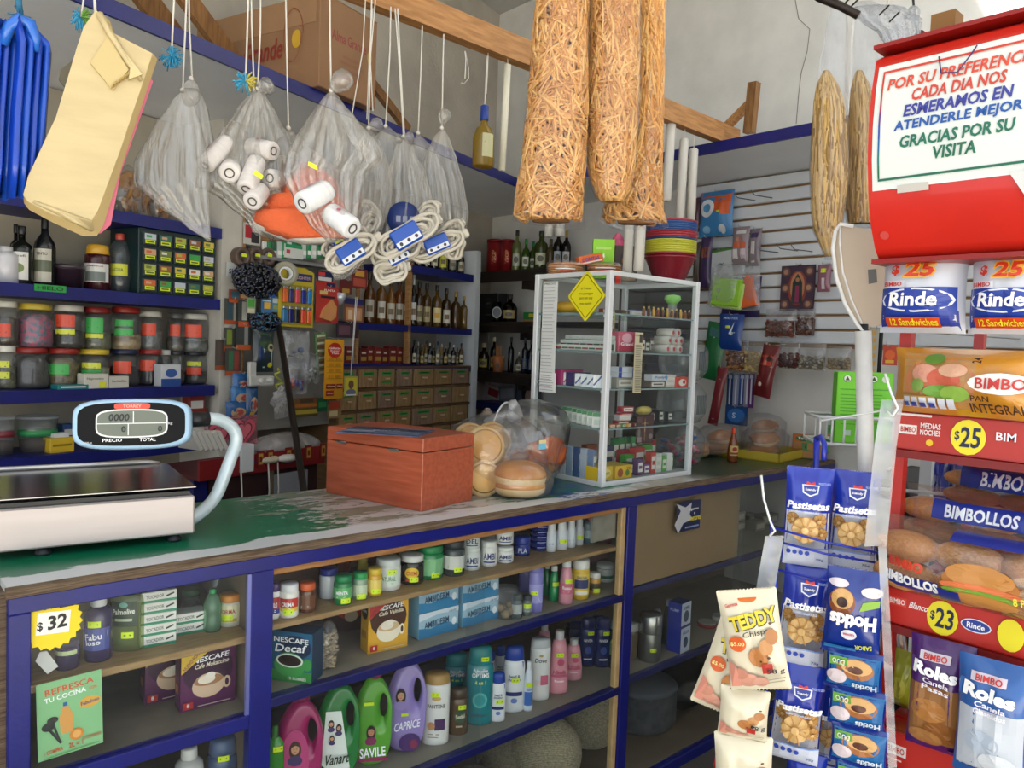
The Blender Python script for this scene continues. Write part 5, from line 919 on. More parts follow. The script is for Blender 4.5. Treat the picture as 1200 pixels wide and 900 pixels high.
def sjar(px,z,lid,cont,frac,labc,lab,off=.09,cards=None):
 s,r,zt,zb=lslot(*px,off);h=zt-z
 t=thing('sweet_jar',lab,'jar',LP(s,off,z),TH-.75)
 B(film(.05,(.86,.88,.88),.4,0,rough=.06)).lathe([(r*.85,0),(r*.98,h*.05),(r,h*.15),(r*.94,h*.4),(r,h*.62),(r*.92,h*.78),(r*.72,h*.86)],18).build('jar_body',t)
 B(mat(lid,.35)).lathe([(r*.86,h*.86),(r*.88,h*.87),(r*.88,h*.985),(r*.8,h)],20).build('lid',t)
 if cont:B(mat(cont[0],.6,col2=cont[1],scale=70,bump=.8,bscale=120)).lathe([(r*.86,h*.02),(r*.93,h*.12),(r*.88,h*.38),(r*.93,h*min(.6,frac)),(r*.5,h*(frac+.04)),(.001,h*(frac+.05))],16).build('sweets',t)
 it=[]
 for(y0,y1,c_)in labc:it+=[('r',-r*.5,h*y0,r*.62,h*y1,c_),('l',-r*.35,h*(y0+y1)/2+h*.03,r*.45,h*(y0+y1)/2+h*.04,h*.025,'#2a2418'),('l',-r*.35,h*(y0+y1)/2-h*.05,r*.3,h*(y0+y1)/2-h*.05,h*.02,'#2a2418')]
 if it:decal('paper_label',it,mp_el(r*1.01,1,1),t)
 return h
OR,YE,GR='#d8492c','#cfd63a','#3fae52'
up_j=[((-4,20,353,406),'#d9d6c4',('#5a4a3a','#2a2420'),.6,[(.2,.5,OR)],'white lidded sweet jar at the far left of the upper tier'),((22,61,356,408),'#c8b03a',('#c84a6a','#2a6a7a'),.72,[],'yellow lidded jar full of pink and teal wrapped sweets'),((62,98,358,409),'#cfcabc',('#2f2c28','#4a4640'),.4,[(.5,.78,OR),(.33,.45,YE)],'white lidded jar with orange label over a yellow strip'),((97,130,360,411),'#8a2420',('#7a7a5a','#5a5a44'),.4,[(.4,.75,GR),(.28,.38,YE)],'dark red lidded jar with green label over a yellow strip, upper tier'),((130,165,360,411),'#97281f',('#c8b088','#a8906a'),.3,[(.55,.7,GR),(.35,.5,GR)],'red lidded jar with two green strips and pale contents, upper tier'),((162,190,365,412),'#c9c6ba',('#8a8a84','#5a5a58'),.5,[(.4,.7,OR)],'white lidded narrow jar with orange label in the upper tier'),((196,216,367,413),'#5f5f5c',('#7a7264','#4a463e'),.35,[(.4,.7,OR)],'grey lidded jar with orange label in the upper tier'),((211,244,368,414),'#c9c6bc',('#6a6a64','#8a8a80'),.3,[(.4,.72,OR)],'white lidded jar at the right end of the upper tier')]
lo_j=[((-4,18,405,458),'#d3d0c4',('#7a7a5a','#3a3a30'),.5,[(.5,.65,YE),(.25,.4,YE)],'white lidded jar with two yellow strips, far left of the lower tier'),((17,56,407,457),'#8a2420',('#3a3634','#4a4644'),.75,[],'red lidded jar of dark sweets without a label, lower tier'),((54,92,408,456),'#8f261f',('#8a7a4a','#5a4a34'),.7,[(.35,.6,GR)],'red lidded jar with one green label in the lower tier'),((92,128,409,456),'#c9ae35',('#7a8a6a','#a8a88a'),.5,[(.5,.65,YE),(.25,.45,GR)],'yellow lidded jar with yellow and green strips in the lower tier'),((128,163,409,455),'#1c2440',('#2f2c2c','#1f1d1d'),.5,[(.35,.68,OR)],'navy lidded jar with orange label in the lower tier'),((160,190,409,454),'#8f241f',('#3a3632','#2a2826'),.4,[(.4,.7,OR)],'red lidded jar with orange label in the lower tier'),((185,200,410,452),'#b8b8b4',None,0,[],'grey lidded narrow jar behind the little blue box'),((197,216,410,453),'#23262c',('#4a3a34','#2a2422'),.4,[],'black lidded jar without label near the right end of the lower tier'),((214,242,411,453),'#1f2226',('#5a5a54','#3a3a36'),.35,[(.55,.68,YE),(.3,.5,OR)],'black lidded jar with yellow and orange strips, right end of the lower tier')]
hl=0
for px,lid,cont,fr_,labc,lab in lo_j:hl=sjar(px,Z3,lid,cont,fr_,labc,lab,.12)
for px,lid,cont,fr_,labc,lab in up_j:sjar(px,onL((px[0]+px[2])/2 if 0 else(px[0]+px[1])/2,px[3]-1,.12).z,lid,cont,fr_,labc,lab,.12)
def lcart(px,z,off,c_,lab,pr=None,d=.05,name='small_box',**k):
 xl,xr,yt,yb=px;a,b_=onL(xl,(yt+yb)/2,off),onL(xr,(yt+yb)/2,off);w_=(b_-a).length;m_=(a+b_)/2;h=onL((xl+xr)/2,yt,off).z-z
 pr=pr(w_,h)if callable(pr)else(pr or[('r',-w_*.4,h*.35,w_*.4,h*.7,'#d0ccc4')])
 return carton(name,lab,'box',(m_.x,m_.y,z),w_,d,max(h,.01),c_,pr,rz=TH,**k)
lcart((99,127,438,456),Z3,.005,'#c9c6ba','white medicine box with yellow sticker in front of the jars',lambda w,h:[('t','Naproxeno',-w*.05,h*.65,w*.7,h*.2,'#4a6a4a'),('r',w*.1,h*.1,w*.4,h*.45,'#cfd63a')])
lcart((128,151,441,455),Z3,.005,'#c4c1b6','plain white medicine box in front of the jars',lambda w,h:[('t','Loratadina',0,h*.6,w*.7,h*.2,'#5a5a54')])
lcart((189,212,427,450),Z3,.005,'#c6c9cc','blue and white cup box leaning in front of the jars',lambda w,h:[('r',-w/2,0,w/2,h*.35,'#2a4a8a'),('e',0,h*.6,w*.3,h*.2,'#3a5a9a')])
lcart((68,104,451,457),Z3,.003,'#1f7a80','flat teal packet lying on the shelf edge',[])
for px,c_,lab in(((22,66,487,534),'#2f8a50','round clear food container with green lid, left behind the scale'),((-8,16,488,534),'#7a2a34','round clear food container with dark red lid, left edge')):
 s,r,zt,zb=lslot(*px,.12);h=zt-Z4;t=thing('food_container',lab,'container',LP(s,.12,Z4));B(film(.12,(.8,.84,.82),.35,0)).lathe([(r*.8,0),(r*.9,h*.45),(r*.92,h*.46),(r*.95,h*.92)],22).build('container_body',t);B(mat(c_,.4)).lathe([(r*.93,h*.46),(r*.94,h*.62),(r*.2,h*.64)],22).build('green_lid' if 'green' in lab else 'lid',t);B(mat('#4a3a2c',.7)).lathe([(r*.76,h*.02),(r*.82,h*.34),(.001,h*.36)],18).build('contents',t);B(film(.3,gloss=.3,wr=0)).lathe([(r*1,h*.93),(r*1.02,h),(r*.9,h)],22).build('upper_lid',t)
lcart((59,87,513,531),Z4,.03,'#c9a82c','yellow pencil box behind the scale display',lambda w,h:[('l',-w*.4,h*.5,w*.4,h*.5,h*.15,'#8a7020')])
lcart((63,81,508,515),Z4+.034,.04,'#cdd0d2','small white and blue box on the yellow box',lambda w,h:[('r',-w/2,0,w*.5,h*.3,'#3a6a9a')]);lcart((74,88,497,513),Z4+.03,.10,'#2a4a7a','dark blue packet behind the yellow box')
for i,px in enumerate(((219,232,472,516),(232,244,478,515),(222,240,462,480),(228,244,500,516))):
 lcart(px,Z4+(0 if i in(0,1)else .10 if i==2 else .0),.06-.012*i,('#6a2620','#7a3a2a','#8a3024','#b9b3a4')[i],('dark red matchbox stack right of the scale display','brown carton beside the matchbox stack','red carton on the matchbox stack','cream carton at the right end of the lowest shelf')[i])
# liquor unit
def lb2(x,w_,yt,z,c_,cap,lab,kind='liquor',off=.10,lc='#c9c4b4',yb=378,grp=None,gold=None):
 return LB((x-w_/2,x+w_/2,yt,yb),z,kind,GL(c_,.75)if isinstance(c_,str)else c_,cap,lab,off,'liquor_bottle','bottle',(lambda w,h:[('r',-w*.8,h*.12,w*.8,h*.46,lc),('r',-w*.5,h*.22,w*.5,h*.34,gold or '#6a5a3a')])if lc else None)
ZM,ZLs,ZH=1.590,1.358,1.942
for i,(x,w_,yt,c_,cap,kd,lc)in enumerate(((484.5,9,322,'#161616','#c8c8c4','wine','#cfcdc6'),(491,11,330,'#5a3a16','#1a1a18','liquor','#a89a7a'),(500,11,332,'#6a4a1c','#15130f','liquor','#b0a070'),(512,12,334,'#7a5a26','#171410','liquor','#d8c890'),(523,11,338,'#5a4018','#1c1814','liquor','#cfc8b8'),(534,11,342,'#6a4a1e','#9a7a3a','liquor',None),(544,11,347,'#8a6a2c','#a88a4a','liquor',None))):
 lb2(x,w_,yt,ZM,c_,cap,'liquor bottle, '+ORD[i]+' from the wooden upright on the middle liquor shelf',kd,.08,lc,gold=('#d8a02a' if i==3 else None))
for i,(x,w_,yt,c_,lc)in enumerate(((433,14,318,'#7a4a1c','#b0a89a'),(447,12,322,'#8a5a20','#c8c4b8'),(458,12,326,'#a06a28','#b8b0a0'),(468,12,326,'#8a4a1a','#c0b8a8'),(474,8,330,'#4a2a18','#d0ccc0'))):
 lb2(x,w_,yt,ZM,c_,'#2a2018','amber liquor bottle, '+ORD[i]+' on the shaded left part of the middle liquor shelf','squat' if i%2==0 else 'liquor',.10,lc)
for i,(x,w_,yt)in enumerate(((490,10,275),(499,10,272),(508,10,276),(518,11,278),(529,10,285),(539,9,290))):
 lb2(x,w_,yt,ZH,('#14140f','#1c1a10','#101510','#5a5a1c','#141414','#1a1410')[i],('#8a2a20','#3a3a34','#c8a83a','#2a4a2a','#1a1a1a','#6a2a2a')[i],'wine bottle, '+ORD[i]+' from the left on the highest liquor shelf','wine',.08,('#c8c0a8','#b8b0a0','#d0c8b0','#c8c43a','#8a8a80','#b0a890')[i])
for i in range(15):
 x=486+4.6*i;c_=('#2a1a10','#7a7a70','#6a4a1c','#a8843a','#14181a','#3a2a18','#8a8a84','#c09a4a','#1c2420','#5a5a54')[i%10]
 lb2(x,5.6,398+(i%3)*2.5+.35*i,ZLs,c_,('#1a1a1a','#c8c4b8','#8a6a2a')[i%3],'miniature liquor bottle, '+ORD[i]+' from the left on the lowest liquor shelf','liquor',.05+.03*(i%2),('#c8c0a0','#8a8a80','#b09a5a')[i%3])
for i in range(9):
 lcart((405+8.6*i,413+8.6*i,406+(i%3),425),1.368-.001*i,.04+.02*(i%2),('#6a1c18','#7a241c','#5a1814')[i%3],'red sachet carton, '+ORD[i]+' in the row above the small drawers',lambda w,h:[('r',-w*.4,h*.2,w*.4,h*.45,'#a8843a'),('l',-w*.3,h*.7,w*.3,h*.7,h*.12,'#c8b8a8')],d=.05,name='sachet_box',group='red sachet cartons')
S0=Ls(onL(395,440,0));t=thing('drawer_chest','wall of small unvarnished wooden drawers with green name tags','drawers',LP(S0,0,.62),TH)
WD=mat('#6f5434',.7,col2='#5c4428',scale=8,stretch=(1,1,8));WDF=mat('#9a7d57',.6,col2='#86683f',scale=9,stretch=(10,10,1.5),bump=.2,bscale=60);WDG=mat('#8f7560',.6,col2='#7c6350',scale=9,stretch=(10,10,1.5))
edges=[Ls(onL(x,440,0))for x in(396.5,418.5,442,463.5,483,508,529.5,549.5)]
b=B(WD);b.box(0,2.43-S0,.02,.28,0,.705);
for e_ in edges:b.box(e_-S0-.006,e_-S0+.006,0,.02,0,.705)
zr=[onL(480,y,0).z for y in(430.5,453.5,477.5,501)];pitch=(zr[0]-zr[3])/3;ztop=zr[0]-.62
for k in range(6):b.box(0,2.43-S0,0,.02,ztop-pitch*k-.007,ztop-pitch*k+.007)
b.build('chest_frame',t)
for k in range(5):
 for j in range(7):
  x0,x1=edges[j]-S0+.009,edges[j+1]-S0-.009;z1=ztop-pitch*k-.010;z0=z1-pitch+.020;j_=random.Random(k*7+j).uniform(-.006,.004)
  o=B(WDF if(j+k)%3 else WDG).box(x0,x1,-.006+j_,.018,z0,z1,bev=.003).build('drawer',t)
  xm=(x0+x1)/2;w_=x1-x0;hh=z1-z0
  B(mat('#b9a07a',.5)).box(xm-w_*.12,xm+w_*.12,-.018+j_,-.006+j_,z0+hh*.42,z0+hh*.52,bev=.002).build('pull',o)
  if j<6 or k==0:
   decal('name_tag',[('r',xm-w_*.3,z0+hh*.70,xm+w_*.3,z0+hh*.86,'#2a8a3a'),('l',xm-w_*.22,z0+hh*.78,xm+w_*.2,z0+hh*.78,hh*.05,'#123a1a')]+([('r',xm-w_*.3,z0+hh*.22,xm+w_*.3,z0+hh*.36,'#2a8a3a')]if(j,k)==(2,0)else[]),lambda u,v,e:(u,-.0065+j_-e,v),o)
# dark brown corner shelves on the back wall
DKW=mat('#2c211b',.6,col2='#1f1712',scale=8)
for z_,lb in((2.0,'upper dark brown corner shelf with tall bottles'),(1.655,'middle dark brown corner shelf with brandy bottles'),(1.31,'lowest dark brown corner shelf with small bottles')):
 t=thing('corner_shelf',lb,'shelf',(3.44,3.05,z_-.03));B(DKW).box(0,.255,0,1.26,0,.03,bev=.002).build('board',t);B(DKW).box(.12,.25,.80,.84,-.09,0).build('bracket',t);B(DKW).box(.0,.02,.62,1.26,-.045,0).build('front_lip',t)
def cslot(xl,xr,yt,X):xc=(xl+xr)/2;q=onX(xc,yt,X);dep=(q-CAM).dot(fw);return q,(xr-xl)/2*dep/F
def cb2(xl,xr,yt,z,c_,cap,lab,kind='liquor',X=3.52,lc=None,gold=None,name='liquor_bottle'):
 q,r=cslot(xl,xr,yt,X);h=q.z-z
 return bottle(name,lab,'bottle',(X,q.y,z),r,h,kind,GL(c_,.75),cap,([('r',-r*.8,h*.12,r*.8,h*.42,lc),('e',0,h*.27,r*.5,h*.08,gold or '#5a5a4a')]if lc else None),1,1,-.85)
for i,(xl,xr)in enumerate(((571,590),(588,603))):
 q,r=cslot(xl,xr,281,3.52);t=thing('brandy_tube',('left','right')[i]+' red metal bottle tube with gold lettering on the corner shelf','tube',(3.52,q.y,2.0),-.85);h=q.z-2.0
 B(mat('#8c1c22',.3,.2)).lathe([(r,0),(r,h*.9)],20).build('tube_body',t);B(mat('#7a161c',.3,.2)).lathe([(r*1.03,h*.9),(r*1.03,h*.99),(r*.9,h)],20).build('lid',t);decal('lettering',[('t','VSOP',0,h*.45,h*.42,r*.55,'#c8863a',math.pi/2)],mp_el(r,1,1),t)
cb2(601,612,270,2.0,'#8f9a5a','#1a1c14','clear tequila bottle with black cap beside the red tubes','liquor',lc='#b0b4a4')
cb2(612,622,280,2.0,'#4a6a1c','#1f8a3a','green tequila bottle with green cap, left of two','squat',lc='#c8ccb8');cb2(620,630,283,2.0,'#4f6f20','#1c7a34','green tequila bottle with green cap, right of two','squat',lc='#c8ccb8',X=3.58)
cb2(627,643,271,2.0,'#55602c','#14200f','olive bottle with black cap and white label on the corner shelf','liquor',lc='#c0c4a4');cb2(640,652,280,2.0,'#6a5a34','#4a3a24','brown bottle standing before the white tubes','wine')
cb2(649,661,268,2.0,'#1c1210','#a07a3a','dark wine bottle with gold neck, left of two','wine',lc='#a8b0b8');cb2(659,670,270,2.0,'#1c1210','#a07a3a','dark wine bottle with gold neck, right of two','wine',lc='#b8b8bc')
q=onX(562,360,3.5);q2=onX(583,360,3.5);carton('whisky_box','black whisky carton with round grey emblem on the middle corner shelf','box',(3.50,(q.y+q2.y)/2,1.655),abs(q.y-q2.y),.09,.20,'#101214',[('e',0,.13,.035,.035,'#3a4442'),('e',0,.13,.030,.030,'#14181a'),('t','1876',0,.13,.04,.012,'#8a9490'),('l',-.03,.05,.03,.05,.008,'#5a6462')],rz=-R(90))
cb2(577,591,343,1.655,'#14120f','#b0b4b8','black brandy bottle with silver round seal','squat',lc=None);q,r=cslot(577,591,343,3.52)
t=bpy.data.objects['liquor_bottle'];
decal('silver_seal',[('e',0,.065,.034,.04,'#9aa0a2'),('e',0,.065,.027,.032,'#5a6062')],lambda u,v,e:(u,-r*1.05-e,v),[o for o in bpy.data.objects if o.get('label','')=='black brandy bottle with silver round seal'][0])
cb2(589,607,345,1.655,'#1c140c','#16120e','dark cognac bottle with gold label','squat',lc='#a8905a')
q=onX(622,372,3.5);carton('green_box','green and yellow small carton lying on the middle corner shelf','box',(3.50,q.y,1.675),.15,.08,.045,'#1f7a3a',[('r',-.02,.012,.06,.035,'#c8b83a')],rz=-R(90));carton('wooden_case','pale brown flat case under the green and yellow carton','box',(3.50,q.y,1.655),.15,.1,.019,'#8a6a4a',[('l',-.06,.01,.06,.01,.004,'#a8844a')],rz=-R(90))
for i,(xl,xr,yt,c_,cp,lc,lb)in enumerate(((561,574,402,'#4a3414','#c8b07a','#c8b45a','amber flask with yellow label, leftmost on the lowest corner shelf'),(575,584,395,'#3a2a14','#d8c8a0','#b8a45a','round amber bottle with cork on the lowest corner shelf'),(596,603,395,'#121212','#1a1a1c',None,'slim black bottle on the lowest corner shelf'),(604,613,413,'#5a5040','#c8c4b0','#b8b098','small jar shaped bottle on the lowest corner shelf'),(612,620,396,'#14161c','#1c1f2a','#3a4a6a','dark blue capped bottle on the lowest corner shelf'),(619,627,398,'#14161c','#1c1f2a','#3a4a6a','second dark blue capped bottle on the lowest corner shelf'),(625,634,400,'#4a4030','#2a2a2a','#a8a08a','brown bottle at the right end of the lowest corner shelf'))):
 cb2(xl,xr,yt,1.31,c_,cp,lb,'squat' if i in(0,3)else 'liquor',lc=lc)
q=onX(588,415,3.5);t=thing('clay_cup','orange clay cup with painted motif on the lowest corner shelf','cup',(3.47,q.y,1.31),-.85);B(mat('#b06a3a',.6)).lathe([(.034,0),(.04,.11),(.036,.11),(.03,.01)],18).build('cup_body',t);decal('motif',[('e',0,.04,.014,.025,'#5a3020')],cyl(.038),t)
for i in range(3):
 a=B(mat('#b07a4a',.5));tt=thing('wooden_stick','thin wooden stick standing in the clay cup, '+('left','middle','right')[i],'stick',(3.47,q.y-.015+.015*i,1.32));a.tube([(0,0,0),(0,(i-1)*.01,.17)],.005,6).build('stick',tt)
def wpaper(name,lab,cat,px,X,items,col,rot=0):
 xl,xr,yt,yb=px;a,b_=onX(xl,(yt+yb)/2,X),onX(xr,(yt+yb)/2,X);w_=abs(a.y-b_.y);h=onX((xl+xr)/2,yt,X).z-onX((xl+xr)/2,yb,X).z
 c=onX((xl+xr)/2,(yt+yb)/2,X);t=thing(name,lab,cat,c,0,rot=(rot*0,0,-R(90)));
 Mr=Matrix.Rotation(rot,4,'Y');B(mat(col,.5)).box(-w_/2,w_/2,-.0015,0,-h/2,h/2,M=Mr).build('paper',t)
 decal('print',items(w_,h),lambda u,v,e:tuple(Mr@Vector((u,-.0018-e,v))),t,eps=.0003);return t
wpaper('wall_card','tilted white card with red print below the corner shelves','card',(566,588,446,484),3.66,lambda w,h:[('r',-w*.25,h*.02,w*.3,h*.25,'#b02a3a'),('t','AVISO',0,h*.36,w*.6,h*.07,'#c84a5a')]+lines(-w*.35,w*.35,-h*.4,-h*.05,5,'#a8a4a0'),'#c9c2c4',.18)
wpaper('portrait_photo','framed grey portrait of a dark-haired person, turned in profile','picture',(604,634,446,486),3.66,lambda w,h:[('r',-w*.46,-h*.46,w*.46,h*.46,'#4a4e5c'),('e',-w*.02,h*.12,w*.24,h*.26,'#18171c'),('e',w*.02,h*.05,w*.14,h*.2,'#9a8078'),('e',-w*.05,-h*.35,w*.35,h*.22,'#6a6470'),('p',[(-w*.2,h*.1),(-w*.28,-h*.3),(-w*.1,-h*.1)],'#18171c')],'#3a3a44')
wpaper('grey_leaflet','small grey leaflet between the red card and the portrait','paper',(585,604,452,488),3.64,lambda w,h:[('r',-w*.4,h*.1,w*.4,h*.4,'#8a8a90')],'#6a6a72',-.1)
t=thing('blue_ledge','dark blue painted ledge under the cards at the back corner','ledge',(3.46,3.62,1.035));B(BLUE_SHADE).box(0,.24,0,.62,0,.06).build('ledge_board',t)
# hanging display between the shelf units
def pillow(b,w_,h,T,m=None,nu=12,nv=12,crimp=.04,M=None,wr=.0,seed=0,kx=0):
 """a filled packet: lens shaped, with flat crimped ends; local front is -y, base at z=0"""
 rr=random.Random(seed);ph=[rr.uniform(0,6)for _ in range(4)]
 def f(u,v):
  e=max(0,min(1,(v-crimp)/(1-2*crimp)));q=(max(0,1-abs(2*e-1)**2.6))**.5*(max(0,1-abs(2*u-1)**3))**.6
  return T*q*(1+wr*math.sin(9*u+ph[0]+4*v)*math.sin(7*v+ph[1])+wr*.6*math.sin(23*u+ph[2]))
 def x(u,v):return(u-.5)*w_*(1-.05*math.sin(math.pi*v))
 for s in(-1,1):
  vs=[(x(i/nu,j/nv),s*f(i/nu,j/nv),h*j/nv)for j in range(nv+1)for i in range(nu+1)]
  fs=[(j*(nu+1)+i,j*(nu+1)+i+1,(j+1)*(nu+1)+i+1,(j+1)*(nu+1)+i)for j in range(nv)for i in range(nu)]
  if s>0:fs=[q[::-1]for q in fs]
  b.add(vs,fs,m,True,M)
 def mp(u,v,e):
  uu=u/w_+.5;vv=v/h;p=Vector((u*(1-.05*math.sin(math.pi*max(0,min(1,vv)))),-f(max(0,min(1,uu)),max(0,min(1,vv)))-e,v));return tuple(M@p)if M else tuple(p)
 return mp
def lpos(px,off):
 xl,xr,yt,yb=px;a,c=onL(xl,(yt+yb)/2,off),onL(xr,(yt+yb)/2,off);w_=(c-a).length;m_=(a+c)/2
 zt,zb=onL((xl+xr)/2,yt,off).z,onL((xl+xr)/2,yb,off).z;return Vector((m_.x,m_.y,zb)),w_,zt-zb
WIRE=mat('#b8b8b4',.35,.6)
def hook(t,w_,h):B(WIRE).tube([(0,.06,h+.012),(0,.0,h+.004),(0,-.02,h-.004),(0,-.026,h+.006)],.0018,5).build('hook',t)
def lcard(name,lab,cat,px,off,col,items,group=None,hk=True,rot=0):
 p,w_,h=lpos(px,off);t=thing(name,lab,cat,p,TH,group);Mr=Matrix.Translation((0,0,h))@Matrix.Rotation(rot,4,'Y')@Matrix.Translation((0,0,-h))
 B(mat(col,.4)).box(-w_/2,w_/2,-.002,0,0,h,M=Mr).build('card',t)
 decal('print',items(w_,h),lambda u,v,e:tuple(Mr@Vector((u,-.0022-e,v))),t,eps=.0003)
 if hk:hook(t,w_,h)
 return t,w_,h
def lpack(name,lab,cat,px,off,col,items,T=.02,m=None,group=None,rot=0,sd=0):
 p,w_,h=lpos(px,off);t=thing(name,lab,cat,p,TH,group);b=B(m or mat(col,.3,coat=.3));Mr=Matrix.Translation((0,0,h))@Matrix.Rotation(rot,4,'Y')@Matrix.Translation((0,0,-h))
 mp=pillow(b,w_,h,T,None,10,10,.07,Mr,.12,sd);b.build('pack',t);decal('print',items(w_,h),mp,t,eps=.0006);hook(t,w_,h);return t,w_,h
p,w_,h=lpos((276,420,205,500),.05)
t=thing('display_board','pale pegboard holding hanging cards between the shelf units','board',p,TH);B(mat('#8f8b82',.8,var=.08,scale=6)).box(-w_/2,w_/2,0,.012,0,h).build('board',t)
b=B(WOOD);[b.box(x-.012,x+.012,-.01,0,0,h)for x in(-w_/2+.012,w_/2-.012)];b.box(-w_/2,w_/2,-.008,0,h*.72,h*.735);b.build('wood_frame',t)
rects=lambda*rs:(lambda w,h:[('r',w*(a-.5),h*b_,w*(c-.5),h*d,col)for a,b_,c,d,col in rs])
lcard('hinge_card','white card with red hardware hanging high beside the pilaster','card',(285,305,262,287),.0,'#b8b6b0',rects((.1,.3,.5,.9,'#a8242c'),(.45,.1,.9,.6,'#2a2a2c')))
for i in range(14):
 x=306+5.8*i;c_=('#c8ccc8','#2a7a4a','#1f5a34','#b8c0bc','#2f8a54')[i%5]
 lcart_=lpos((x,x+5,283,303),-.02);t=thing('battery_pack',('white','green','dark green','pale','bright green')[i%5]+' little pack, '+ORD[i]+' in the row under the hanging towels','battery',lcart_[0],TH);B(mat(c_,.35)).box(-lcart_[1]/2,lcart_[1]/2,-.012,0,0,lcart_[2],bev=.003).build('pack_body',t);decal('band',[('r',-lcart_[1]*.4,lcart_[2]*.2,lcart_[1]*.4,lcart_[2]*.45,'#e4e6e0')],lambda u,v,e:(u,-.0125-e,v),t)
p,w_,h=lpos((302,392,303,309),-.03);t=thing('wire_shelf','grey narrow ledge carrying the row of green and white packs','shelf',p,TH);B(mat('#77787a',.5)).box(-w_/2,w_/2,-.01,.07,0,h*.6).build('ledge',t)
lcard('white_card','white and green rounded card hanging over the row of small packs','card',(333,355,287,303),-.035,'#c9cdc8',rects((.05,.75,.95,1.0,'#1f8a58'),(.1,.3,.3,.6,'#b04a4a')),hk=False)
for i,x in enumerate((282,298,312)):
 q=onL(x,301,-.02);t=thing('tape_reel',('left','middle','right')[i]+' brown adhesive tape reel hanging near the pilaster','tape',(q.x,q.y,q.z),TH);M_=Matrix.Rotation(R(90),4,'X')
 b=B(mat('#5a4a40',.4));b.lathe([(.022,-.02),(.041,-.02),(.042,-.018),(.042,.018),(.041,.02),(.022,.02),(.022,-.02)],22,M=M_);b.build('reel',t);decal('price',[('r',-.012,.0,.016,.014,'#cfe02a')],lambda u,v,e:(u,-.021-e,v),t)
def beads(name,lab,px,off,n,cols,r_=.006,sd=0,sx=1):
 p,w_,h=lpos(px,off);t=thing(name,lab,'hair ties',p,TH);rr=random.Random(sd)
 B(mat(cols[0],.5)).ball((0,0,h/2),w_*.40,None,14,10,1,.5,h/w_*1.0).build('core',t)
 b=B()
 for i in range(n):
  a=rr.uniform(0,6.28);c_=rr.uniform(-1,1);q=math.sqrt(1-c_*c_);b.ball((w_*.46*q*math.cos(a),-abs(w_*.26*q*math.sin(a)),h/2+h*.46*c_),r_,mat(cols[rr.randrange(len(cols))],.15,spec=.8),6,4)
 tag(b.build('beads',t),kind='stuff')
beads('beaded_hair_ties','big cluster of black beaded hair ties under the tape reels',(270,328,307,350),-.05,420,('#0e1018','#141a2c','#1a2036','#0c0d12'),.0075,1)
beads('beaded_hair_ties','smaller cluster of blue and teal beaded ties, below the black one',(290,328,365,390),-.04,200,('#0e1018','#16305a','#1a5a6a','#2a2a4a'),.006,2)
t,w_,h=lcard('white_card','white card with dark blue lettering behind the black hair ties','card',(265,283,308,325),-.01,'#b5b8b8',lambda w,h:[('t','SKY',0,h*.4,w*.7,h*.35,'#20305a')],hk=False)
q=onL(334,321,-.08);t=thing('tape_roll','roll of clear tape with white core hanging over the lighter card','tape',(q.x,q.y,q.z),TH-.6);M_=Matrix.Rotation(R(90),4,'X')
B(mat('#8f8c7a',.3)).lathe([(.03,-.03),(.056,-.03),(.056,.03),(.03,.03),(.03,-.03)],24,M=M_).build('roll',t);B(mat('#d8dadc',.4)).lathe([(.024,-.034),(.04,-.034),(.04,-.028),(.03,.034),(.024,.034),(.024,-.034)],24,M=M_).build('core',t)
p,w_,h=lpos((326,367,313,383),-.06);t=thing('lighter_card','yellow card holding ten coloured lighters in two rows','lighters',p,TH)
B(mat('#b8a52a',.4)).prism([(-w_/2,0),(w_/2,0),(w_/2,h*.93),(w_*.25,h),(-w_*.2,h),(-w_/2,h*.90)],-.002,0).build('card',t)
decal('print',[('r',-w_*.05,h*.77,w_*.45,h*.90,'#20286a'),('t','LIGHTER',w_*.2,h*.83,w_*.4,h*.05,'#c8a8a0'),('r',-w_*.42,h*.03,w_*.44,h*.70,'#98882a')],lambda u,v,e:(u,-.002-e,v),t)
for i,c_ in enumerate(('#d8662a','#3a2a6a','#d8485a','#1f2a8a','#2a7ab8','#2a6a9a','#1a1f6a','#14161a','#d8482a','#e0642a')):
 k,r_=i%5,i//5;x=-w_*.34+w_*.175*k;z=h*(.40 if r_==0 else .07);hh=h*.22
 o=B(mat(c_,.25,coat=.4)).box(x-w_*.065,x+w_*.065,-.014,-.002,z,z+hh,bev=.003).build('lighter',t);B(mat('#b8bcc0',.25,.8)).box(x-w_*.06,x+w_*.06,-.013,-.003,z+hh,z+hh*1.22,bev=.002).build('lighter_cap',o)
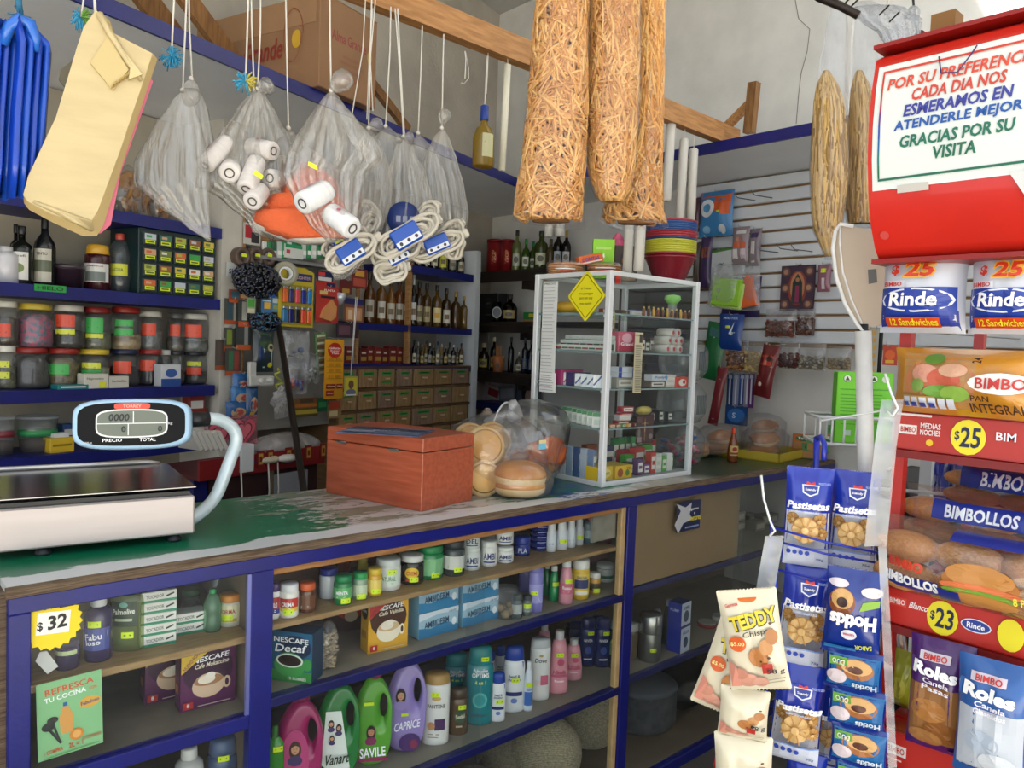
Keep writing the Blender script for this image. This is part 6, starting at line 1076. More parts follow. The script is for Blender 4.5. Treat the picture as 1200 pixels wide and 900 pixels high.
CRD=[('toy_card','orange topped card with small tools, first in the column beside the pilaster','card',(268,292,340,355),-.02,'#8a3f22',((.0,.0,1,.25,'#b0522a'),(.1,.35,.5,.9,'#3a5a6a'),(.55,.4,.9,.85,'#c8a87a'))),('toy_card','grey blister card with silver tool, second in the beside-pilaster column','card',(263,280,350,380),-.01,'#4a4a46',((.2,.2,.5,.9,'#2a4a5a'),(.6,.1,.75,.9,'#9a9a94'),(.0,.0,1,.15,'#a84a24'))),('toy_card','grey blister card with white spiral tool and orange foot','card',(279,293,352,383),-.03,'#3e423e',((.3,.25,.7,.95,'#a8a8a0'),(.0,.0,1,.2,'#b8522a'))),('toy_card','blister card with orange foot, third row left of the column','card',(262,278,384,412),-.01,'#454843',((.2,.3,.6,.9,'#7a8a3a'),(.0,.0,1,.2,'#a8502a'))),('toy_card','blister card with orange foot, third row right of the column','card',(276,294,380,410),-.03,'#3a3e3c',((.55,.2,.8,.95,'#8a8a86'),(.0,.0,1,.2,'#b0562a'))),('toy_card','tilted blister card at the lower left of the column','card',(252,266,398,434),-.0,'#4c4742',((.2,.3,.8,.9,'#5a4a44'),(.0,.0,1,.16,'#9a4a28'))),('toy_card','blister card with green and red tools at the foot of the column','card',(264,282,408,440),-.02,'#46443e',((.2,.2,.5,.9,'#3a6a4a'),(.55,.2,.85,.9,'#8a3a34'),(.0,.0,1,.16,'#a85028'))),('green_card','small green and white card under the hair ties','card',(289,299,349,367),-.06,'#8f9a84',((.1,.4,.9,.9,'#4a9a3a'),(.1,.0,.9,.3,'#c8bfa8'))),('blue_card','blue card with yellow fish print between the hair tie clusters','card',(306,318,350,367),-.06,'#3a6a94',((.25,.3,.85,.75,'#d8a83a'),(.1,.8,.9,.9,'#a8c8d8'))),('blue_card','pale blue card right of the fish card','card',(318,328,348,366),-.055,'#5a8298',((.2,.2,.8,.5,'#8a9a5a'),(.1,.6,.9,.9,'#b8c4c8'))),('blue_card','bright blue strip card just under the black hair ties','card',(300,322,341,348),-.075,'#1f4a9a',((.1,.2,.9,.5,'#3a6ab8'),)),('razor_card','navy and white card above the red blister card','card',(371,390,318,332),-.06,'#1c2048',((.1,.2,.9,.5,'#c8c8c4'),(.1,.6,.5,.9,'#c83a34'))),('red_card','red and navy card above the peach blister','card',(370,394,330,342),-.065,'#a82a24',((.1,.1,.6,.5,'#c8b070'),(.5,.5,.9,.9,'#1c2048'))),('picture_packet','packet with doll figures and yellow print below the cables','packet',(403,426,350,377),-.06,'#7a4a3a',((.1,.05,.9,.6,'#b8885a'),(.0,.75,1,1,'#2a2a5a'),(.2,.1,.4,.5,'#d8b89a'),(.6,.1,.8,.5,'#c89a7a'))),('picture_packet','dark packet with faint pink print behind the white string','packet',(394,420,378,396),-.04,'#3a2c34',((.1,.2,.6,.8,'#6a4a54'),)),('sweet_packet','red packet of sweets hanging beneath the hanging cables','packet',(412,430,315,338),-.05,'#6a2420',((.1,.1,.9,.5,'#a84a3a'),(.2,.6,.8,.9,'#c8983a'))),('red_packet','small dark red packet above the silver cap','packet',(398,412,328,345),-.05,'#5a1c1c',((.2,.1,.8,.4,'#a8843a'),)),('food_packet','brown and orange packet near the foot of the display','packet',(345,372,466,478),-.04,'#7a5030',((.0,.1,1,.4,'#a8642a'),(.2,.5,.8,.9,'#4a3a2a'))),('food_packet','green and yellow packet stacked under the orange one','packet',(345,372,478,488),-.04,'#4a4420',((.0,.3,1,.8,'#a8943a'),)),('food_packet','green packet beside the black strip at the display foot','packet',(372,383,466,482),-.045,'#1f5a34',((.1,.3,.9,.7,'#3a8a54'),)),('food_packet','floral orange strip hanging below the yellow razor card','packet',(384,400,468,490),-.03,'#8a6a44',((.1,.5,.9,.9,'#b0442a'),(.1,.1,.7,.4,'#c8b88a'))),]
for nm,lb,ct,px,off,col,rc in CRD:lcard(nm,lb,ct,px,off,col,rects(*rc),hk=(px[3]-px[2]>14))
t,w_,h=lcard('blister_card','red blister card holding a peach pointed scraper','card',(370,396,336,378),-.07,'#a8322a',lambda w,h:[('r',-w*.35,h*.78,-w*.0,h*.88,'#c8b86a'),('r',-w*.3,h*.68,w*.35,h*.74,'#2a1a1a'),('t','PUNTA',w*.1,h*.9,w*.5,h*.06,'#e8d8d0')])
B(mat('#c98a54',.35,coat=.4)).prism([(-w_*.35,h*.12),(-w_*.25,h*.35),(w_*.15,h*.65),(w_*.35,h*.45),(w_*.32,h*.15),(w_*.1,h*.04)],-.016,-.003).build('scraper',t)
q=onL(399,350,-.07);t=thing('silver_cap','small shiny silver cone hanging beside the red blister card','cap',q,TH);B(mat('#b8bcc4',.2,.5)).lathe([(.008,-.03),(.026,0),(.027,.028),(.02,.03)],16).build('cone',t)
t,w_,h=lcard('lace_card','leaning green card lined with a row of small brown clips','card',(367,382,390,440),-.05,'#4a7a4a',lambda w,h:[('r',-w*.42,h*.02,w*.42,h*.98,'#7a8a64')],rot=-.12)
for k in range(11):B(mat('#7a5a44' if k%2 else '#c8c0a8',.5)).box(-w_*.35,w_*.30,-.010,-.003,h*(.05+.085*k),h*(.05+.085*k)+h*.05,bev=.002,M=Matrix.Translation((0,0,h))@Matrix.Rotation(-.12,4,'Y')@Matrix.Translation((0,0,-h))).build('clip',t)
t,w_,h=lcard('razor_card','tall yellow card with red disc and red panels at its foot','card',(380,402,398,467),-.09,'#d99a22',lambda w,h:[('e',w*.02,h*.82,w*.38,h*.13,'#b8281f'),('t','Gillette',w*.02,h*.855,w*.6,h*.035,'#f0e4d8'),('t','Super',w*.02,h*.81,w*.5,h*.03,'#f0e4d8'),('t','Thin',w*.02,h*.77,w*.4,h*.03,'#f0e4d8'),('l',-w*.42,h*.64,w*.42,h*.64,h*.008,'#8a5a14'),('l',-w*.42,h*.54,w*.42,h*.54,h*.006,'#8a5a14'),('l',-w*.42,h*.44,w*.42,h*.44,h*.006,'#8a5a14'),('l',-w*.42,h*.34,w*.42,h*.34,h*.006,'#8a5a14'),('r',-w*.42,h*.17,w*.08,h*.25,'#98281f'),('r',w*.12,h*.17,w*.46,h*.25,'#98281f'),('r',-w*.42,h*.05,-w*.02,h*.14,'#98281f'),('t','Gillette',-w*.17,h*.21,w*.4,h*.03,'#f0d8c8'),('t','Gillette',w*.29,h*.21,w*.28,h*.03,'#f0d8c8'),('t','Gillette',-w*.22,h*.095,w*.32,h*.03,'#f0d8c8')])
for k in range(4):B(mat('#c4881c',.4)).box(-w_*.30,-w_*.05,-.007,-.003,h*(.35+.10*k),h*(.40+.10*k)).build('blade_pack',t);B(mat('#c4881c',.4)).box(w_*.08,w_*.33,-.007,-.003,h*(.35+.10*k),h*(.40+.10*k)).build('blade_pack',t)
t,w_,h=lpack('tool_pack','green and navy blister pack with small scissors and a ring','pack',(296,321,386,436),-.06,'#243238',lambda w,h:[('r',-w*.3,h*.5,w*.35,h*.9,'#3f5a34'),('r',-w*.35,h*.08,-w*.1,h*.6,'#2a3f74'),('l',-w*.05,h*.1,-w*.1,h*.55,w*.08,'#b8c4cc'),('l',w*.3,h*.15,w*.25,h*.5,w*.07,'#8ab0c0'),('e',w*.2,h*.58,w*.16,h*.09,'#b8b08a'),('e',w*.2,h*.58,w*.08,h*.045,'#2a2a24'),('e',w*.2,h*.17,w*.13,h*.06,'#b8b42a')],.02)
p,w_,h=lpos((289,318,424,452),-.07);t=thing('white_holder','white plastic wall holder in an L shape below the green tool pack','holder',p,TH);WP=mat('#b9b8b2',.35)
B(WP).box(-w_/2,-w_*.22,-.02,0,0,h,bev=.004).build('upright',t);b=B(WP);b.box(-w_/2,w_*.5,-.024,0,0,h*.42,bev=.006);b.build('tray',t);b=B(mat('#d0cfca',.3));b.ball((-w_*.08,-.026,h*.22),w_*.13,None,12,8,1,.4,.6);b.build('knob',t);B(mat('#d0cfca',.3)).ball((w_*.28,-.026,h*.24),w_*.13,None,12,8,1,.4,.6).build('knob',t)
for i,(px,col,lb)in enumerate((((272,292,437,462),'#24609a','topmost'),((270,295,452,476),'#2a6aa4','second'),((264,290,470,492),'#20548c','lowest left'),((288,302,452,490),'#1f4a74','right hand'))):
 lpack('toy_bag',lb+' blue bag with small yellow and red toys beside the pilaster','bag',px,-.03-.012*i,col,lambda w,h:[('e',0,h*.4,w*.35,h*.26,'#b89a7a'),('e',w*.05,h*.42,w*.18,h*.15,'#a84a44'),('r',-w*.3,h*.1,w*.1,h*.2,'#c8a83a')],.018,sd=i)
def lbag(lab,px,off,bits,haze=.12,sd=0,name='clear_bag',n=14):
 p,w_,h=lpos(px,off);t=thing(name,lab,'bag',p,TH);rr=random.Random(sd)
 b=B(film(haze,gloss=.45,wr=22));pillow(b,w_,h,.03,None,12,14,.05,None,.25,sd);b.build('film',t)
 b=B()
 for i in range(n):c_=bits[i%len(bits)];b.ball((w_*.34*rr.uniform(-1,1),rr.uniform(-.012,.012),h*(.12+.4*rr.random())),w_*rr.uniform(.07,.13),mat(c_,.4),7,5,1,.5,rr.uniform(.6,1.2))
 tag(b.build('small_goods',t),kind='stuff');hook(t,w_,h);return t
lbag('large empty looking clear bag with a blue clip, centre of the display',(330,363,388,432),-.09,('#8f9494','#2a4a7a'),.16,1,n=5)
lbag('clear bag of violet and blue toys with a red ball',(338,360,420,462),-.10,('#3a3a7a','#5a5a9a','#7a8ab0','#c83a24','#c84a2a'),.06,2)
lbag('clear bag of green and white trinkets beside the lace card',(358,373,415,450),-.08,('#4a5a3a','#a8a89a','#6a5a4a'),.08,3)
for i,(px,rot)in enumerate((((313,330,452,478),.7),((322,338,458,490),-.1),((326,336,452,470),.2))):
 p,w_,h=lpos(px,-.08);t=thing('clear_wrapper',('crossed','upright','small')[i]+' white clear wrapped piece hanging beside the dark pole','wrapper',p,TH,rot=(0,rot,TH));b=B(film(.35,gloss=.5,wr=30,body='#d8d4d0'));pillow(b,w_,h,.012,None,6,8,.05,None,.3,i);b.build('wrapper',t)
p,w_,h=lpos((320,334,432,455),-.07);t=thing('yellow_ribbon','crumpled yellow green ribbon beside the dark pole','ribbon',p,TH);rr=random.Random(8);B(mat('#a8ac4a',.5)).tube([(w_*rr.uniform(-.4,.4),-.01*rr.random(),h*(i/11))for i in range(12)],.006,6).build('ribbon',t)
p,w_,h=lpos((403,419,441,464),-.20);t=thing('portrait_tag','yellow laminated tag with a small portrait hanging on white string','tag',p,TH)
B(mat('#a8a04a',.3)).box(-w_/2,w_/2,-.001,0,0,h).build('card',t);decal('print',[('r',-w_*.42,h*.12,w_*.42,h*.92,'#c8b83a'),('e',0,h*.58,w_*.2,h*.22,'#6a4a3c'),('e',0,h*.2,w_*.36,h*.16,'#6a6e84'),('l',-w_*.35,h*.06,w_*.35,h*.06,h*.06,'#d8d8d4')],lambda u,v,e:(u,-.0012-e,v),t)
st=[onL(411,440,-.2)-p,onL(414,395,-.2)-p,onL(417,348,-.2)-p];st=[Vector((v.dot(LX),v.dot(LN),v.z))for v in st];B(mat('#c8c8c8',.7)).tube(st,.0022,5).build('string',t);B(mat('#c8c8c8',.7)).tube([st[0],st[1]+Vector((.006,0,0)),st[2]+Vector((.01,0,0))],.0018,5).build('string',t)
P0,P1=onL(327,383,-.12),onY(360,600,2.45);t=thing('dark_pole','dark metal pole leaning diagonally before the display, going behind the counter','pole',P0);B(mat('#2e2822',.4,.5)).tube([(0,0,0),P1-P0,(P1-P0)*1.12],.013,10).build('pole',t)
c0,c1=onY(240,540,2.62),onY(380,533,2.78);ang=math.atan2(c1.y-c0.y,c1.x-c0.x);Lr=(c1-c0).length
t=thing('red_rack','low rack with dark red edge and card holders below the hanging display','rack',(c0.x,c0.y,0),ang);RD=mat('#6e1517',.4)
zr_=onY(300,545,2.68).z;B(RD).box(-.02,Lr,0,.012,zr_-.03,zr_+.04).build('front_edge',t);B(mat('#4a1214',.5)).box(-.02,Lr,.012,.34,zr_-.03,zr_-.018).build('rack_tray',t);B(mat('#2a0f10',.6)).box(.04,Lr-.02,.02,.34,-.125,zr_-.03).build('rack_body',t)
B(BLUE_SHADE).box(-.02,.035,.03,.3,0,zr_-.03).build('side',t);B(mat('#8a8c92',.4)).box(Lr*.55,Lr*.86,.010,.02,zr_-.24,zr_-.05).build('grey_panel',t);B(mat('#6a5a44',.5)).box(Lr*.53,Lr*.55,.006,.02,zr_-.26,zr_-.03).build('panel_edge',t)
for i,x in enumerate((.42,.50,.66,.84,.98)):
 b=B(RD);b.prism([(-.016,0),(.016,0),(.016,.06),(-.016,.06)],-.004,0,M=Matrix.Translation((Lr*x,0,zr_-.01)));o=b.build('card_holder',t)
 decal('holder_card',[('r',-.010,.01,.010,.05,'#a8843a'),('r',-.006,.02,.006,.04,'#5a1c14')],lambda u,v,e:(Lr*x+u,-.0045-e,zr_-.01+v),t)
for i,x in enumerate((.26,.48,.56)):B(mat('#b8b4ac',.5)).tube([(Lr*x,-.006,zr_+.0),(Lr*x+.006,-.008,zr_-.10),(Lr*x-.004,-.008,zr_-.22)],.003,5).build('hanging_string',t)
for i,(px,py)in enumerate(((258,508),(286,503))):
 q=onY(px,py,2.74);t=thing('heart_pack',('left','right')[i]+' pink heart print packet standing in the red rack','packet',(q.x,q.y,q.z-.06),ang);B(film(.3,gloss=.4,body='#b8606c')).box(-.06,.06,0,.01,0,.11).build('pack',t)
 hp=[(.05*(math.sin(a)**3),.055+.0034*(13*math.cos(a)-5*math.cos(2*a)-2*math.cos(3*a)-math.cos(4*a)))for a in[2*math.pi*k/28 for k in range(28)]]
 decal('heart',[('p',hp,'#b04a58'),('p',[(x*.72,.055+(z-.055)*.72)for x,z in hp],'#3a2a30'),('p',[(x*.6,.055+(z-.055)*.6)for x,z in hp],'#b85a66')],lambda u,v,e:(u,-.001-e,v),t)
for i in range(6):
 q=onY(237+6*i,517,2.70);t=thing('white_envelope',ORD[i]+' slanting white envelope at the left end of the red rack','envelope',(q.x,q.y,q.z-.03),ang,rot=(0,-.5,ang));B(mat('#b4b0a8',.6)).box(-.008,.006,0,.12,0,.075).build('envelope',t)
q=onY(291,514,2.66);carton('white_card_box','plain white card box standing in the red rack under the hearts','box',(q.x,q.y,zr_-.02),.055,.05,.10,'#b8bab8',[],rz=ang)
q=onY(330,500,2.80);t=thing('white_bag','slumped white translucent bag lying on the red rack','bag',(q.x+.03,q.y,zr_-.01),ang);b=B(film(.4,gloss=.4,wr=14,body='#c8c4c0'));b.ball((.02,.04,.05),.13,None,24,14,1.25,.6,.40,wob=lambda a,z,f:1+.07*math.sin(6*a+8*f)+.04*math.sin(15*a));b.build('bag_body',t)
q=onY(322,528,2.68)
for i in range(3):q=onY(300+22*i,531,2.68);t=thing('pale_packet',('blue','cream','white')[i]+' flat packet lying on the front of the red rack','packet',(q.x,q.y,zr_+.0),ang);b=B(mat(('#2a2f6a','#a8a08a','#b8b4ac')[i],.5));b.ball((0,.03,.012),.05,None,12,6,1,.6,.3);b.build('packet',t)
# goods on the slatted panel
def xpos(px,X):
 xl,xr,yt,yb=px;ym=(yt+yb)/2;a,c=onX(xl,ym,X),onX(xr,ym,X);zt,zb=onX((xl+xr)/2,yt,X).z,onX((xl+xr)/2,yb,X).z
 return Vector((X,(a.y+c.y)/2,zb)),abs(a.y-c.y),zt-zb
RB=-R(90)
def xcard(name,lab,cat,px,X,col,items,rot=0):
 p,w_,h=xpos(px,X);t=thing(name,lab,cat,p,RB);Mr=Matrix.Translation((0,0,h))@Matrix.Rotation(rot,4,'Y')@Matrix.Translation((0,0,-h))
 B(mat(col,.4)).box(-w_/2,w_/2,-.002,0,0,h,M=Mr).build('card',t);decal('print',items(w_,h),lambda u,v,e:tuple(Mr@Vector((u,-.0022-e,v))),t,eps=.0004)
 B(WIRE).tube([(0,3.655-X,h+.01),(0,-.02,h-.004),(0,-.03,h+.008)],.002,5).build('hook',t);return t,w_,h
def xpack(name,lab,cat,px,X,col,items,T=.02,rot=0,sd=0,m=None):
 p,w_,h=xpos(px,X);t=thing(name,lab,cat,p,RB);Mr=Matrix.Translation((0,0,h))@Matrix.Rotation(rot,4,'Y')@Matrix.Translation((0,0,-h))
 b=B(m or mat(col,.3,coat=.3));mp=pillow(b,w_,h,T,None,10,10,.07,Mr,.12,sd);b.build('pack',t)
 if items:decal('print',items(w_,h),mp,t,eps=.0008)
 B(WIRE).tube([(0,3.655-X,h+.01),(0,-.02,h-.004),(0,-.03,h+.008)],.002,5).build('hook',t);return t,w_,h
xpack('balloon_bag','big bag with orange top and light blue lower part on the slatted panel','bag',(820,860,224,277),3.60,'#3a7fb8',lambda w,h:[('r',-w*.46,h*.86,w*.46,h*.98,'#d8602a'),('r',-w*.0,h*.55,w*.46,h*.87,'#d8602a'),('r',w*.2,h*.46,w*.46,h*.56,'#d8602a'),('e',-w*.2,h*.62,w*.22,h*.2,'#dfe3e4'),('e',-w*.2,h*.62,w*.12,h*.1,'#5a9ac8'),('e',w*.25,h*.14,w*.1,h*.1,'#c8ccd0'),('e',-w*.2,h*.15,w*.12,h*.08,'#8ab8d8'),('r',w*.1,h*.5,w*.2,h*.55,'#cfe02a')],.03,sd=1)
xpack('toy_bag','dark red edge of a bag peeking out left of the orange topped bag','bag',(812,822,232,272),3.62,'#5a3a44',None,.02,sd=2)
xpack('spice_strip','brown and violet long strip bag left of the white green card','bag',(813,822,284,338),3.60,'#4a3c34',None,.02,sd=3);xpack('spice_strip','rusty top violet strip bag beside the white green card','bag',(821,834,278,338),3.58,'#3a2a54',lambda w,h:[('r',-w*.4,h*.6,w*.4,h*.95,'#7a3a24')],.02,sd=4)
xcard('white_board','white card with green top edge and small black drawing','card',(828,857,292,334),3.585,'#b8bcc0',lambda w,h:[('r',-w*.5,h*.92,w*.5,h,'#4a7a3a'),('r',-w*.5,0,w*.5,h*.07,'#b8b43a'),('e',0,h*.55,w*.12,h*.05,'#2a2a30'),('l',-w*.1,h*.45,w*.15,h*.6,h*.02,'#2a2a30')],-.1)
xpack('doll_pack','clear pack with pink and white doll accessories, upper middle of the slatted panel','pack',(858,878,266,308),3.585,'#8a7a80',lambda w,h:[('r',-w*.2,h*.8,w*.35,h*.95,'#d0d0d0'),('r',-w*.3,h*.42,w*.4,h*.56,'#c8603a'),('r',-w*.4,h*.05,-w*.05,h*.38,'#d8d4d8'),('r',w*.1,h*.05,w*.4,h*.38,'#c8b8c4'),('e',-w*.0,h*.65,w*.15,h*.06,'#b87a6a')],.02,sd=5)
xpack('doll_pack','narrow clear pack with violet top right of the doll accessories','pack',(878,892,268,312),3.59,'#7a7078',lambda w,h:[('r',-w*.3,h*.75,w*.3,h*.95,'#3a2a5a'),('r',-w*.2,h*.1,w*.1,h*.65,'#c8c0c0')],.018,sd=6)
CG2=film(.2,gloss=.4,wr=20)
t,w_,h=xpack('cloth_bag','clear bag with a folded lime green cleaning cloth','cloth',(833,872,310,362),3.54,'',None,.03,.10,7,CG2);o=B(mat('#93c83a',.8,bump=.3,bscale=80)).box(-w_*.46,w_*.40,-.018,.012,h*.06,h*.68,bev=.006,M=Matrix.Rotation(.10,4,'Y')).build('lime_cloth',t);B(mat('#b8d878',.8)).box(-w_*.44,w_*.44,-.010,.014,h*.02,h*.60,bev=.006,M=Matrix.Rotation(.14,4,'Y')).build('pale_cloth',t)
t,w_,h=xpack('cloth_bag','clear bag with a folded orange cleaning cloth','cloth',(868,890,312,364),3.56,'',None,.025,-.05,8,CG2);B(mat('#d8602a',.8)).prism([(-w_*.35,h*.05),(w_*.45,h*.12),(w_*.05,h*.80),(-w_*.2,h*.75)],-.02,.01).build('orange_cloth',t)
t,w_,h=xpack('cloth_bag','violet cloth bag hanging behind the lime and orange cloths','cloth',(846,892,325,372),3.59,'#2e2650',None,.02,0,9)
t,w_,h=xcard('devotional_print','dark patterned print with a standing robed figure in an orange oval','picture',(915,955,311,364),3.63,'#3a2a3a',lambda w,h:[('r',-w*.48,h*.02,w*.48,h*.98,'#453246'),('e',0,h*.5,w*.28,h*.38,'#8a4034'),('e',0,h*.52,w*.21,h*.33,'#b07a5a'),('p',[(-w*.16,h*.16),(-w*.14,h*.62),(0,h*.82),(w*.14,h*.62),(w*.16,h*.16)],'#2f3a36'),('p',[(-w*.06,h*.18),(-w*.05,h*.55),(w*.05,h*.55),(w*.06,h*.18)],'#8a3458'),('e',0,h*.68,w*.055,h*.05,'#a87a5a')]+[('e',x*w,y*h,w*.13,h*.1,'#6a4a44')for x in(-.34,.34)for y in(.14,.86,.5)]+[('e',x*w,y*h,w*.07,h*.06,'#a8806a')for x in(-.34,.34)for y in(.14,.86,.5)])
xpack('pink_pack','small pink pack with green sticker right of the dark print','pack',(958,974,310,342),3.60,'#8a5a6a',lambda w,h:[('r',-w*.2,h*.7,w*.2,h*.85,'#cfe02a'),('r',-w*.1,h*.1,w*.15,h*.5,'#d8c8cc')],.015,sd=10)
def seedbag(lab,px,X,c1_,c2_,sd,fill=.62,rot=0):
 p,w_,h=xpos(px,X);t=thing('seed_bag',lab,'bag',p,RB);rr=random.Random(sd);b=B(film(.12,gloss=.5,wr=25));pillow(b,w_,h,.024,None,10,10,.06,None,.2,sd);b.build('film',t)
 b=B();n=90
 for i in range(n):
  x=w_*.44*rr.uniform(-1,1);z=h*(.06+fill*rr.random());b.ball((x,-.016+.004*rr.random(),z),.0085,mat(c1_ if rr.random()<.6 else c2_,.6),6,4,1,.6,rr.uniform(.5,1))
 b.box(-w_*.44,w_*.44,-.012,.012,h*.06,h*(.04+fill),mat(c1_,.8));tag(b.build('dried_goods',t),kind='stuff');return t
seedbag('bag of reddish dried chillies under the dark print',(897,934,362,396),3.62,'#5a2a1a','#7a3a20',1,.55);seedbag('smaller bag of brown dried seeds right of the chilli bag',(935,955,362,394),3.62,'#4f2c1e','#6a4030',2,.6)
seedbag('bag of orange brown snacks, first in the low row',(852,877,398,436),3.56,'#6a3420','#b07a3a',3);seedbag('bag of pale yellow seeds, second in the low row',(873,899,400,438),3.54,'#a08a58','#c0a870',4)
seedbag('bag of dark red chillies, right of the red diagonal pack',(913,938,400,432),3.58,'#3f1c18','#6a2a20',5,.5);seedbag('bag of grey white shells in the low row',(936,968,402,434),3.58,'#6a6050','#a09a88',6,.45);seedbag('bag of beige seeds at the right of the low row',(970,998,406,434),3.58,'#7a6a50','#9a8a6c',7,.45)
xpack('chilli_pack','long red and orange pack hanging diagonally in the low row','pack',(893,914,405,467),3.53,'#6a1f22',lambda w,h:[('r',-w*.42,h*.62,w*.44,h*.96,'#b5402a'),('e',w*.1,h*.75,w*.22,h*.05,'#3a1c18'),('l',-w*.4,h*.42,w*.4,h*.62,h*.03,'#c8a8a0'),('e',-w*.1,h*.25,w*.1,h*.04,'#c8b8b0')],.025,.18,11)
xpack('blue_pack','bright blue pack with white bolt and sticker below the green cloth','pack',(843,872,368,410),3.53,'#153f8c',lambda w,h:[('p',[(w*.05,h*.15),(w*.25,h*.5),(w*.1,h*.5),(w*.2,h*.8),(-w*.0,h*.45),(w*.1,h*.42)],'#c8d4e0'),('t','MASTER',0,h*.88,w*.6,h*.06,'#a8c0e0'),('r',-w*.15,h*.6,w*.05,h*.67,'#b8c83a')],.02,.05,12)
xpack('green_pack','green pack hanging left under the bright blue pack','pack',(829,853,378,446),3.54,'#1c6a3a',lambda w,h:[('l',-w*.25,h*.4,w*.0,h*.75,h*.03,'#b8ccb8'),('r',-w*.3,h*.75,w*.3,h*.95,'#3a6a6a')],.02,.15,13)
for i,(x0,c_,lb)in enumerate(((852,'#1f3a6a','blue'),(859,'#8a94b0','silver'),(866,'#2a4a8a','deep blue'),(872,'#8a8ca0','grey'),(877,'#5a2a6a','violet'))):
 xcard('toothbrush_card',lb+' narrow toothbrush card in the row above the bread','toothbrush',(x0,x0+7,438,478),3.60-.01*i,c_,lambda w,h:[('l',0,h*.1,0,h*.85,w*.25,'#c8ccd8'),('r',-w*.3,h*.86,w*.3,h*.96,'#a8b4d0')])
xpack('red_strip','long narrow red pack leaning beside the toothbrush cards','pack',(840,852,430,500),3.50,'#7a2630',lambda w,h:[('l',0,h*.1,0,h*.8,w*.2,'#b8a0a0')],.015,.16,14);xcard('blue_box_face','bright blue round printed packet below the toothbrush cards','packet',(850,876,476,498),3.50,'#1a3f7a',lambda w,h:[('e',0,h*.5,w*.4,h*.38,'#2f6ab0'),('t','S',-w*.1,h*.5,w*.15,h*.3,'#d0dcec')])
q=onX(905,440,3.65);B_=[(917,235),(952,232)]
for i,(x,y)in enumerate(((885,235),(905,232),(912,296),(935,294),(952,295))):
 q=onX(x,y,3.655);t=thing('panel_hook','empty wire hook on the slatted panel, '+ORD[i]+' from the left','hook',(3.655,q.y,q.z));B(mat('#6a6c70',.4,.6)).tube([(0,0,0),(-.12,.03,-.0),(-.15,.035,.02)],.0025,6).build('wire',t)
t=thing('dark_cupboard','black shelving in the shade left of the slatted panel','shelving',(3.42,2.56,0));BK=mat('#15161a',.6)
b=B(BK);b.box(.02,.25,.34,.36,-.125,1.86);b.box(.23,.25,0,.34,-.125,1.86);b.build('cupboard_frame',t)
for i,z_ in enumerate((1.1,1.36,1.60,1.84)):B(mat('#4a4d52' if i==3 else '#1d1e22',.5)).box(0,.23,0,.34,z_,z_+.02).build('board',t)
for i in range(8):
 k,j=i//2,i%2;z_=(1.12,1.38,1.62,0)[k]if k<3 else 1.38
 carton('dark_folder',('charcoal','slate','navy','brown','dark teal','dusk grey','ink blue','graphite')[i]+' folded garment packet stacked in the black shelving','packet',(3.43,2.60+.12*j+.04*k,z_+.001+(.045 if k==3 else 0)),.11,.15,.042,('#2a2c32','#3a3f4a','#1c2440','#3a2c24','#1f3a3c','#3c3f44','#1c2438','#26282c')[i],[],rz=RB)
# things hanging from the beam above the counter
STR=mat('#cfcac0',.8)
B(TIMBER).build
o=B(TIMBER);bar(o,(-1.2,2.0,2.62),(1.02,2.02,2.62),.045,.085);o=o.build('roof_beam');tag(o,'upper length of timber beam just outside the top of the view','beam')
class Hang:
 """a vertical frame facing the customer at the depth of a hanging thing; turns outline points into local metres"""
 def __init__(s,name,lab,cat,px,py,D,group=None):
  s.a=onD(px,py,D);az=YAW+math.atan((600-px)/F);s.th=az-math.pi/2
  s.X=Vector((math.cos(s.th),math.sin(s.th),0));s.N=Vector((-math.sin(s.th),math.cos(s.th),0));s.k=D/F
  s.t=thing(name,lab,cat,s.a,s.th,group)if name else None
 def L(s,px,py,dy=0.0):
  d=ray(px,py);tt=(s.a-CAM).dot(s.N)/d.dot(s.N);q=CAM+d*tt-s.a;return Vector((q.dot(s.X),dy,q.z))
 def W(s,v):return s.a+s.X*v.x+s.N*v.y+Vector((0,0,v.z))
def sackrows(b,H,rows,flat=.45,amp=.05,k=7,seg=32,sub=4,seed=0,m=None,dy=0,fmax=.2):
 """closed bag skin through rows (y, left, right) of its outline"""
 ph=random.Random(seed).uniform(0,6);R_=[]
 for i in range(len(rows)-1):
  for j in range(sub if i<len(rows)-2 else sub+1):
   u=j/sub;y=rows[i][0]*(1-u)+rows[i+1][0]*u;s_=u*u*(3-2*u)*.5+u*.5;R_.append((y,rows[i][1]*(1-s_)+rows[i+1][1]*s_,rows[i][2]*(1-s_)+rows[i+1][2]*s_))
 vs=[];fs=[];n=len(R_)
 for i,(y,xl,xr)in enumerate(R_):
  p0,p1=H.L(xl,y),H.L(xr,y);c=(p0+p1)/2;rx=(p1-p0).length/2;ry=min(rx*flat,fmax);z0,z1=p0.z,p1.z;f=i/(n-1)
  for j in range(seg):
   a=2*math.pi*j/seg;q=1+amp*(math.sin(k*a+ph)+.6*math.sin((k*2+1)*a+ph*2+2*f))*min(1,.2+f*1.5)
   vs.append((c.x+rx*math.cos(a)*(1+(q-1)*.3),dy+ry*math.sin(a)*(1+(q-1)*3),(z0+z1)/2+(z1-z0)/2*math.cos(a)))
 for i in range(n-1):
  for j in range(seg):j2=(j+1)%seg;fs.append((i*seg+j,(i+1)*seg+j,(i+1)*seg+j2,i*seg+j2))
 fs.append(tuple(range(seg)));fs.append(tuple((n-1)*seg+j for j in range(seg-1,-1,-1)))
 b.add(vs,fs,m,True);return R_
PF=film(.12,(.97,.97,.96),.75,16,(3.5,3.5,.35),body='#cbc5ba',rough=.2,lo=.40,hi=.75,wrk=.8)
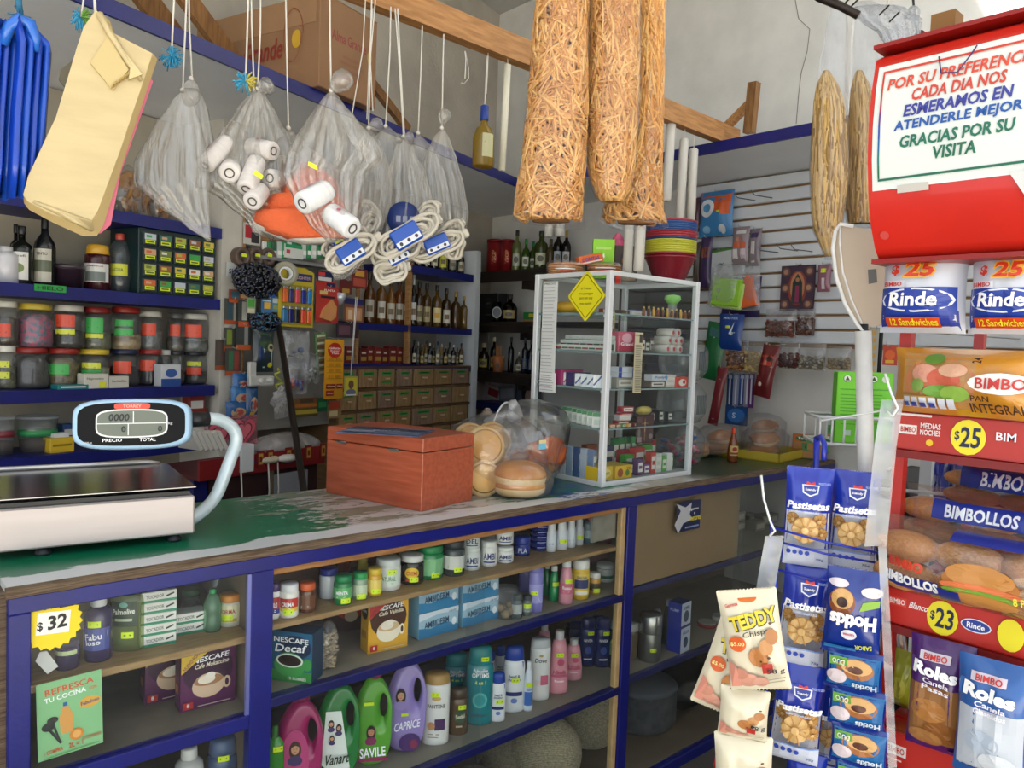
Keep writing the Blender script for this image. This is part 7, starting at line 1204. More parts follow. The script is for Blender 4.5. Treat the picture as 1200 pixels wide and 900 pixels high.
def string(H,pts,r_=.0022,name='string',m=None,knots=()):
 b=B(m or STR);P=[H.L(*p)for p in pts];b.tube(P,r_,5)
 for kx in knots:b.ball(tuple(H.L(*kx)),r_*2.2,None,6,4)
 return b.build(name,H.t)
def tuft(b,H,px,py,dx,dy_,w_,m=None):
 """twisted mouth of a bag: a small flattened cone of film leaving the knot"""
 p0,p1=H.L(px,py),H.L(px+dx,py+dy_);d=p1-p0;P=[p0+d*u for u in(0,.25,.55,.85,1)];k=H.k*w_
 b.tube([tuple(x)for x in P],[k*.25,k*.6,k*.9,k*.75,k*.3],8,m)
def hbag(lab,top,rows,D,strings,tufts=(),flat=.45,seed=0,k=7,m=None,name='plastic_bag',amp=.085):
 H=Hang(name,lab,'bag',top[0],top[1],D);b=B(m or PF);sackrows(b,H,rows,flat,amp,k+5,56,seed=seed)
 for tf in tufts:tuft(b,H,*tf)
 b.build('clear_bag',H.t);B(STR).ball(tuple(H.L(*top)),.006,None,8,6).build('knot',H.t)
 for s_ in strings:string(H,s_)
 return H
H=Hang('blue_bags','bundle of folded bright blue plastic bags hanging at the upper left edge','bags',20,10,1.55)
BB=mat('#123fae',.28,coat=.3,var=.15,scale=14,stretch=(6,6,1));
for i in range(9):
 xl=-40+9.5*i;b=B(BB if i%2 else mat('#1a52c4',.28,coat=.3));dyy=-.012*((i*7)%4)
 P=[H.L(-20+8*i*.9,32+3*abs(i-4),dyy),H.L(xl+10+i*.5,60,dyy-.004),H.L(xl+5,130,dyy),H.L(xl+2,195,dyy),H.L(xl,232+2*(i%3)+(6 if i<4 else 0),dyy)]
 Q=[H.L(-4+6*i*.9,24+2*abs(i-4),dyy-.01),H.L(xl+22,52,dyy-.012),H.L(xl+17,130,dyy-.014),H.L(xl+14,195,dyy-.014),H.L(xl+10,236,dyy-.008)]
 Rr=[H.L(2+6*i*.9,32,dyy+.012),H.L(xl+25,60,dyy+.014),H.L(xl+20,130,dyy+.014),H.L(xl+16,195,dyy+.014),H.L(xl+12,232,dyy+.01)]
 vs=[v for tr in zip(P,Q,Rr)for v in tr];fs=[]
 for j in range(4):a=j*3;fs+=[(a,a+1,a+4,a+3),(a+1,a+2,a+5,a+4),(a+2,a,a+3,a+5)]
 b.add(vs,fs+[(0,2,1),(12,13,14)],None,True);b.build('folded_bag',H.t)
b=B(mat('#2468c8',.3,coat=.3));b.tube([tuple(H.L(x,y,-.03))for x,y in((4,58),(10,38),(24,29),(35,34),(41,50),(43,66))],[.008,.012,.014,.013,.010,.004],8);b.build('folded_top',H.t)
TEAL=mat('#2a6a8a',.7);b=B(TEAL);b.tube([tuple(H.L(25,24)),tuple(H.L(22,4)),tuple(H.L(22,-60))],.006,6)
rr=random.Random(2)
for i in range(16):b.tube([tuple(H.L(24,18)),tuple(H.L(24+rr.uniform(-16,12),18+rr.uniform(-16,16),rr.uniform(-.02,.02)))],.002,4)
b.build('teal_string',H.t)
H=Hang('beige_bags','thick tilted bundle of beige plastic bags with a pink one behind','bags',108,16,1.60)
BG=mat('#c6b283',.45,var=.05,scale=8,bump=.6,bscale=14,stretch=(1,1,4),coat=.15);BG2=mat('#bfa66c',.5);PK=mat('#d2657c',.45)
def sheet(b,H,pts,dy0,dy1,m=None):
 """pts: outline in the picture frame, pushed back from dy0 to dy1"""
 n=len(pts);vs=[H.L(x,y,dy0)for x,y in pts]+[H.L(x,y,dy1)for x,y in pts]
 b.add(vs,[tuple(range(n))[::-1],tuple(range(n,2*n))]+[(j,(j+1)%n,(j+1)%n+n,j+n)for j in range(n)],m)
o_=[(112,16),(122,22),(128,40),(178,66),(140,180),(114,250),(106,262),(90,262),(60,252),(34,238),(28,230),(34,208),(66,140),(90,60),(98,36)]
for i in range(9):
 sh=[(x+i*.9*(1 if x>80 else-.1),y+(i*(1.7 if 60<x<120 else .8)if y>200 else 0))for x,y in o_];b=B(BG if i==0 else BG2);sheet(b,H,sh,-.020+.0045*i,-.0172+.0045*i);b.build('folded_bag',H.t)
b=B(PK);sheet(b,H,[(150,120),(178,88),(180,92),(142,200),(130,262),(118,272),(96,268),(100,240)],.022,.032);b.build('pink_bag',H.t)
b=B(mat('#6a6450',.6));sheet(b,H,[(90,62),(70,76),(68,88),(76,98),(90,90)],.03,.036);b.build('dark_corner',H.t)
b=B(BG);
for i in range(5):b.tube([tuple(H.L(40+6*i,238+3*i,-.018+.003*i)),tuple(H.L(70+5*i,250+3*i,-.026)),tuple(H.L(108,262+2*i,-.018+.003*i))],.0045,6)
b.tube([tuple(H.L(116,20,-.02)),tuple(H.L(128,44,-.03)),tuple(H.L(150,78,-.028)),tuple(H.L(165,98,-.024))],[.008,.007,.006,.004],6)
b.build('creased_edge',H.t)
b=B(mat('#cfbb88',.45));sheet(b,H,[(127,44),(166,92),(150,98),(152,84)],-.032,-.022);b.build('folded_corner',H.t)
b=B(mat('#c6b07a',.5));sheet(b,H,[(126,46),(106,78),(132,110),(150,86)],-.026,-.021);b.build('paper_flap',H.t)
b=B(mat('#b79a5a',.6));[b.tube([tuple(H.L(130+3*i,108-2.4*i,-.027)),tuple(H.L(133+3*i,102-2.2*i,-.030))],.0022,4)for i in range(8)];b.build('serrated_edge',H.t)
string(H,[(112,18),(111,0),(110,-50)],.003);
TL=[('#3aa0c8','#7ab04a'),('#2f90b8','#2f90b8'),('#3a9ac0','#c8b84a')]
for i,(x,y,lb)in enumerate(((95,20,'teal and green frayed tassel beside the beige bundle'),(201,66,'blue frayed tassel hanging alone left of the clear bags'),(288,95,'blue and yellow frayed tassel above the bag of thread cones'))):
 H2=Hang('frayed_tassel',lb,'tassel',x,y,1.72);rr=random.Random(i);b=B()
 for k in range(60):
  a=rr.uniform(0,6.28);L_=rr.uniform(9,15);b.tube([tuple(H2.L(x,y)),tuple(H2.L(x+L_*.6*math.cos(a),y+L_*.6*math.sin(a),rr.uniform(-.01,.01))),tuple(H2.L(x+L_*math.cos(a),y+L_*math.sin(a)+2,rr.uniform(-.015,.015)))],.0014,3,mat(TL[i][0]if(math.cos(a)<.35)else TL[i][1],.7))
 tag(b.build('frayed_fibres',H2.t),kind='stuff');string(H2,[(x,y),(x+3,0),(x+3,-50)],.0022)
hbag('long empty clear bag with a pointed lower corner, left of the thread cones',(214,106),[(106,213,216),(118,202,226),(150,180,236),(190,158,243),(215,158,244),(240,185,245),(262,215,246),(283,243,247)],1.80,[[(214,106),(217,40),(221,-60)]],[(214,106,18,14,14)],.22,1,9)
hbag('crumpled clear bag with rounded top behind the long pointed one',(224,92),[(92,222,226),(100,214,232),(130,206,244),(170,210,251),(200,215,252),(220,228,251)],1.88,[[(225,92),(222,30),(221,-60)]],(),.3,2,6)
H3=hbag('clear bag full of white thread cones',(302,104),[(104,300,305),(112,290,312),(130,277,322),(160,256,338),(190,240,350),(215,232,348),(235,262,345),(260,290,340),(276,300,326)],1.95,[[(302,104),(305,40),(306,-60)],[(298,108),(295,30),(294,-60)]],[(302,104,18,-6,12)],.42,3,8)
def cone(H,x0,y0,x1,y1,wpx,lab,dy=-.02,lb=True,col='#dcd6d2'):
 """thread cone from its open end (x0,y0) to its far end"""
 p0,p1=H.W(H.L(x0,y0,dy-.03)),H.W(H.L(x1,y1,dy+.02));d=p1-p0;ln=d.length;r=wpx/2*H.k
 t=thing('thread_cone',lab,'thread cone',p0);q=d.to_track_quat('Z','Y');t.rotation_euler=q.to_euler()
 B(mat(col,.85,var=.05,scale=60,bump=.5,bscale=260,stretch=(.3,.3,3))).lathe([(r*.48,.0),(r*.86,-.003),(r,ln*.06),(r*.97,ln*.9),(r*.88,ln*.98),(r*.4,ln)],24).build('thread',t)
 B(mat('#4f4a48',.8)).lathe([(r*.46,.012),(r*.47,-.002),(r*.36,-.002),(r*.34,.02),(.001,.02)],18).build('core_tube',t)
 if lb:decal('label',[('r',-r*.55,ln*.32,r*.55,ln*.8,'#cfc6c6'),('r',-r*.4,ln*.4,0,ln*.7,'#b8aeb0'),('l',-r*.5,ln*.3,r*.5,ln*.3,.0015,'#8a8488'),('e',r*.3,ln*.55,r*.18,ln*.07,'#a85a6a')],lambda u,v,e:((r+e)*math.sin(u/r+.3),(r+e)*math.cos(u/r+.3),v),t,eps=.0007)
 return t
for i,a in enumerate(((242,200,268,166,20,'thread cone with pink label, uppermost on the left of the bag'),(270,209,272,198,24,'thread cone seen end on, left middle of the bag'),(320,182,292,172,22,'thread cone lying crosswise near the top right of the bag'),(289,228,302,190,22,'large thread cone leaning in the centre of the bag'),(316,212,330,210,22,'thread cone with dark open core at the right of the bag'),(296,243,306,226,22,'thread cone seen end on at the bottom of the bag'),(313,262,325,226,22,'cream thread cone with black tip at the bottom right'))):
 cone(H3,*a[:5],a[5],dy=-.03+.012*i*(-1)**i*.5,lb=(i in(0,2)),col='#d2c7a8' if i==6 else '#dcd6d2')
decal('price_sticker',[('r',-.012,-.005,.012,.005,NEON)],lambda u,v,e:tuple(H3.L(303,214,-.10)+Vector((u*.8+v*.5,-e,v-u*.5))),H3.t)
H4=hbag('big knotted clear bag hanging in front, with its corner pulled out right',(388,106),[(106,386,391),(118,376,400),(140,360,418),(165,345,440),(185,336,446),(205,332,430),(235,345,424),(262,362,420),(282,382,408)],1.85,[[(388,106),(387,50),(386,-60)]],[(388,106,22,-20,15)],.4,4,8)
b=B(PF);sackrows(b,H4,[(120,392,400),(140,400,418),(165,410,440),(182,425,450),(192,430,446),(200,424,434)],.35,.05,5,seed=9);b.build('bag_corner',H4.t)
OT=mat('#d9643a',.95,var=.12,scale=12,bump=1.0,bscale=130);WT=mat('#d9d4cc',.95,bump=.6,bscale=150)
def towel(H,lab,rows,m,dy0,th,nm='folded_towel'):
 p=H.W(H.L(rows[0][1],rows[0][0],dy0));t=thing(nm,lab,'towel',H.a,H.th);b=B(m);sackrows(b,H,rows,.9,.05,5,24,3,3,m,dy0,th);b.build('cloth',t);return t
H5=hbag('clear bag of folded orange towels hanging behind the knotted one',(338,150),[(150,337,340),(170,322,362),(200,312,395),(230,306,405),(262,300,405),(282,318,402)],2.0,[[(338,150),(336,60),(334,-60)]],(),.4,11,7)
towel(H5,'folded orange towel, uppermost in the bag',[(192,350,372),(212,334,394),(240,318,404),(252,326,398)],OT,-.0,.06)
towel(H5,'folded orange towel in the middle of the pile',[(232,316,396),(248,306,404),(262,308,408),(270,322,402)],OT,-.03,.06)
towel(H5,'folded orange towel at the bottom of the pile',[(252,300,372),(262,298,408),(274,312,410),(283,336,402)],OT,-.05,.06)
towel(H5,'white towel edge showing under the orange towels',[(262,298,330),(270,302,380),(280,325,402),(287,352,396)],WT,-.03,.05)
cone(H4,356,246,384,226,26,'white thread cone with printed label, left of two in front',dy=-.06,col='#e6e6e6');cone(H4,412,274,386,252,26,'white thread cone with printed label, right of two in front',dy=-.06,col='#e6e6e6')
decal('price_sticker',[('r',-.010,-.005,.010,.005,NEON)],lambda u,v,e:tuple(H4.L(368,207,-.12)+Vector((u,-e,v-u*.4))),H4.t)
CW=mat('#c4beb0',.5);CB=mat('#1f50b0',.35)
def coil(H,cx,cy,L_,wd,ang_,lab,n=6,dy=-.02,blue=True,neon=False):
 c=H.W(H.L(cx,cy,dy));t=thing('extension_cord',lab,'cable',c,0);Mr=Matrix.Rotation(H.th,4,'Z')@Matrix.Rotation(-ang_,4,'Y');t.matrix_basis=Matrix.Translation(c)@Mr
 rr=random.Random(int(cx));kk=H.k;l,w2=L_*kk*.56,wd*kk*.66;n+=3
 for i in range(n):
  f=1-.09*i;b=B(CW);y=(i-n/2)*.0055;j=rr.uniform(-.004,.004)
  y+=rr.uniform(-.006,.006);l_=l*rr.uniform(.88,1.06);pts=[(l_*f*math.cos(a)*(1+.05*math.sin(3*a+i*2)),y+.008*math.sin(2*a+i),w2*(1-.12*i+.02*rr.random())*math.sin(a)*(.55+.45*abs(math.cos(a)))+j*2)for a in[2*math.pi*q/22 for q in range(22)]]
  b.tube(pts,.0052,6,closed=True);b.build('cord_loop',t)
 if blue:
  B(CB).box(-l*.42,l*.42,-n*.0034-.008,n*.0034+.006,-w2*.62,w2*.62,bev=.004).build('card_sleeve',t)
  decal('sleeve_print',[('r',-l*.38,-w2*.5,l*.38,-w2*.15,'#d8dce4'),('e',-l*.25,-w2*.32,l*.05,w2*.12,'#2a2a34'),('e',0,-w2*.32,l*.05,w2*.12,'#2a2a34'),('e',l*.25,-w2*.32,l*.05,w2*.12,'#2a2a34')],lambda u,v,e:(u,-n*.0034-.0085-e,v),t)
 if neon:decal('price_sticker',[('r',-l*.35,w2*.0,l*.0,w2*.6,NEON),('r',l*.1,w2*.1,l*.45,w2*.65,NEON)],lambda u,v,e:(u,-n*.0034-.011-e,v),t)
 b=B(CW);b.box(l*.9,l*1.18,-.012,.008,-.014,.010,bev=.004);b.build('plug',t);return t
H6=hbag('clear bag holding white cords, hanging right of the big knotted bag',(432,150),[(150,430,434),(170,418,448),(200,402,458),(230,392,460),(262,384,452),(290,384,440),(318,388,418),(328,392,404)],2.05,[[(432,150),(434,70),(437,-60)]],[(432,150,16,-7,9)],.42,5,8)
coil(H6,412,300,62,26,.62,'white coiled cord in blue sleeve, lowest left of the cords',6,-.06,True,False);coil(H6,404,284,56,24,.55,'white coiled cord with two neon stickers, above the lowest',6,-.01,True,True);coil(H6,432,268,40,24,1.2,'white coiled cord standing upright without a sleeve',6,.02,False);coil(H6,426,250,30,26,1.4,'thin white cord loops near the top of the first cord bag',4,.04,False)
H7=hbag('clear bag with cords and blue cards, second from the snack bags',(473,160),[(160,471,476),(175,462,486),(205,454,500),(235,452,508),(265,450,506),(290,444,500),(312,444,480),(328,452,470)],2.1,[[(473,160),(467,60),(463,10)],[(474,160),(469,70),(466,10)]],[(473,160,12,2,9),(473,160,-10,4,7)],.42,6,8)
coil(H7,476,282,70,28,.58,'white cord with bright blue card, middle of the second cord bag',6,-.07);coil(H7,466,300,56,26,.5,'white cord with blue card low in the second bag',6,-.03);coil(H7,494,262,50,24,.95,'white cord loops standing tall in the second bag',6,.0,False);coil(H7,458,318,36,26,.3,'white cord end coil at the very bottom of the second bag',5,-.04,False)
t=thing('blue_card','dark blue perforated card seen through the second cord bag','card',H7.W(H7.L(473,258,-.03)),H7.th);B(mat('#1f3470',.4)).lathe([(.001,-.002),(.045,-.002),(.045,.002),(.001,.002)],20,M=Matrix.Rotation(R(90),4,'X')).build('card',t);decal('print',[('r',-.02+.018*i,-.01,-.008+.018*i,.006,'#8a92a8')for i in range(3)],lambda u,v,e:(u,-.0025-e,v),t)
H8=hbag('clear bag with cords hanging nearest the snack bags',(518,150),[(150,516,521),(165,506,528),(190,496,536),(220,498,544),(250,500,549),(270,510,546),(290,510,536),(300,522,534)],2.15,[[(518,150),(519,90),(520,40)]],[(518,146,5,-18,9)],.42,7,8)
coil(H8,512,290,60,22,.45,'white cord with dark blue card in the third cord bag',5,-.05);coil(H8,524,276,40,22,.8,'white cord loops above the dark blue card in the third bag',5,-.0,False);coil(H8,532,292,26,18,1.3,'white plug and short cord hanging out at the lower right',3,-.03,False)
hbag('small crumpled clear bag tucked between the first two cord bags',(452,148),[(148,450,456),(160,440,468),(185,436,470),(215,440,462),(240,446,456)],2.15,[[(452,148),(457,60),(458,8)]],(),.4,8,6)
hbag('clear bag behind the second cord bag, with a long lower tail',(490,156),[(156,488,492),(175,480,508),(205,478,522),(240,486,528),(270,500,530),(286,512,524)],2.2,[[(490,156),(493,90),(495,30)]],(),.4,10,6)
H9=Hang('hanging_bottle','golden bottle with blue cap hanging by a string over the loft edge','bottle',568,128,2.6);zb=H9.L(568,196);hh=-zb.z;r=12.5*H9.k
B(GL('#b89a3a',.6)).lathe([(a*r,-hh+z*hh)for a,z in KIND['squat'][0]],18).build('body',H9.t);B(mat('#1c3a8a',.4)).lathe([(r*.38,-hh*.20),(r*.4,-hh*.18),(r*.38,.01),(r*.2,.014)],14).build('cap',H9.t)
decal('label',[('r',-r*.1,-hh*.85,r*1.1,-hh*.45,'#b8b48a'),('l',r*.1,-hh*.6,r*.9,-hh*.6,.004,'#5a5a3a')],mp_el(r,1,1),H9.t);string(H9,[(568,130),(569,100),(571,66)]);string(H9,[(570,110),(571,90),(572,62)],.002)
H9=Hang('white_candle','single long thin white candle hanging below the beam','candle',595,76,(onY(595,76,2.04)-CAM).dot(fw));b=B(mat('#d8d4c0',.5));b.tube([H9.L(595,76),H9.L(592,130),H9.L(588,200)],4.2*H9.k,12);b.build('wax',H9.t);string(H9,[(595,78),(595,70),(595,58)],.0015,'wick')
for i,(x0,y0,x1,y1,r_,D_,lb)in enumerate(((787,138,781,236,5.6,3.05,'leftmost of the three white candles right of the snack bags'),(802,162,796,262,5.4,3.2,'middle one of the three white candles right of the snack bags'),(813,174,809,262,5.4,3.1,'rightmost of the three white candles right of the snack bags'),(752,250,748,318,6,3.3,'white candle seen under the snack bags, behind the bowls'),(738,252,735,320,5.5,3.45,'white candle behind the portrait box under the snack bags'),(657,250,656,277,5.5,4.2,'white candle beside the gold necked wine bottles, right'),(645,250,643,278,5.5,4.25,'white candle beside the gold necked wine bottles, left'))):
 D_=((onY(x0,y0,2.09)if i<3 else onZ(x1,y1,1.779 if i<5 else 2.001))-CAM).dot(fw);H9=Hang('white_candle',lb,'candle',x0,y0,D_,'bundle of thick white candles');b=B(mat('#c9c6bd',.45));P0,P1=H9.L(x0,y0),H9.L(x1,y1);k=r_*H9.k
 b.tube([P0,P0+(P1-P0)*.02,P1-(P1-P0)*.02,P1],[k*.6,k,k,k*.7],14);b.build('wax',H9.t);string(H9,[(x0,y0),(x0+.5,y0-6),(x0+1,y0-9 if i>2 else y0-14)],.002,'wick')
b=None
for i,(pts,lb)in enumerate((([(437,130),(434,70),(440,0),(441,-30)],'string running up beside the carton corner'),([(545,92),(546,70),(545,60)],'short dark wire tied under the beam'),([(410,150),(425,60),(430,-30)],'long thin string right of the big knotted bag'),([(430,140),(433,60),(437,10)],'string with a knot left of the first cord bag'))):
 H9=Hang('hanging_string',lb,'string',*pts[0],2.2);string(H9,pts,.0018)
H9=Hang('wire_hook','pale curved wire hook dangling under the beam','hook',545,70,2.5);string(H9,[(546,62),(549,80),(549,92),(544,98),(540,97)],.002,'wire',mat('#b8b4ac',.4,.3))
# long bags of fried sticks
STK=[mat(c_,.55,bump=.3,bscale=120)for c_ in('#d39a56','#e0b06c','#c08444')];STK2=[mat(c_,.6)for c_ in('#c49e5c','#dbb878','#9c783c')]
def snack(lab,top,rows,D,seed,n,mats_,sl=(20,38),sw=1.7,flat=.75,filmrows=None,up_bias=.9,straight=.25):
 H=Hang('snack_bag',lab,'snack bag',top[0],top[1],D);rr=random.Random(seed)
 def row(y):
  for i in range(len(rows)-1):
   if rows[i][0]<=y<=rows[i+1][0]or i==len(rows)-2:
    u=(y-rows[i][0])/(rows[i+1][0]-rows[i][0]);u=max(0,min(1,u));return rows[i][1]*(1-u)+rows[i+1][1]*u,rows[i][2]*(1-u)+rows[i+1][2]*u
 b=B(mat('#8a5a2a' if mats_ is STK else '#4a3618',.9));ir=[(y,xl+(xr-xl)*.20,xr-(xr-xl)*.20)for y,xl,xr in rows];sackrows(b,H,ir,flat*.9,.03,5,20,3,seed);b.build('snack_core',H.t)
 b=B();y0,y1=rows[0][0],rows[-1][0];TD=32.0 if mats_ is STK else 60
 for i in range(n):
  y=rr.uniform(y0,y1-3);a=rr.uniform(-math.pi*1.05,.05*math.pi)
  if rr.random()<.15:a=rr.uniform(0,math.pi)
  q=rr.uniform(.80,.97);L_=rr.uniform(*sl);al=rr.gauss(0,up_bias);pts=[];cv=rr.uniform(-straight,straight)
  for j in range(4):
   s=(j/3-.5);yy=y+L_*s*math.cos(al);aa=a+(L_*s*math.sin(al)+cv*L_*(s*s-.1))/TD;yy=max(y0,min(y1-1,yy));xl,xr=row(yy);c=(xl+xr)/2;rx=(xr-xl)/2
   p=H.L(c+rx*q*math.cos(aa),yy);p.y=(xr-xl)/2*H.k*flat*q*math.sin(aa);pts.append(p)
  b.tube(pts,sw*H.k,5,mats_[rr.randrange(3)])
 tag(b.build('fried_sticks',H.t),kind='stuff')
 b=B(film(.012 if mats_ is STK else .06,gloss=.34,wr=22,stretch=(2,2,.7),rough=.08,lo=.6,hi=.8,wrk=1.0));fr=filmrows or[(y,xl-1.5,xr+1.5)for y,xl,xr in rows];sackrows(b,H,fr,flat*1.02,.015,9,30,4,seed);b.build('clear_bag',H.t);return H
r1=[(-60,631,691),(0,627,690),(60,622,690),(120,616,690),(180,611,688),(230,603,685),(252,601,684),(260,610,682)]
snack('widest bag of fried sticks, left of the three in front',(660,-60),r1,1.62,1,1500,STK,(26,46),1.5,filmrows=r1[:-1]+[(258,600,685),(268,660,686)])
r2=[(-60,692,750),(0,691,750),(80,688,750),(140,686,748),(190,688,745),(215,692,741),(230,698,735),(237,706,728)]
snack('bag of fried sticks with rounded bottom, middle of the three',(720,-60),r2,1.66,2,1450,STK,(26,46),1.5)
r3=[(-60,748,780),(0,747,780),(60,745,779),(120,742,778),(180,734,777),(225,712,777),(252,704,780),(262,710,782)]
snack('bag of fried sticks partly hidden behind the middle one, right',(764,-60),r3,1.80,3,1450,STK,(26,46),1.5,filmrows=r3[:-1]+[(258,702,782),(266,715,784)])
r4=[(84,966,971),(100,957,982),(120,954,989),(150,952,992),(200,950,994),(240,951,990),(270,954,985),(292,964,978),(300,968,976)]
f4=[(5,974,992),(40,966,994),(80,960,994),(115,955,994),(150,951,994),(200,948,996),(240,949,992),(270,952,987),(292,962,981),(304,966,978)]
snack('bag of straight fried sticks hanging left of the red sign',(984,4),r4,1.86,4,1100,STK2,(40,75),1.5,.7,f4,.30,.12)
r5=[(84,1004,1010),(102,998,1020),(150,994,1030),(200,991,1034),(240,990,1030),(262,994,1026)]
f5=[(5,1000,1030),(40,998,1034),(80,996,1036),(115,994,1036),(150,992,1036),(200,989,1038),(240,988,1034),(266,992,1028)]
snack('bag of straight fried sticks half hidden behind the red sign',(1012,4),r5,1.93,5,700,STK2,(40,75),1.5,.7,f5,.30,.12)
hbag('rumpled empty clear bags hooked on the dark bar, top right',(1040,14),[(10,1000,1062),(22,1006,1080),(40,1030,1078),(60,1042,1074),(72,1048,1068)],1.85,[[(1040,14),(1042,-20),(1042,-60)]],[(1060,20,18,-8,10)],.4,21,7,film(.35,gloss=.6,wr=30,body='#c8ccd0'))
H=Hang('dark_bar','dark metal bar with wire hooks carrying the upper right bags','bar',985,5,1.78);b=B(mat('#2a211c',.5,.4));b.tube([H.L(930,-22),H.L(960,-3),H.L(985,7),H.L(1006,18)],5*H.k,8);b.build('bar',H.t)
for i,(x,y)in enumerate(((988,6),(1002,3),(1034,14),(1046,22))):B(mat('#26221f',.4,.6)).tube([H.L(x-4,y+4),H.L(x,y),H.L(x+8,y-8)],.0022,5).build('hook',H.t)
H=Hang('black_cord','black cord with a small knot hanging behind the red sign top','cord',1070,0,1.9);string(H,[(1070,-60),(1070,0),(1073,30),(1077,45)],.003,'cord',mat('#15151a',.6));B(mat('#1c2238',.6)).ball(tuple(H.L(1078,42)),.014,None,8,6).build('knot',H.t)
# carton on the loft
t=thing('cardboard_carton','large brown carton with red script and yellow sun standing on the loft','carton',(1.45,2.80,2.48),R(17));CBD=mat('#8f6b4c',.85,var=.06,scale=6,bump=.2,bscale=50);HT,WL,WR=.36,.74,.33
B(CBD).box(0,WR,0,WL,0,HT,bev=.003).build('box_body',t)
b=B(mat('#9a7654',.85,var=.06,scale=6));b.box(.0,WR,.0,.004,HT,HT+.003);b.box(-.002,.0,.02,WL,HT-.11,HT+.0);b.build('top_flap',t)
LS=lambda u,v,e:(-.002-e,WL-u,v);FS=lambda u,v,e:(u,-e,v);RE='#8a2f26';CI=[(.60+.052*math.cos(2*math.pi*i/28),.215+.105*math.sin(2*math.pi*i/28))for i in range(28)]
decal('printed_side',[('t','Alma Grande',.33,.18,.42,.085,RE,.0,.15),('e',.615,.20,.026,.036,'#c8a02c')]+[('l',*CI[i],*CI[(i+1)%28],.003,RE)for i in range(28)]+[('t','EL GARBO',.42,.07,.14,.016,'#6a3a2a')],LS,t,eps=.0004)
decal('printed_front',[('t','Alma Grande',.165,.225,.20,.042,RE),('e',.285,.20,.016,.026,'#a8883a'),('e',.285,.20,.013,.022,'#b0902f'),('t','HECHO EN MEXICO',.18,.155,.10,.010,'#8a4a3a'),('t','MANEJESE CON CUIDADO',.18,.13,.13,.010,'#8a4a3a'),('t','CONTENIDO',.19,.105,.08,.009,'#8a4a3a'),('t','FRAGIL',.16,.075,.09,.012,'#8a3a2a')],FS,t,eps=.0004)
# red curved header sign over the bread rack
RX=1.35;prof=[(.14,2.035),(.05,2.032),(.015,2.015),(.004,1.96),(.0,1.90),(.004,1.84),(.016,1.78),(.034,1.73),(.055,1.695),(.075,1.676),(.14,1.674)]
YL=.603;t=hd=thing('header_sign','big curved red metal sign box with a white thank-you notice, upper right','sign',(RX,YL,0))
RED=mat('#cf2a1e',.3,coat=.4,var=.05,scale=5);b=B(RED);n=len(prof)
b.add([(x,-y,z)for y in(0,.72)for x,z in prof],[(i,i+1,n+i+1,n+i)for i in range(n-1)],None,True);b.add([(x,-y,z)for y in(0,.72)for x,z in prof],[tuple(range(n)),tuple(range(2*n-1,n-1,-1))]);b.build('sign_box',t)
b=B(mat('#8e1712',.4));b.box(.01,.14,-.72,.004,2.033,2.04);b.box(.05,.15,-.72,.003,1.668,1.676);b.build('edge_trim',t)
cum=[0];pr_=prof[1:10]
for i in range(1,len(pr_)):cum.append(cum[-1]+math.hypot(pr_[i][0]-pr_[i-1][0],pr_[i][1]-pr_[i-1][1]))
def hmap(u,v,e):
 """u to the right along the sign, v down along its curved face"""
 v=max(0,min(cum[-1]-1e-4,v));i=max(j for j in range(len(cum)-1)if cum[j]<=v);f_=(v-cum[i])/(cum[i+1]-cum[i]);x=pr_[i][0]*(1-f_)+pr_[i+1][0]*f_;z=pr_[i][1]*(1-f_)+pr_[i+1][1]*f_
 dx,dz=pr_[i+1][0]-pr_[i][0],pr_[i+1][1]-pr_[i][1];l_=math.hypot(dx,dz);return(x+dz/l_*e-.0005,-u,z-dx/l_*e)
def band(x0,y0,x1,y1,c_):return[('r',x0,y0+(y1-y0)*k/6,x1,y0+(y1-y0)*(k+1)/6,c_)for k in range(6)]
b=B();m_=mat('#e3e8e4',.35);
for k in range(8):prt(b,[('r',.008,.055+.0265*k,.275,.055+.0265*(k+1),m_)],hmap,.001)
b.build('notice_plate',t)
ch=['#c8352a','#c8452e','#b03050','#6a3a90','#2a4ab0','#1f6aa8','#1f7a7a','#1f7050'];it=[('r',.018,.066,.262,.070,'#d0402e'),('r',.018,.248,.262,.252,'#1f6a52')]
for k in range(8):c_=ch[k];it+=[('r',.018,.070+.0222*k,.021,.070+.0222*(k+1),c_),('r',.259,.070+.0222*k,.262,.070+.0222*(k+1),c_)]
b=B();prt(b,it,lambda u,v,e:hmap(u,v,.003),.0)
CT=.138
for s_,y,w_,c_ in(('POR SU PREFERENCIA',.092,.218,'#d8503a'),('CADA DIA NOS',.117,.138,'#cc4638'),('ESMERAMOS EN',.142,.158,'#3a3f9a'),('ATENDERLE MEJOR',.167,.188,'#1f56a8'),('GRACIAS POR SU',.192,.168,'#1f6e58'),('VISITA',.217,.066,'#1f6a50')):
 prt(b,[('t',s_,CT-.0,-y,w_,.0200,c_,0,.12,.03)],lambda u,v,e:hmap(u,-v,.003),0)
b.build('notice_lettering',t)
b=B();prt(b,[('p',[(.215,.262),(.25,.262),(.26,.30),(.33,.345),(.33,.37),(.265,.335),(.236,.30)],'#dfe0e0')],lambda u,v,e:hmap(u,v,.004),0);prt(b,[('l',.26,.30,.33,.345,.006,'#2a3a9a')],lambda u,v,e:hmap(u,v,.006),0);prt(b,[('r',.05,.262,.10,.275,'#c8c4bc'),('e',.022,.345,.008,.008,'#d0504a')],lambda u,v,e:hmap(u,v,.003),0);b.build('worn_emblem',t)
b=B(mat('#2c2a6a',.5));b.tube([hmap(.105,.062,.004),hmap(.115,.095,.012),hmap(.14,.10,.014),hmap(.155,.075,.01),hmap(.16,.058,.004)],.0012,5);b.build('wire_loop',t)
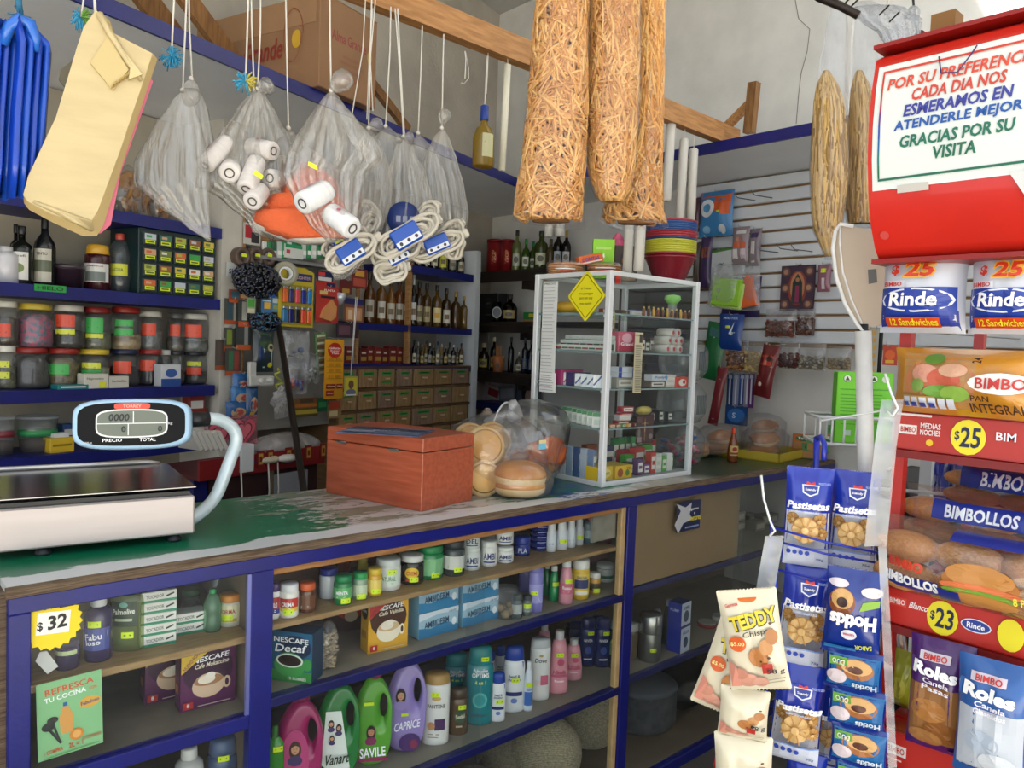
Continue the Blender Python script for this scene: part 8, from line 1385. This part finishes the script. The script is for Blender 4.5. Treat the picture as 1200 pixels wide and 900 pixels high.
q=onX(1109,38,1.5);B(mat('#8a6234',.7)).box(-.02,.02,-.02,.02,-.10,.03,M=Matrix.Translation(q-Vector((RX,YL,0)))).build('wooden_stub',t)
# red bread rack
XR=1.5;t=rack=thing('bread_rack','red metal bread rack with price rails at the right edge','rack',(XR,.58,0));RR=mat('#b3231c',.35,coat=.3)
def rY(y):return y-.58
for y in(.578,-.05):B(RR).box(.0,.02,rY(y)-.01,rY(y)+.01,-.125,2.0).build('post',t);B(RR).box(.40,.42,rY(y)-.01,rY(y)+.01,-.125,2.0).build('post',t)
RZ=(1.405,1.078,.808,.52)
for z_ in RZ:
 b=B(RR);b.box(0,.42,rY(-.05),rY(.585),z_-.012,z_-.006)
 for k in range(7):b.box(.06*k,.06*k+.004,rY(-.05),rY(.585),z_-.006,z_-.002)
 b.build('wire_shelf',t);B(RR).box(-.012,.0,rY(-.08),rY(.578),z_-.072,z_-.002,bev=.002).build('price_rail',t);B(mat('#7c1a16',.4)).box(-.02,0,rY(-.08),rY(.575),z_-.086,z_-.072).build('rail_lip',t)
def rail_items(z_,items,nm='price_strip'):decal(nm,items,lambda u,v,e:(-.0125-e,rY(.578)-u,z_-.072+v),rack,eps=.0004)
def oval(cx,s_,w_=.026):return[('e',cx,.035,w_,.031,'#efe02a'),('t','$',cx-w_*.62,.036,.008,.018,'#20264a'),('t',s_,cx+.004,.035,w_*1.15,.036,'#20264a',0,.05,.02)]
rail_items(RZ[0],[('r',0,.004,.6,.066,'#b8342c'),('r',.004,.03,.035,.047,'#e8e4e0'),('t','BIMBO',.020,.0385,.026,.010,'#c02a22'),('t','MEDIAS',.058,.048,.034,.010,'#f0e8e8'),('t','NOCHES',.058,.036,.034,.010,'#f0e8e8'),('e',.058,.018,.006,.006,'#e8c02a')]+oval(.120,'25',.028)+[('t','BIM',.178,.042,.03,.014,'#e8ecf4'),('l',.0,.066,.06,.066,.004,'#e8e4e0')])
rail_items(RZ[1],[('r',0,.004,.6,.066,'#c22f26'),('r',.004,.036,.036,.052,'#d84a3e'),('t','BIMBO',.020,.044,.027,.010,'#f4e4e0'),('t','Blanco',.058,.044,.032,.012,'#f4ece8',0,.3)]+oval(.098,'23',.026)+[('e',.152,.037,.024,.012,'#e8ecf4'),('e',.152,.037,.022,.010,'#2a3f9a'),('t','Rinde',.152,.037,.028,.010,'#ffffff'),('e',.205,.037,.02,.028,'#efe02a')])
rail_items(RZ[2],[('r',0,.004,.6,.066,'#b52a22'),('r',.016,.026,.052,.046,'#d8d0cc'),('t','BIMBO',.034,.036,.030,.012,'#b8241c'),('l',.016,.018,.045,.018,.003,'#e0b8b0')])
rail_items(RZ[3],[('r',0,.004,.6,.066,'#b52a22')])
def rbag(name,lab,cat,px,X,z,mt,items,T=.03,rot=0,sd=0,ry=0,nv=14,wr=.07,hmul=1):
 p,w_,h=xpos(px,X);h*=hmul
 if z is not None:p.z=z
 t=thing(name,lab,cat,p,RB+ry,rot=(0,0,RB+ry));Mr=Matrix.Rotation(rot,4,'Y');b=B(mt if not isinstance(mt,str)else mat(mt,.28,coat=.4))
 mp=pillow(b,w_,h,T,None,14,nv,.05,Mr,wr,sd);b.build('wrapper',t)
 if items:decal('printed_front',items(w_,h),mp,t,eps=.0007,lift=.0022,nq=(10,8))
 return t,w_,h,Mr
def rinde(px,lab,sd,ryy=0):
 return rbag('bread_loaf',lab,'bread',px,1.475,1.548,'#ccd0dc',lambda w,h:[('r',-w*.46,h*.03,w*.46,h*.24,'#2a3a96'),('r',-w*.46,h*.20,w*.45,h*.50,'#26409e'),('e',-w*.0,h*.36,w*.44,h*.135,'#e6e9f2'),('e',-w*.0,h*.36,w*.41,h*.115,'#26409e'),('t','Rinde',-w*.02,h*.37,w*.58,h*.16,'#ffffff',0,.1,.03),('r',-w*.40,h*.50,-w*.12,h*.58,'#d8dce6'),('t','BIMBO',-w*.27,h*.54,w*.24,h*.05,'#c8302a'),('p',[(-w*.3,h*.86),(w*.2,h*.9),(w*.4,h*.8),(0,h*.84)],'#a8b8dc'),('t','$',-w*.24,h*.69,w*.10,h*.12,'#d0381f',0,0,.04),('t','25',w*.06,h*.70,w*.38,h*.20,'#e8b02a',0,.15,.08),('t','25',w*.06,h*.70,w*.34,h*.17,'#d0381f',0,.15,.03),('r',-w*.36,h*.06,w*.28,h*.17,'#d84a24'),('t','12 Sandwiches',-w*.02,h*.115,w*.56,h*.075,'#f4e03a')],.045,0,sd,ryy,14,.03,1.1)
rinde((1034,1134,299,393),'sliced white bread loaf marked $25, left of the two on the top shelf',1,.04);rinde((1137,1238,297,392),'sliced white bread loaf marked $25, cut by the right edge',2)
t,w_,h,Mr=rbag('bread_loaf','wholegrain bread loaf in amber wrapper with a ham and lettuce picture','bread',(1049,1228,391,470),1.475,RZ[0],'#c98a2a',lambda w,h:[('r',-w*.40,h*.12,w*.12,h*.92,'#b88a54'),('e',-w*.12,h*.5,w*.26,h*.36,'#c87a54'),('e',-w*.22,h*.62,w*.1,h*.14,'#d89a84'),('e',-w*.08,h*.55,w*.12,h*.16,'#c8604a'),('e',-w*.02,h*.68,w*.1,h*.1,'#d8a88a'),('e',-w*.10,h*.36,w*.12,h*.10,'#6a9a3a'),('e',-w*.0,h*.34,w*.1,h*.12,'#8ab04a'),('e',-w*.16,h*.84,w*.07,h*.08,'#5a8a34'),('e',-w*.26,h*.44,w*.05,h*.1,'#7a9a4a'),('r',-w*.38,h*.12,-w*.14,h*.28,'#c8a05a')]+[('r',-w*(.37-.065*k),h*.10,-w*(.32-.065*k),h*.26,'#d8dce8')for k in range(6)]+[('r',-w*(.365-.065*k),h*.11,-w*(.325-.065*k),h*.18,'#3a4a9a')for k in range(4)]+[('e',w*.3,h*.52,w*.2,h*.15,'#f0ece8'),('t','BIMBO',w*.3,h*.52,w*.3,h*.16,'#b82a24'),('t','PAN',w*.18,h*.30,w*.12,h*.08,'#4a2a1a'),('t','INTEGRAL',w*.28,h*.16,w*.34,h*.14,'#4a2a1a'),('t','24',w*.14,h*.84,w*.04,h*.12,'#3a2a24',1.57)],.05,0,3)
BF=film(.04,gloss=.55,wr=16,rough=.12,lo=.58,hi=.85,wrk=.9)
def bunbag(px,X,z,lab,items,sd,rot=0,nb=2,bw=None):
 t,w_,h,Mr=rbag('bun_bag',lab,'buns',px,X,z,BF,items,.06,rot,sd,0,12,.05);rr=random.Random(sd)
 for i in range(nb*2):
  x=w_*(-.34+.68*(i%nb)/(max(1,nb-1)));zz=h*(.22 if i<nb else .60);b=B(mat('#c98d52' if i%2 else '#d39c60',.5,col2='#b87438',scale=9,coat=.3));b.ball((0,0,0),1,None,18,12);o=b.build('bun',t,Mr@Vector((x,.0,zz)));o.scale=(w_*.19,.030,h*.21)
 return t
bunbag((1030,1262,606,700),1.47,RZ[1],'front bag of glazed buns with blue lettering and a burger picture',lambda w,h:[('r',-w*.48,h*.10,-w*.10,h*.30,'#20308c'),('t','BIMBOLLOS',-w*.27,h*.24,w*.34,h*.15,'#ffffff',-.05,0,.05),('t','BIMBO',-w*.29,h*.46,w*.22,h*.13,'#d8442e',-.03,0,.04),('e',w*.12,h*.42,w*.20,h*.17,'#b5743a'),('e',w*.12,h*.50,w*.18,h*.15,'#c88a48'),('e',w*.12,h*.34,w*.21,h*.07,'#e07a4a'),('e',w*.12,h*.28,w*.20,h*.06,'#7aa03a'),('e',w*.12,h*.20,w*.19,h*.09,'#c08442'),('r',-w*.10,h*.06,w*.02,h*.26,'#20308c'),('t','8 PZ',w*.33,h*.3,w*.08,h*.1,'#e8d84a'),('r',-w*.06,h*.86,w*.3,h*.95,'#22389a')],4,0,3)
bunbag((1060,1290,577,650),1.56,RZ[1]+.075,'second bag of buns with blue print, stacked behind the front one',lambda w,h:[('r',-w*.3,h*.55,w*.25,h*.85,'#1f3290'),('t','BIMBOLLOS',-w*.02,h*.7,w*.40,h*.2,'#dfe4f0',0,0,.03)],5,0,3)
bunbag((1110,1320,556,610),1.68,RZ[1]+.14,'topmost bag of buns with blue print, highest in the pile',lambda w,h:[('r',-w*.4,h*.5,w*.3,h*.95,'#1f3290'),('t','BIMBOLLOS',-w*.02,h*.72,w*.46,h*.3,'#dfe4f0',0,0,.03)],6,0,3)
def roles(px,lab,c1_,c2_,s2,s3,sd,X):
 t,w_,h,Mr=rbag('roll_packet',lab,'sweet rolls',px,X,RZ[2],c1_,lambda w,h:[('r',-w*.44,h*.04,w*.44,h*.62,c2_)]+([('e',-w*.1,h*.40,w*.3,h*.1,'#b0763c'),('e',w*.12,h*.22,w*.3,h*.1,'#8f5828'),('e',-w*.15,h*.14,w*.28,h*.08,'#b07a44')]if sd==7 else[('e',-w*.1,h*.35,w*.25,h*.1,'#b8c4d4'),('e',w*.12,h*.2,w*.25,h*.09,'#dde3ea')])+[('r',-w*.30,h*.83,w*.18,h*.90,'#d8d0dc'),('t','BIMBO',-w*.05,h*.865,w*.36,h*.05,'#c8302a'),('p',[(-w*.46,h*.70),(w*.46,h*.66),(w*.44,h*.8),(-w*.44,h*.83)],c1_),('t','Roles',-w*.03,h*.755,w*.70,h*.11,'#ffffff',-.08,0,.05),('t',s2,0,h*.665,w*.42,h*.045,'#f0eaf4',-.08),('t',s3,0,h*.61,w*.44,h*.045,'#f0eaf4',-.08),('r',w*.2,h*.03,w*.44,h*.07,c1_)],.035,0,sd,.1)
 return t
roles((1066,1142,733,866),'purple packet of cinnamon rolls with raisins on the lower rack shelf','#4a1f6a','#9a6a3c','Canela','Pasas',7,1.47);roles((1122,1212,750,893),'blue packet of glazed cinnamon rolls right of the purple one','#2a5fa8','#c3cad4','Canela','Glaseados',8,1.44)
rbag('snack_packet','yellow green packet standing behind the purple packet','packet',(1040,1072,765,832),1.60,RZ[2],'#a8b02a',lambda w,h:[('e',0,h*.4,w*.3,h*.2,'#c8c84a')],.03,.1,9);rbag('snack_packet','brown packet leaning behind the yellow green one','packet',(1042,1066,728,775),1.66,RZ[2]+.08,'#8a5a34',None,.02,-.2,10)
b=None;t=thing('white_wire_grid','white wire fins beside the purple packet on the bread rack','wire grid',onX(1058,780,1.62));[B(mat('#c8ccce',.3)).tube([(0,.03-.012*k,-.06),(0,.05-.012*k,.06)],.0028,6).build('wire',t)for k in range(5)]
for i,(px,X,c_,lb)in enumerate((((1096,1110,532,592),1.95,'#1f2f9a','blue crinkled packet between the shelves of the bread rack'),((1110,1128,532,590),2.0,'#28389c','second blue crinkled packet between the rack shelves'),((1133,1170,528,575),1.95,'#24408a','blue and white tub behind the topmost bun bag'))):xc_=xpos(px,X);t=thing('background_packet',lb,'packet',xc_[0],RB);b=B(mat(c_,.3,coat=.3));mp=pillow(b,xc_[1],xc_[2],.03,None,10,10,.05,None,.3,i);b.build('wrapper',t);decal('print',[('r',-xc_[1]*.3,xc_[2]*.3,xc_[1]*.2,xc_[2]*.6,'#b8c4d8')],mp,t,eps=.001)
t=thing('dark_filler','dark metal shelving in shade behind the racks at the right','shelving',(2.25,.96,0));DK=mat('#17181c',.6)  # made-up shelves, added to keep the gaps between the racks dark
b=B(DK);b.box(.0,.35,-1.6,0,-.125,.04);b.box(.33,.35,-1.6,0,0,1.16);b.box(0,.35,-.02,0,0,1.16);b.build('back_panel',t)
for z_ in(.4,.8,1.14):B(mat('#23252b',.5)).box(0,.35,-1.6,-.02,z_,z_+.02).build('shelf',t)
for x,w2,lb in((1086,12,'right'),):p=onX(x,560,2.1);t=thing('white_post','white metal post seen between the upper rack shelves','post',(2.1,p.y,0));B(mat('#b8bcbe',.4)).box(-.012,.012,-.014,.014,-.125,1.28).build('post_body',t)
t=thing('white_wire_shelf','white wire shelf edge running behind the clear strip','shelf',onX(1020,572,1.85));B(mat('#c4c8ca',.3)).tube([(0,0,0),(0,-.12,.01),(0,-.35,.03)],.004,8).build('wire',t);B(mat('#c4c8ca',.3)).tube([(.02,0,-.03),(.02,-.12,-.02),(.02,-.35,.0)],.004,8).build('wire',t)
xcard('pill_card','white card of small pills hanging left of the amber bread','card',(1017,1029,384,440),2.3,'#a8a8a0',lambda w,h:[('r',-w*.3+w*.35*(k%2),h*(.05+.16*(k//2)),-w*.05+w*.35*(k%2),h*(.14+.16*(k//2)),'#c89a3a')for k in range(12)]);xcard('orange_card','small orange and red card beside the amber bread','card',(1035,1052,404,428),2.2,'#b8402a',lambda w,h:[('e',0,h*.5,w*.35,h*.25,'#d8602a'),('r',-w*.3,h*.1,w*.3,h*.25,'#e8b03a')]);xcard('dark_strip','dark curved strip beside the white card of pills','strip',(1026,1034,384,440),2.31,'#1c1c1e',lambda w,h:[])
# beige paddle on white pole, wire basket with green cartons
H=Hang('pole_sign','beige metal paddle sign seen from behind on a white pole','sign',1010,385,1.62);PB=mat('#b9aa96',.45,var=.05,scale=5);PW=mat('#e4e6e4',.4,var=.05,scale=30)
op=[(985,264),(1000,266),(1060,274),(1075,300),(1078,340),(1062,368),(1040,380),(1014,384),(1006,380),(990,356),(980,325),(976,292),(979,272)]
b=B(PB);sheet(b,H,op,0,.008);b.build('paddle',H.t);b=B(PW);b.tube([H.L(x,y,-.006)for x,y in[(1000,266),(985,263),(979,271),(976,292),(980,325),(990,356),(1004,380),(1012,388)]],.0042,8);b.tube([H.L(x,y,-.004)for x,y in[(985,264),(984,285),(988,320),(998,352),(1012,384)]],.002,6);b.build('rim',H.t)
decal('grey_sticker',[('p',[(1017,316),(1027,315),(1028,331),(1018,333)],'#5a5a58')],lambda u,v,e:tuple(H.L(u,v,-.001)),H.t);B(mat('#17181a',.5)).tube([H.L(1011.5,380),H.L(1011.5,392)],.010,8).build('black_socket',H.t);B(PW).tube([H.L(1011.5,388),H.L(1015,560),H.L(1018,700),H.L(1022,980)],.0165,14).build('pole',H.t)
t=thing('wire_basket','white wire basket holding green cartons beside the white pole','basket',(0,0,0));BZ=onD(960,520,2.0);t.location=BZ;b_=[]
bx=Vector((.62,-.72,0)).normalized();by=Vector((.72,.62,0)).normalized();WB=mat('#d5d9da',.3)
def bw_(u,v,z):return bx*u+by*v+Vector((0,0,z))
for z_,lb in((0,'lower_frame'),(.068,'upper_frame')):B(WB).tube([bw_(0,0,z_),bw_(.26,0,z_+(.006 if z_ else 0)),bw_(.26,.16,z_),bw_(0,.16,z_)],.0045,8,closed=True).build(lb,t)
for k in range(8):B(WB).tube([bw_(.03*k,0,.068),bw_(.03*k,0,0),bw_(.03*k,.16,0),bw_(.03*k,.16,.068)],.0026,6).build('wire',t)
for i,(u,v,lb,xx)in enumerate(((.085,.02,'bright green drink carton standing in front in the white basket',.0),(.150,.055,'second green drink carton behind the front one in the basket',.0))):
 p=BZ+bw_(u,v,.004);carton('drink_carton',lb,'carton',p,.085 if i==0 else .07,.06,.185,'#6ec82a',[('r',-.040,.0,.040,.185,'#72cf2e'),('e',-.018+.012*i,.168,.010,.010,'#3a8a2a'),('e',-.018+.012*i,.168,.0085,.0085,'#e8f0e0'),('p',[(-.024+.012*i,.163),(-.012+.012*i,.163),(-.018+.012*i,.174)],'#3a5a2a'),('e',.022,.168,.009,.009,'#d8e8d0'),('l',-.035,.14,.03,.14,.0015,'#3a8a1c')]+lines(-.033,.028,.07,.13,7,'#48a01c',.002)+[('r',-.02,.02,-.004,.034,'#b8d8c0'),('l',-.03,.05,.02,.05,.0015,'#48a01c')],rz=-R(55),side=[('r',.004,.0,.056,.18,'#5cb024')])
# blue wire rack with cookie packets
BL=mat('#1c2fb0',.3,coat=.3);H=Hang('blue_wire_rack','bright blue wire rack holding blue and white cookie packets','rack',930,640,1.60)
def wire(pts,r_=2.2,nm='wire'):B(BL).tube([H.L(*p)for p in pts],r_*H.k,8).build(nm,H.t)
wire([(958,515,.05),(957,560,.05),(952,640,.05),(944,760,.05),(934,900,.05),(926,1010,.05)],3.6,'upright');wire([(958,516,.05),(963,513,.02),(966,520,-.01),(965,538,-.02)],3.0,'hook')
for ya,yb_,x0,x1 in((608,634,906,1024),(622,645,906,1022),(655,672,912,1020),(770,790,914,1000),(758,780,912,1000),(846,876,902,1000),(886,914,900,1000)):wire([(x0-.0,ya-2,-.10),((x0+x1)/2,(ya+yb_)/2,-.11),(x1,yb_,-.10)],1.3)
for x0,y0,x1,y1 in((906,600,903,660),(912,655,900,780),(902,762,893,900)):wire([(x0,y0,-.10),(x1,y1,-.10)],1.5)
def facing(px):return YAW+math.atan((600-px)/F)-math.pi/2
def fpack(name,lab,cat,px,D,mt,items,T,tilt=0,sd=0,ryy=0,nv=14,wr=.08,hook_=None):
 """packet standing square to the customer at depth D; px = left, right, top, bottom"""
 xl,xr,yt,yb=px;p=onD((xl+xr)/2,yb,D);w_=(xr-xl)*D/F;h=(yb-yt)*D/F;th=facing((xl+xr)/2)+ryy
 t=thing(name,lab,cat,p,th,rot=(0,0,th));Mr=Matrix.Translation((0,0,h/2))@Matrix.Rotation(tilt,4,'Y')@Matrix.Translation((0,0,-h/2));b=B(mt if not isinstance(mt,str)else mat(mt,.25,coat=.5));mp=pillow(b,w_,h,T,None,14,nv,.06,Mr,wr,sd)
 n=16
 for z0,s_ in((h,1),(0,-1)):b.add([Mr@Vector((-w_/2+w_*i/(2*n),0,z0+(.003*s_ if i%2 else 0)))for i in range(2*n+1)]+[Mr@Vector((0,0,z0-.004*s_))],[(i,i+1,2*n+1)for i in range(2*n)])
 b.build('wrapper',t);decal('printed_front',items(w_,h),mp,t,eps=.0006,lift=.0014,nq=(10,8));return t,w_,h
def cookie(cx,cy,r_,c1_='#d9a860',c2_='#b87c3a'):
 o=[('e',cx,cy,r_*.92,r_*.92,c2_)]
 for k in range(8):a=math.pi*k/4;o.append(('e',cx+r_*.52*math.cos(a),cy+r_*.52*math.sin(a),r_*.36,r_*.36,c1_));
 for k in range(8):a=math.pi*(k+.5)/4;o.append(('l',cx+r_*.2*math.cos(a),cy+r_*.2*math.sin(a),cx+r_*.95*math.cos(a),cy+r_*.95*math.sin(a),r_*.08,c2_))
 return o+[('e',cx,cy,r_*.25,r_*.25,'#e8c080')]
def pasti(px,lab,D,sd,tilt=.02):
 return fpack('cookie_packet',lab,'cookies',px,D,'#1d38b4',lambda w,h:[('r',-w*.47,h*.05,w*.47,h*.57,'#dcdfe6')]+cookie(-w*.32,h*.49,w*.15)+cookie(w*.26,h*.50,w*.17)+cookie(w*.32,h*.38,w*.14)+cookie(-w*.04,h*.42,w*.32,'#e3bc7c','#c8924a')+[('r',-w*.47,h*.05,w*.47,h*.25,'#d3d9e8'),('r',-w*.47,h*.245,w*.47,h*.26,'#8aa4e0')]+[('e',-w*(.36-.13*k),h*.20,w*.05,w*.05,'#3a52b8')for k in range(4)]+[('t','75g',w*.3,h*.14,w*.16,h*.03,'#3a4a8a'),('p',[(-w*.16,h*.88),(w*.2,h*.88),(w*.18,h*.80),(w*.02,h*.765),(-w*.14,h*.80)],'#e8eaf4'),('p',[(-w*.13,h*.87),(w*.17,h*.87),(w*.15,h*.81),(w*.02,h*.78),(-w*.11,h*.81)],'#2a3f9a'),('p',[(-w*.08,h*.88),(-w*.06,h*.91),(w*.02,h*.895),(w*.10,h*.91),(w*.12,h*.88)],'#d8402e'),('t','Suandy',w*.02,h*.835,w*.22,h*.03,'#ffffff'),('t','Pastisetas',0,h*.68,w*.88,h*.075,'#ffffff',.02,.2,.035),('t','ORIGINALES',-w*.02,h*.615,w*.5,h*.022,'#d0d8f4'),('t','PRODUCTO LISTO',w*.3,h*.9,w*.24,h*.02,'#a8b8e8')],.022,tilt,sd)
pasti((917,969,548,662),'blue and white cookie packet, upper left of the blue rack',1.56,1,.01);pasti((971,1023,552,668),'blue and white cookie packet, upper right of the blue rack',1.56,2,.02)
pasti((912,966,658,778),'blue and white cookie packet in the middle row of the blue rack',1.54,3,.06);pasti((904,960,776,884),'blue and white cookie packet, lower left of the blue rack',1.50,4,.06);pasti((952,990,790,893),'blue cookie packet mostly hidden behind the dark blue wafer strip',1.56,5,.05);pasti((918,962,880,960),'blue cookie packet at the bottom edge of the picture',1.48,6,.05)
rbz=fpack('cookie_packet','plain blue end of a packet sticking up behind the middle row','cookies',(935,968,660,700),1.60,'#1a2f9a',lambda w,h:[],.03,.1,7)
def hot(px,lab,D,sd,big):
 return fpack('wafer_packet',lab,'wafers',px,D,'#12308a',(lambda w,h:[('e',-w*.22,h*.62,w*.24,h*.17,'#8a4a26'),('e',-w*.22,h*.66,w*.2,h*.12,'#d8a868'),('e',-w*.22,h*.62,w*.10,h*.06,'#3a1a12'),('e',w*.30,h*.78,w*.20,h*.06,'#e8dcdc'),('e',-w*.3,h*.84,w*.18,h*.05,'#e0d8e0'),('p',[(w*.1,h*.55),(w*.45,h*.62),(w*.45,h*.70),(w*.15,h*.66)],'#8ab83a'),('t','Hotkis',0,h*.42,w*.84,h*.17,'#ffffff',math.pi,0,.05),('e',-w*.05,h*.26,w*.14,h*.06,'#e0e4f0'),('t','Gamesa',-w*.05,h*.26,w*.2,h*.035,'#c8302a',math.pi),('t','SABOR',w*.22,h*.13,w*.3,h*.06,'#d8e03a',math.pi+.1),('r',-w*.46,h*.05,w*.1,h*.1,'#2a7ab8')])if big else(lambda w,h:[('r',-w*.46,h*.1,w*.46,h*.9,'#1f6aa8'),('e',w*.02,h*.60,w*.34,h*.26,'#a8683a'),('e',w*.04,h*.66,w*.28,h*.18,'#d8a868'),('e',w*.02,h*.6,w*.14,h*.09,'#5a2a1a'),('e',-w*.30,h*.36,w*.18,h*.18,'#e4d4d8'),('t','Hotkis',w*.2,h*.2,w*.44,h*.16,'#dfe8f4',math.pi,0,.03),('p',[(-w*.45,h*.62),(-w*.12,h*.68),(-w*.14,h*.86),(-w*.45,h*.84)],'#6aa83a'),('t','DUO',-w*.29,h*.75,w*.22,h*.12,'#e8f0d0',math.pi)]),.018,.03,sd)
hot((966,1028,666,766),'big dark blue wafer packet hung upside down at the top of its strip',1.42,1,True)
for i,(y0,y1,x)in enumerate(((762,808,968),(806,852,972),(850,896,974),(892,940,978))):hot((x,x+62,y0,y1),'dark blue wafer packet on the hanging strip, '+ORD[i]+' below the big upside down one',1.42,2+i,False)
def teddy(px,lab,D,sd,tilt,full=True):
 bis=[('e',.0,.0,.0,.0,'#c98a58')]
 return fpack('biscuit_packet',lab,'biscuits',px,D,'#ded5ba',lambda w,h:([('e',w*.0,h*.93,w*.16,h*.04,'#d8702a'),('t','Gamesa',-w*.28,h*.88,w*.22,h*.035,'#c8302a',.2),('e',-w*.28,h*.88,w*.0,h*.0,'#c8302a'),('t','TEDDY',w*.06,h*.73,w*.84,h*.155,'#2a2a18',.18,0,.09),('t','TEDDY',w*.05,h*.735,w*.82,h*.145,'#e0c82a',.18,0,.04),('t','Chispas',w*.1,h*.60,w*.54,h*.07,'#3a3a34',.14,.1)]if full else[])+[('e',-w*.28,h*.50,w*.15,h*.08,'#d8602a'),('t','$5.00',-w*.28,h*.50,w*.24,h*.045,'#f4ec9a')][0 if full else 9:]+[('e',w*.05,h*.36,w*.17,h*.10,'#b87842'),('e',w*.20,h*.46,w*.12,h*.08,'#c08850'),('e',w*.32,h*.56,w*.11,h*.08,'#b07440'),('e',-w*.18,h*.12,w*.18,h*.08,'#d89a84'),('e',-w*.30,h*.20,w*.12,h*.06,'#c98a74'),('e',w*.02,h*.10,w*.14,h*.06,'#d8a08c'),('r',w*.08,h*.20,w*.26,h*.30,'#b8342c'),('e',w*.22,h*.36,w*.03,h*.014,'#4a2a1a'),('e',w*.08,h*.33,w*.02,h*.01,'#4a2a1a'),('e',w*.33,h*.7,w*.03,h*.014,'#4a2a1a'),('t','58 g',w*.30,h*(.22 if full else .34),w*.30,h*(.06 if full else .12),'#2a2a34',.0),('p',[(-w*.47,h*.06),(-w*.30,h*.06),(-w*.36,h*.3),(-w*.47,h*.34)],'#d8907c'),('e',w*.28,h*.5,w*.0,h*.0,'#ffffff'),('l',w*.16,h*.14,w*.44,h*.15,h*.012,'#9a9484'),('l',w*.16,h*.11,w*.42,h*.12,h*.012,'#9a9484')],.018,tilt,sd)
teddy((824,886,722,836),'cream biscuit packet half hidden behind the front one, hanging lowest left',1.40,1,.28)
teddy((846,914,690,806),'front cream biscuit packet with big yellow lettering, hanging on a clear strip',1.34,2,-.20)
teddy((842,898,806,864),'cream biscuit packet folded short below the front one',1.37,3,.03,False);teddy((836,902,860,940),'cream biscuit packet at the very bottom of the biscuit strip',1.38,4,-.05,False)
fpack('red_packet','red and white packet peeking out at the bottom left of the biscuit strip','packet',(838,856,862,900),1.42,'#b82a2a',lambda w,h:[('r',-w*.4,h*.1,w*.4,h*.4,'#3a5ab8')],.012,.1,5)
CS=film(.34,gloss=.5,wr=8,body='#c9d4e0',rough=.15)
for nm,lb,D,pts,w2 in(('clear_strip','milky clear plastic strip hanging above the biscuit packets',1.37,[(908,628),(904,650),(897,690)],11),('clear_strip','long milky clear plastic strip hanging beside the bread rack',1.30,[(1046,468),(1038,520),(1030,600),(1026,640)],13),('clear_strip','lower narrow run of clear strip edge beside the wafer packets',1.30,[(1034,640),(1040,760),(1046,900)],5)):
 H=Hang(nm,lb,'strip',*pts[0],D);b=B(CS);n=len(pts);b.add([H.L(x+s_*w2,y,.002*s_)for x,y in pts for s_ in(-1,1)],[(2*i,2*i+1,2*i+3,2*i+2)for i in range(n-1)]);b.build('strip',H.t)
for lb,D,pts in(('white cable tie above the biscuit strip',1.36,[(892,557),(895,585),(903,612),(908,622),(902,628)]),('white cable tie at the left end of the top price rail',1.29,[(1037,438),(1044,460),(1052,478),(1046,488),(1040,482)]),):
 H=Hang('cable_tie',lb,'cable tie',*pts[0],D);B(mat('#dcdedc',.4)).tube([H.L(*p)for p in pts],.0022,6).build('tie',H.t)
H=Hang('white_ring','white wire loops running to the left of the top price rail','wire',1000,515,1.5);B(mat('#d0d4d6',.3)).tube([H.L(962,493),H.L(1000,487),H.L(1042,480)],.002,6).build('wire',H.t)
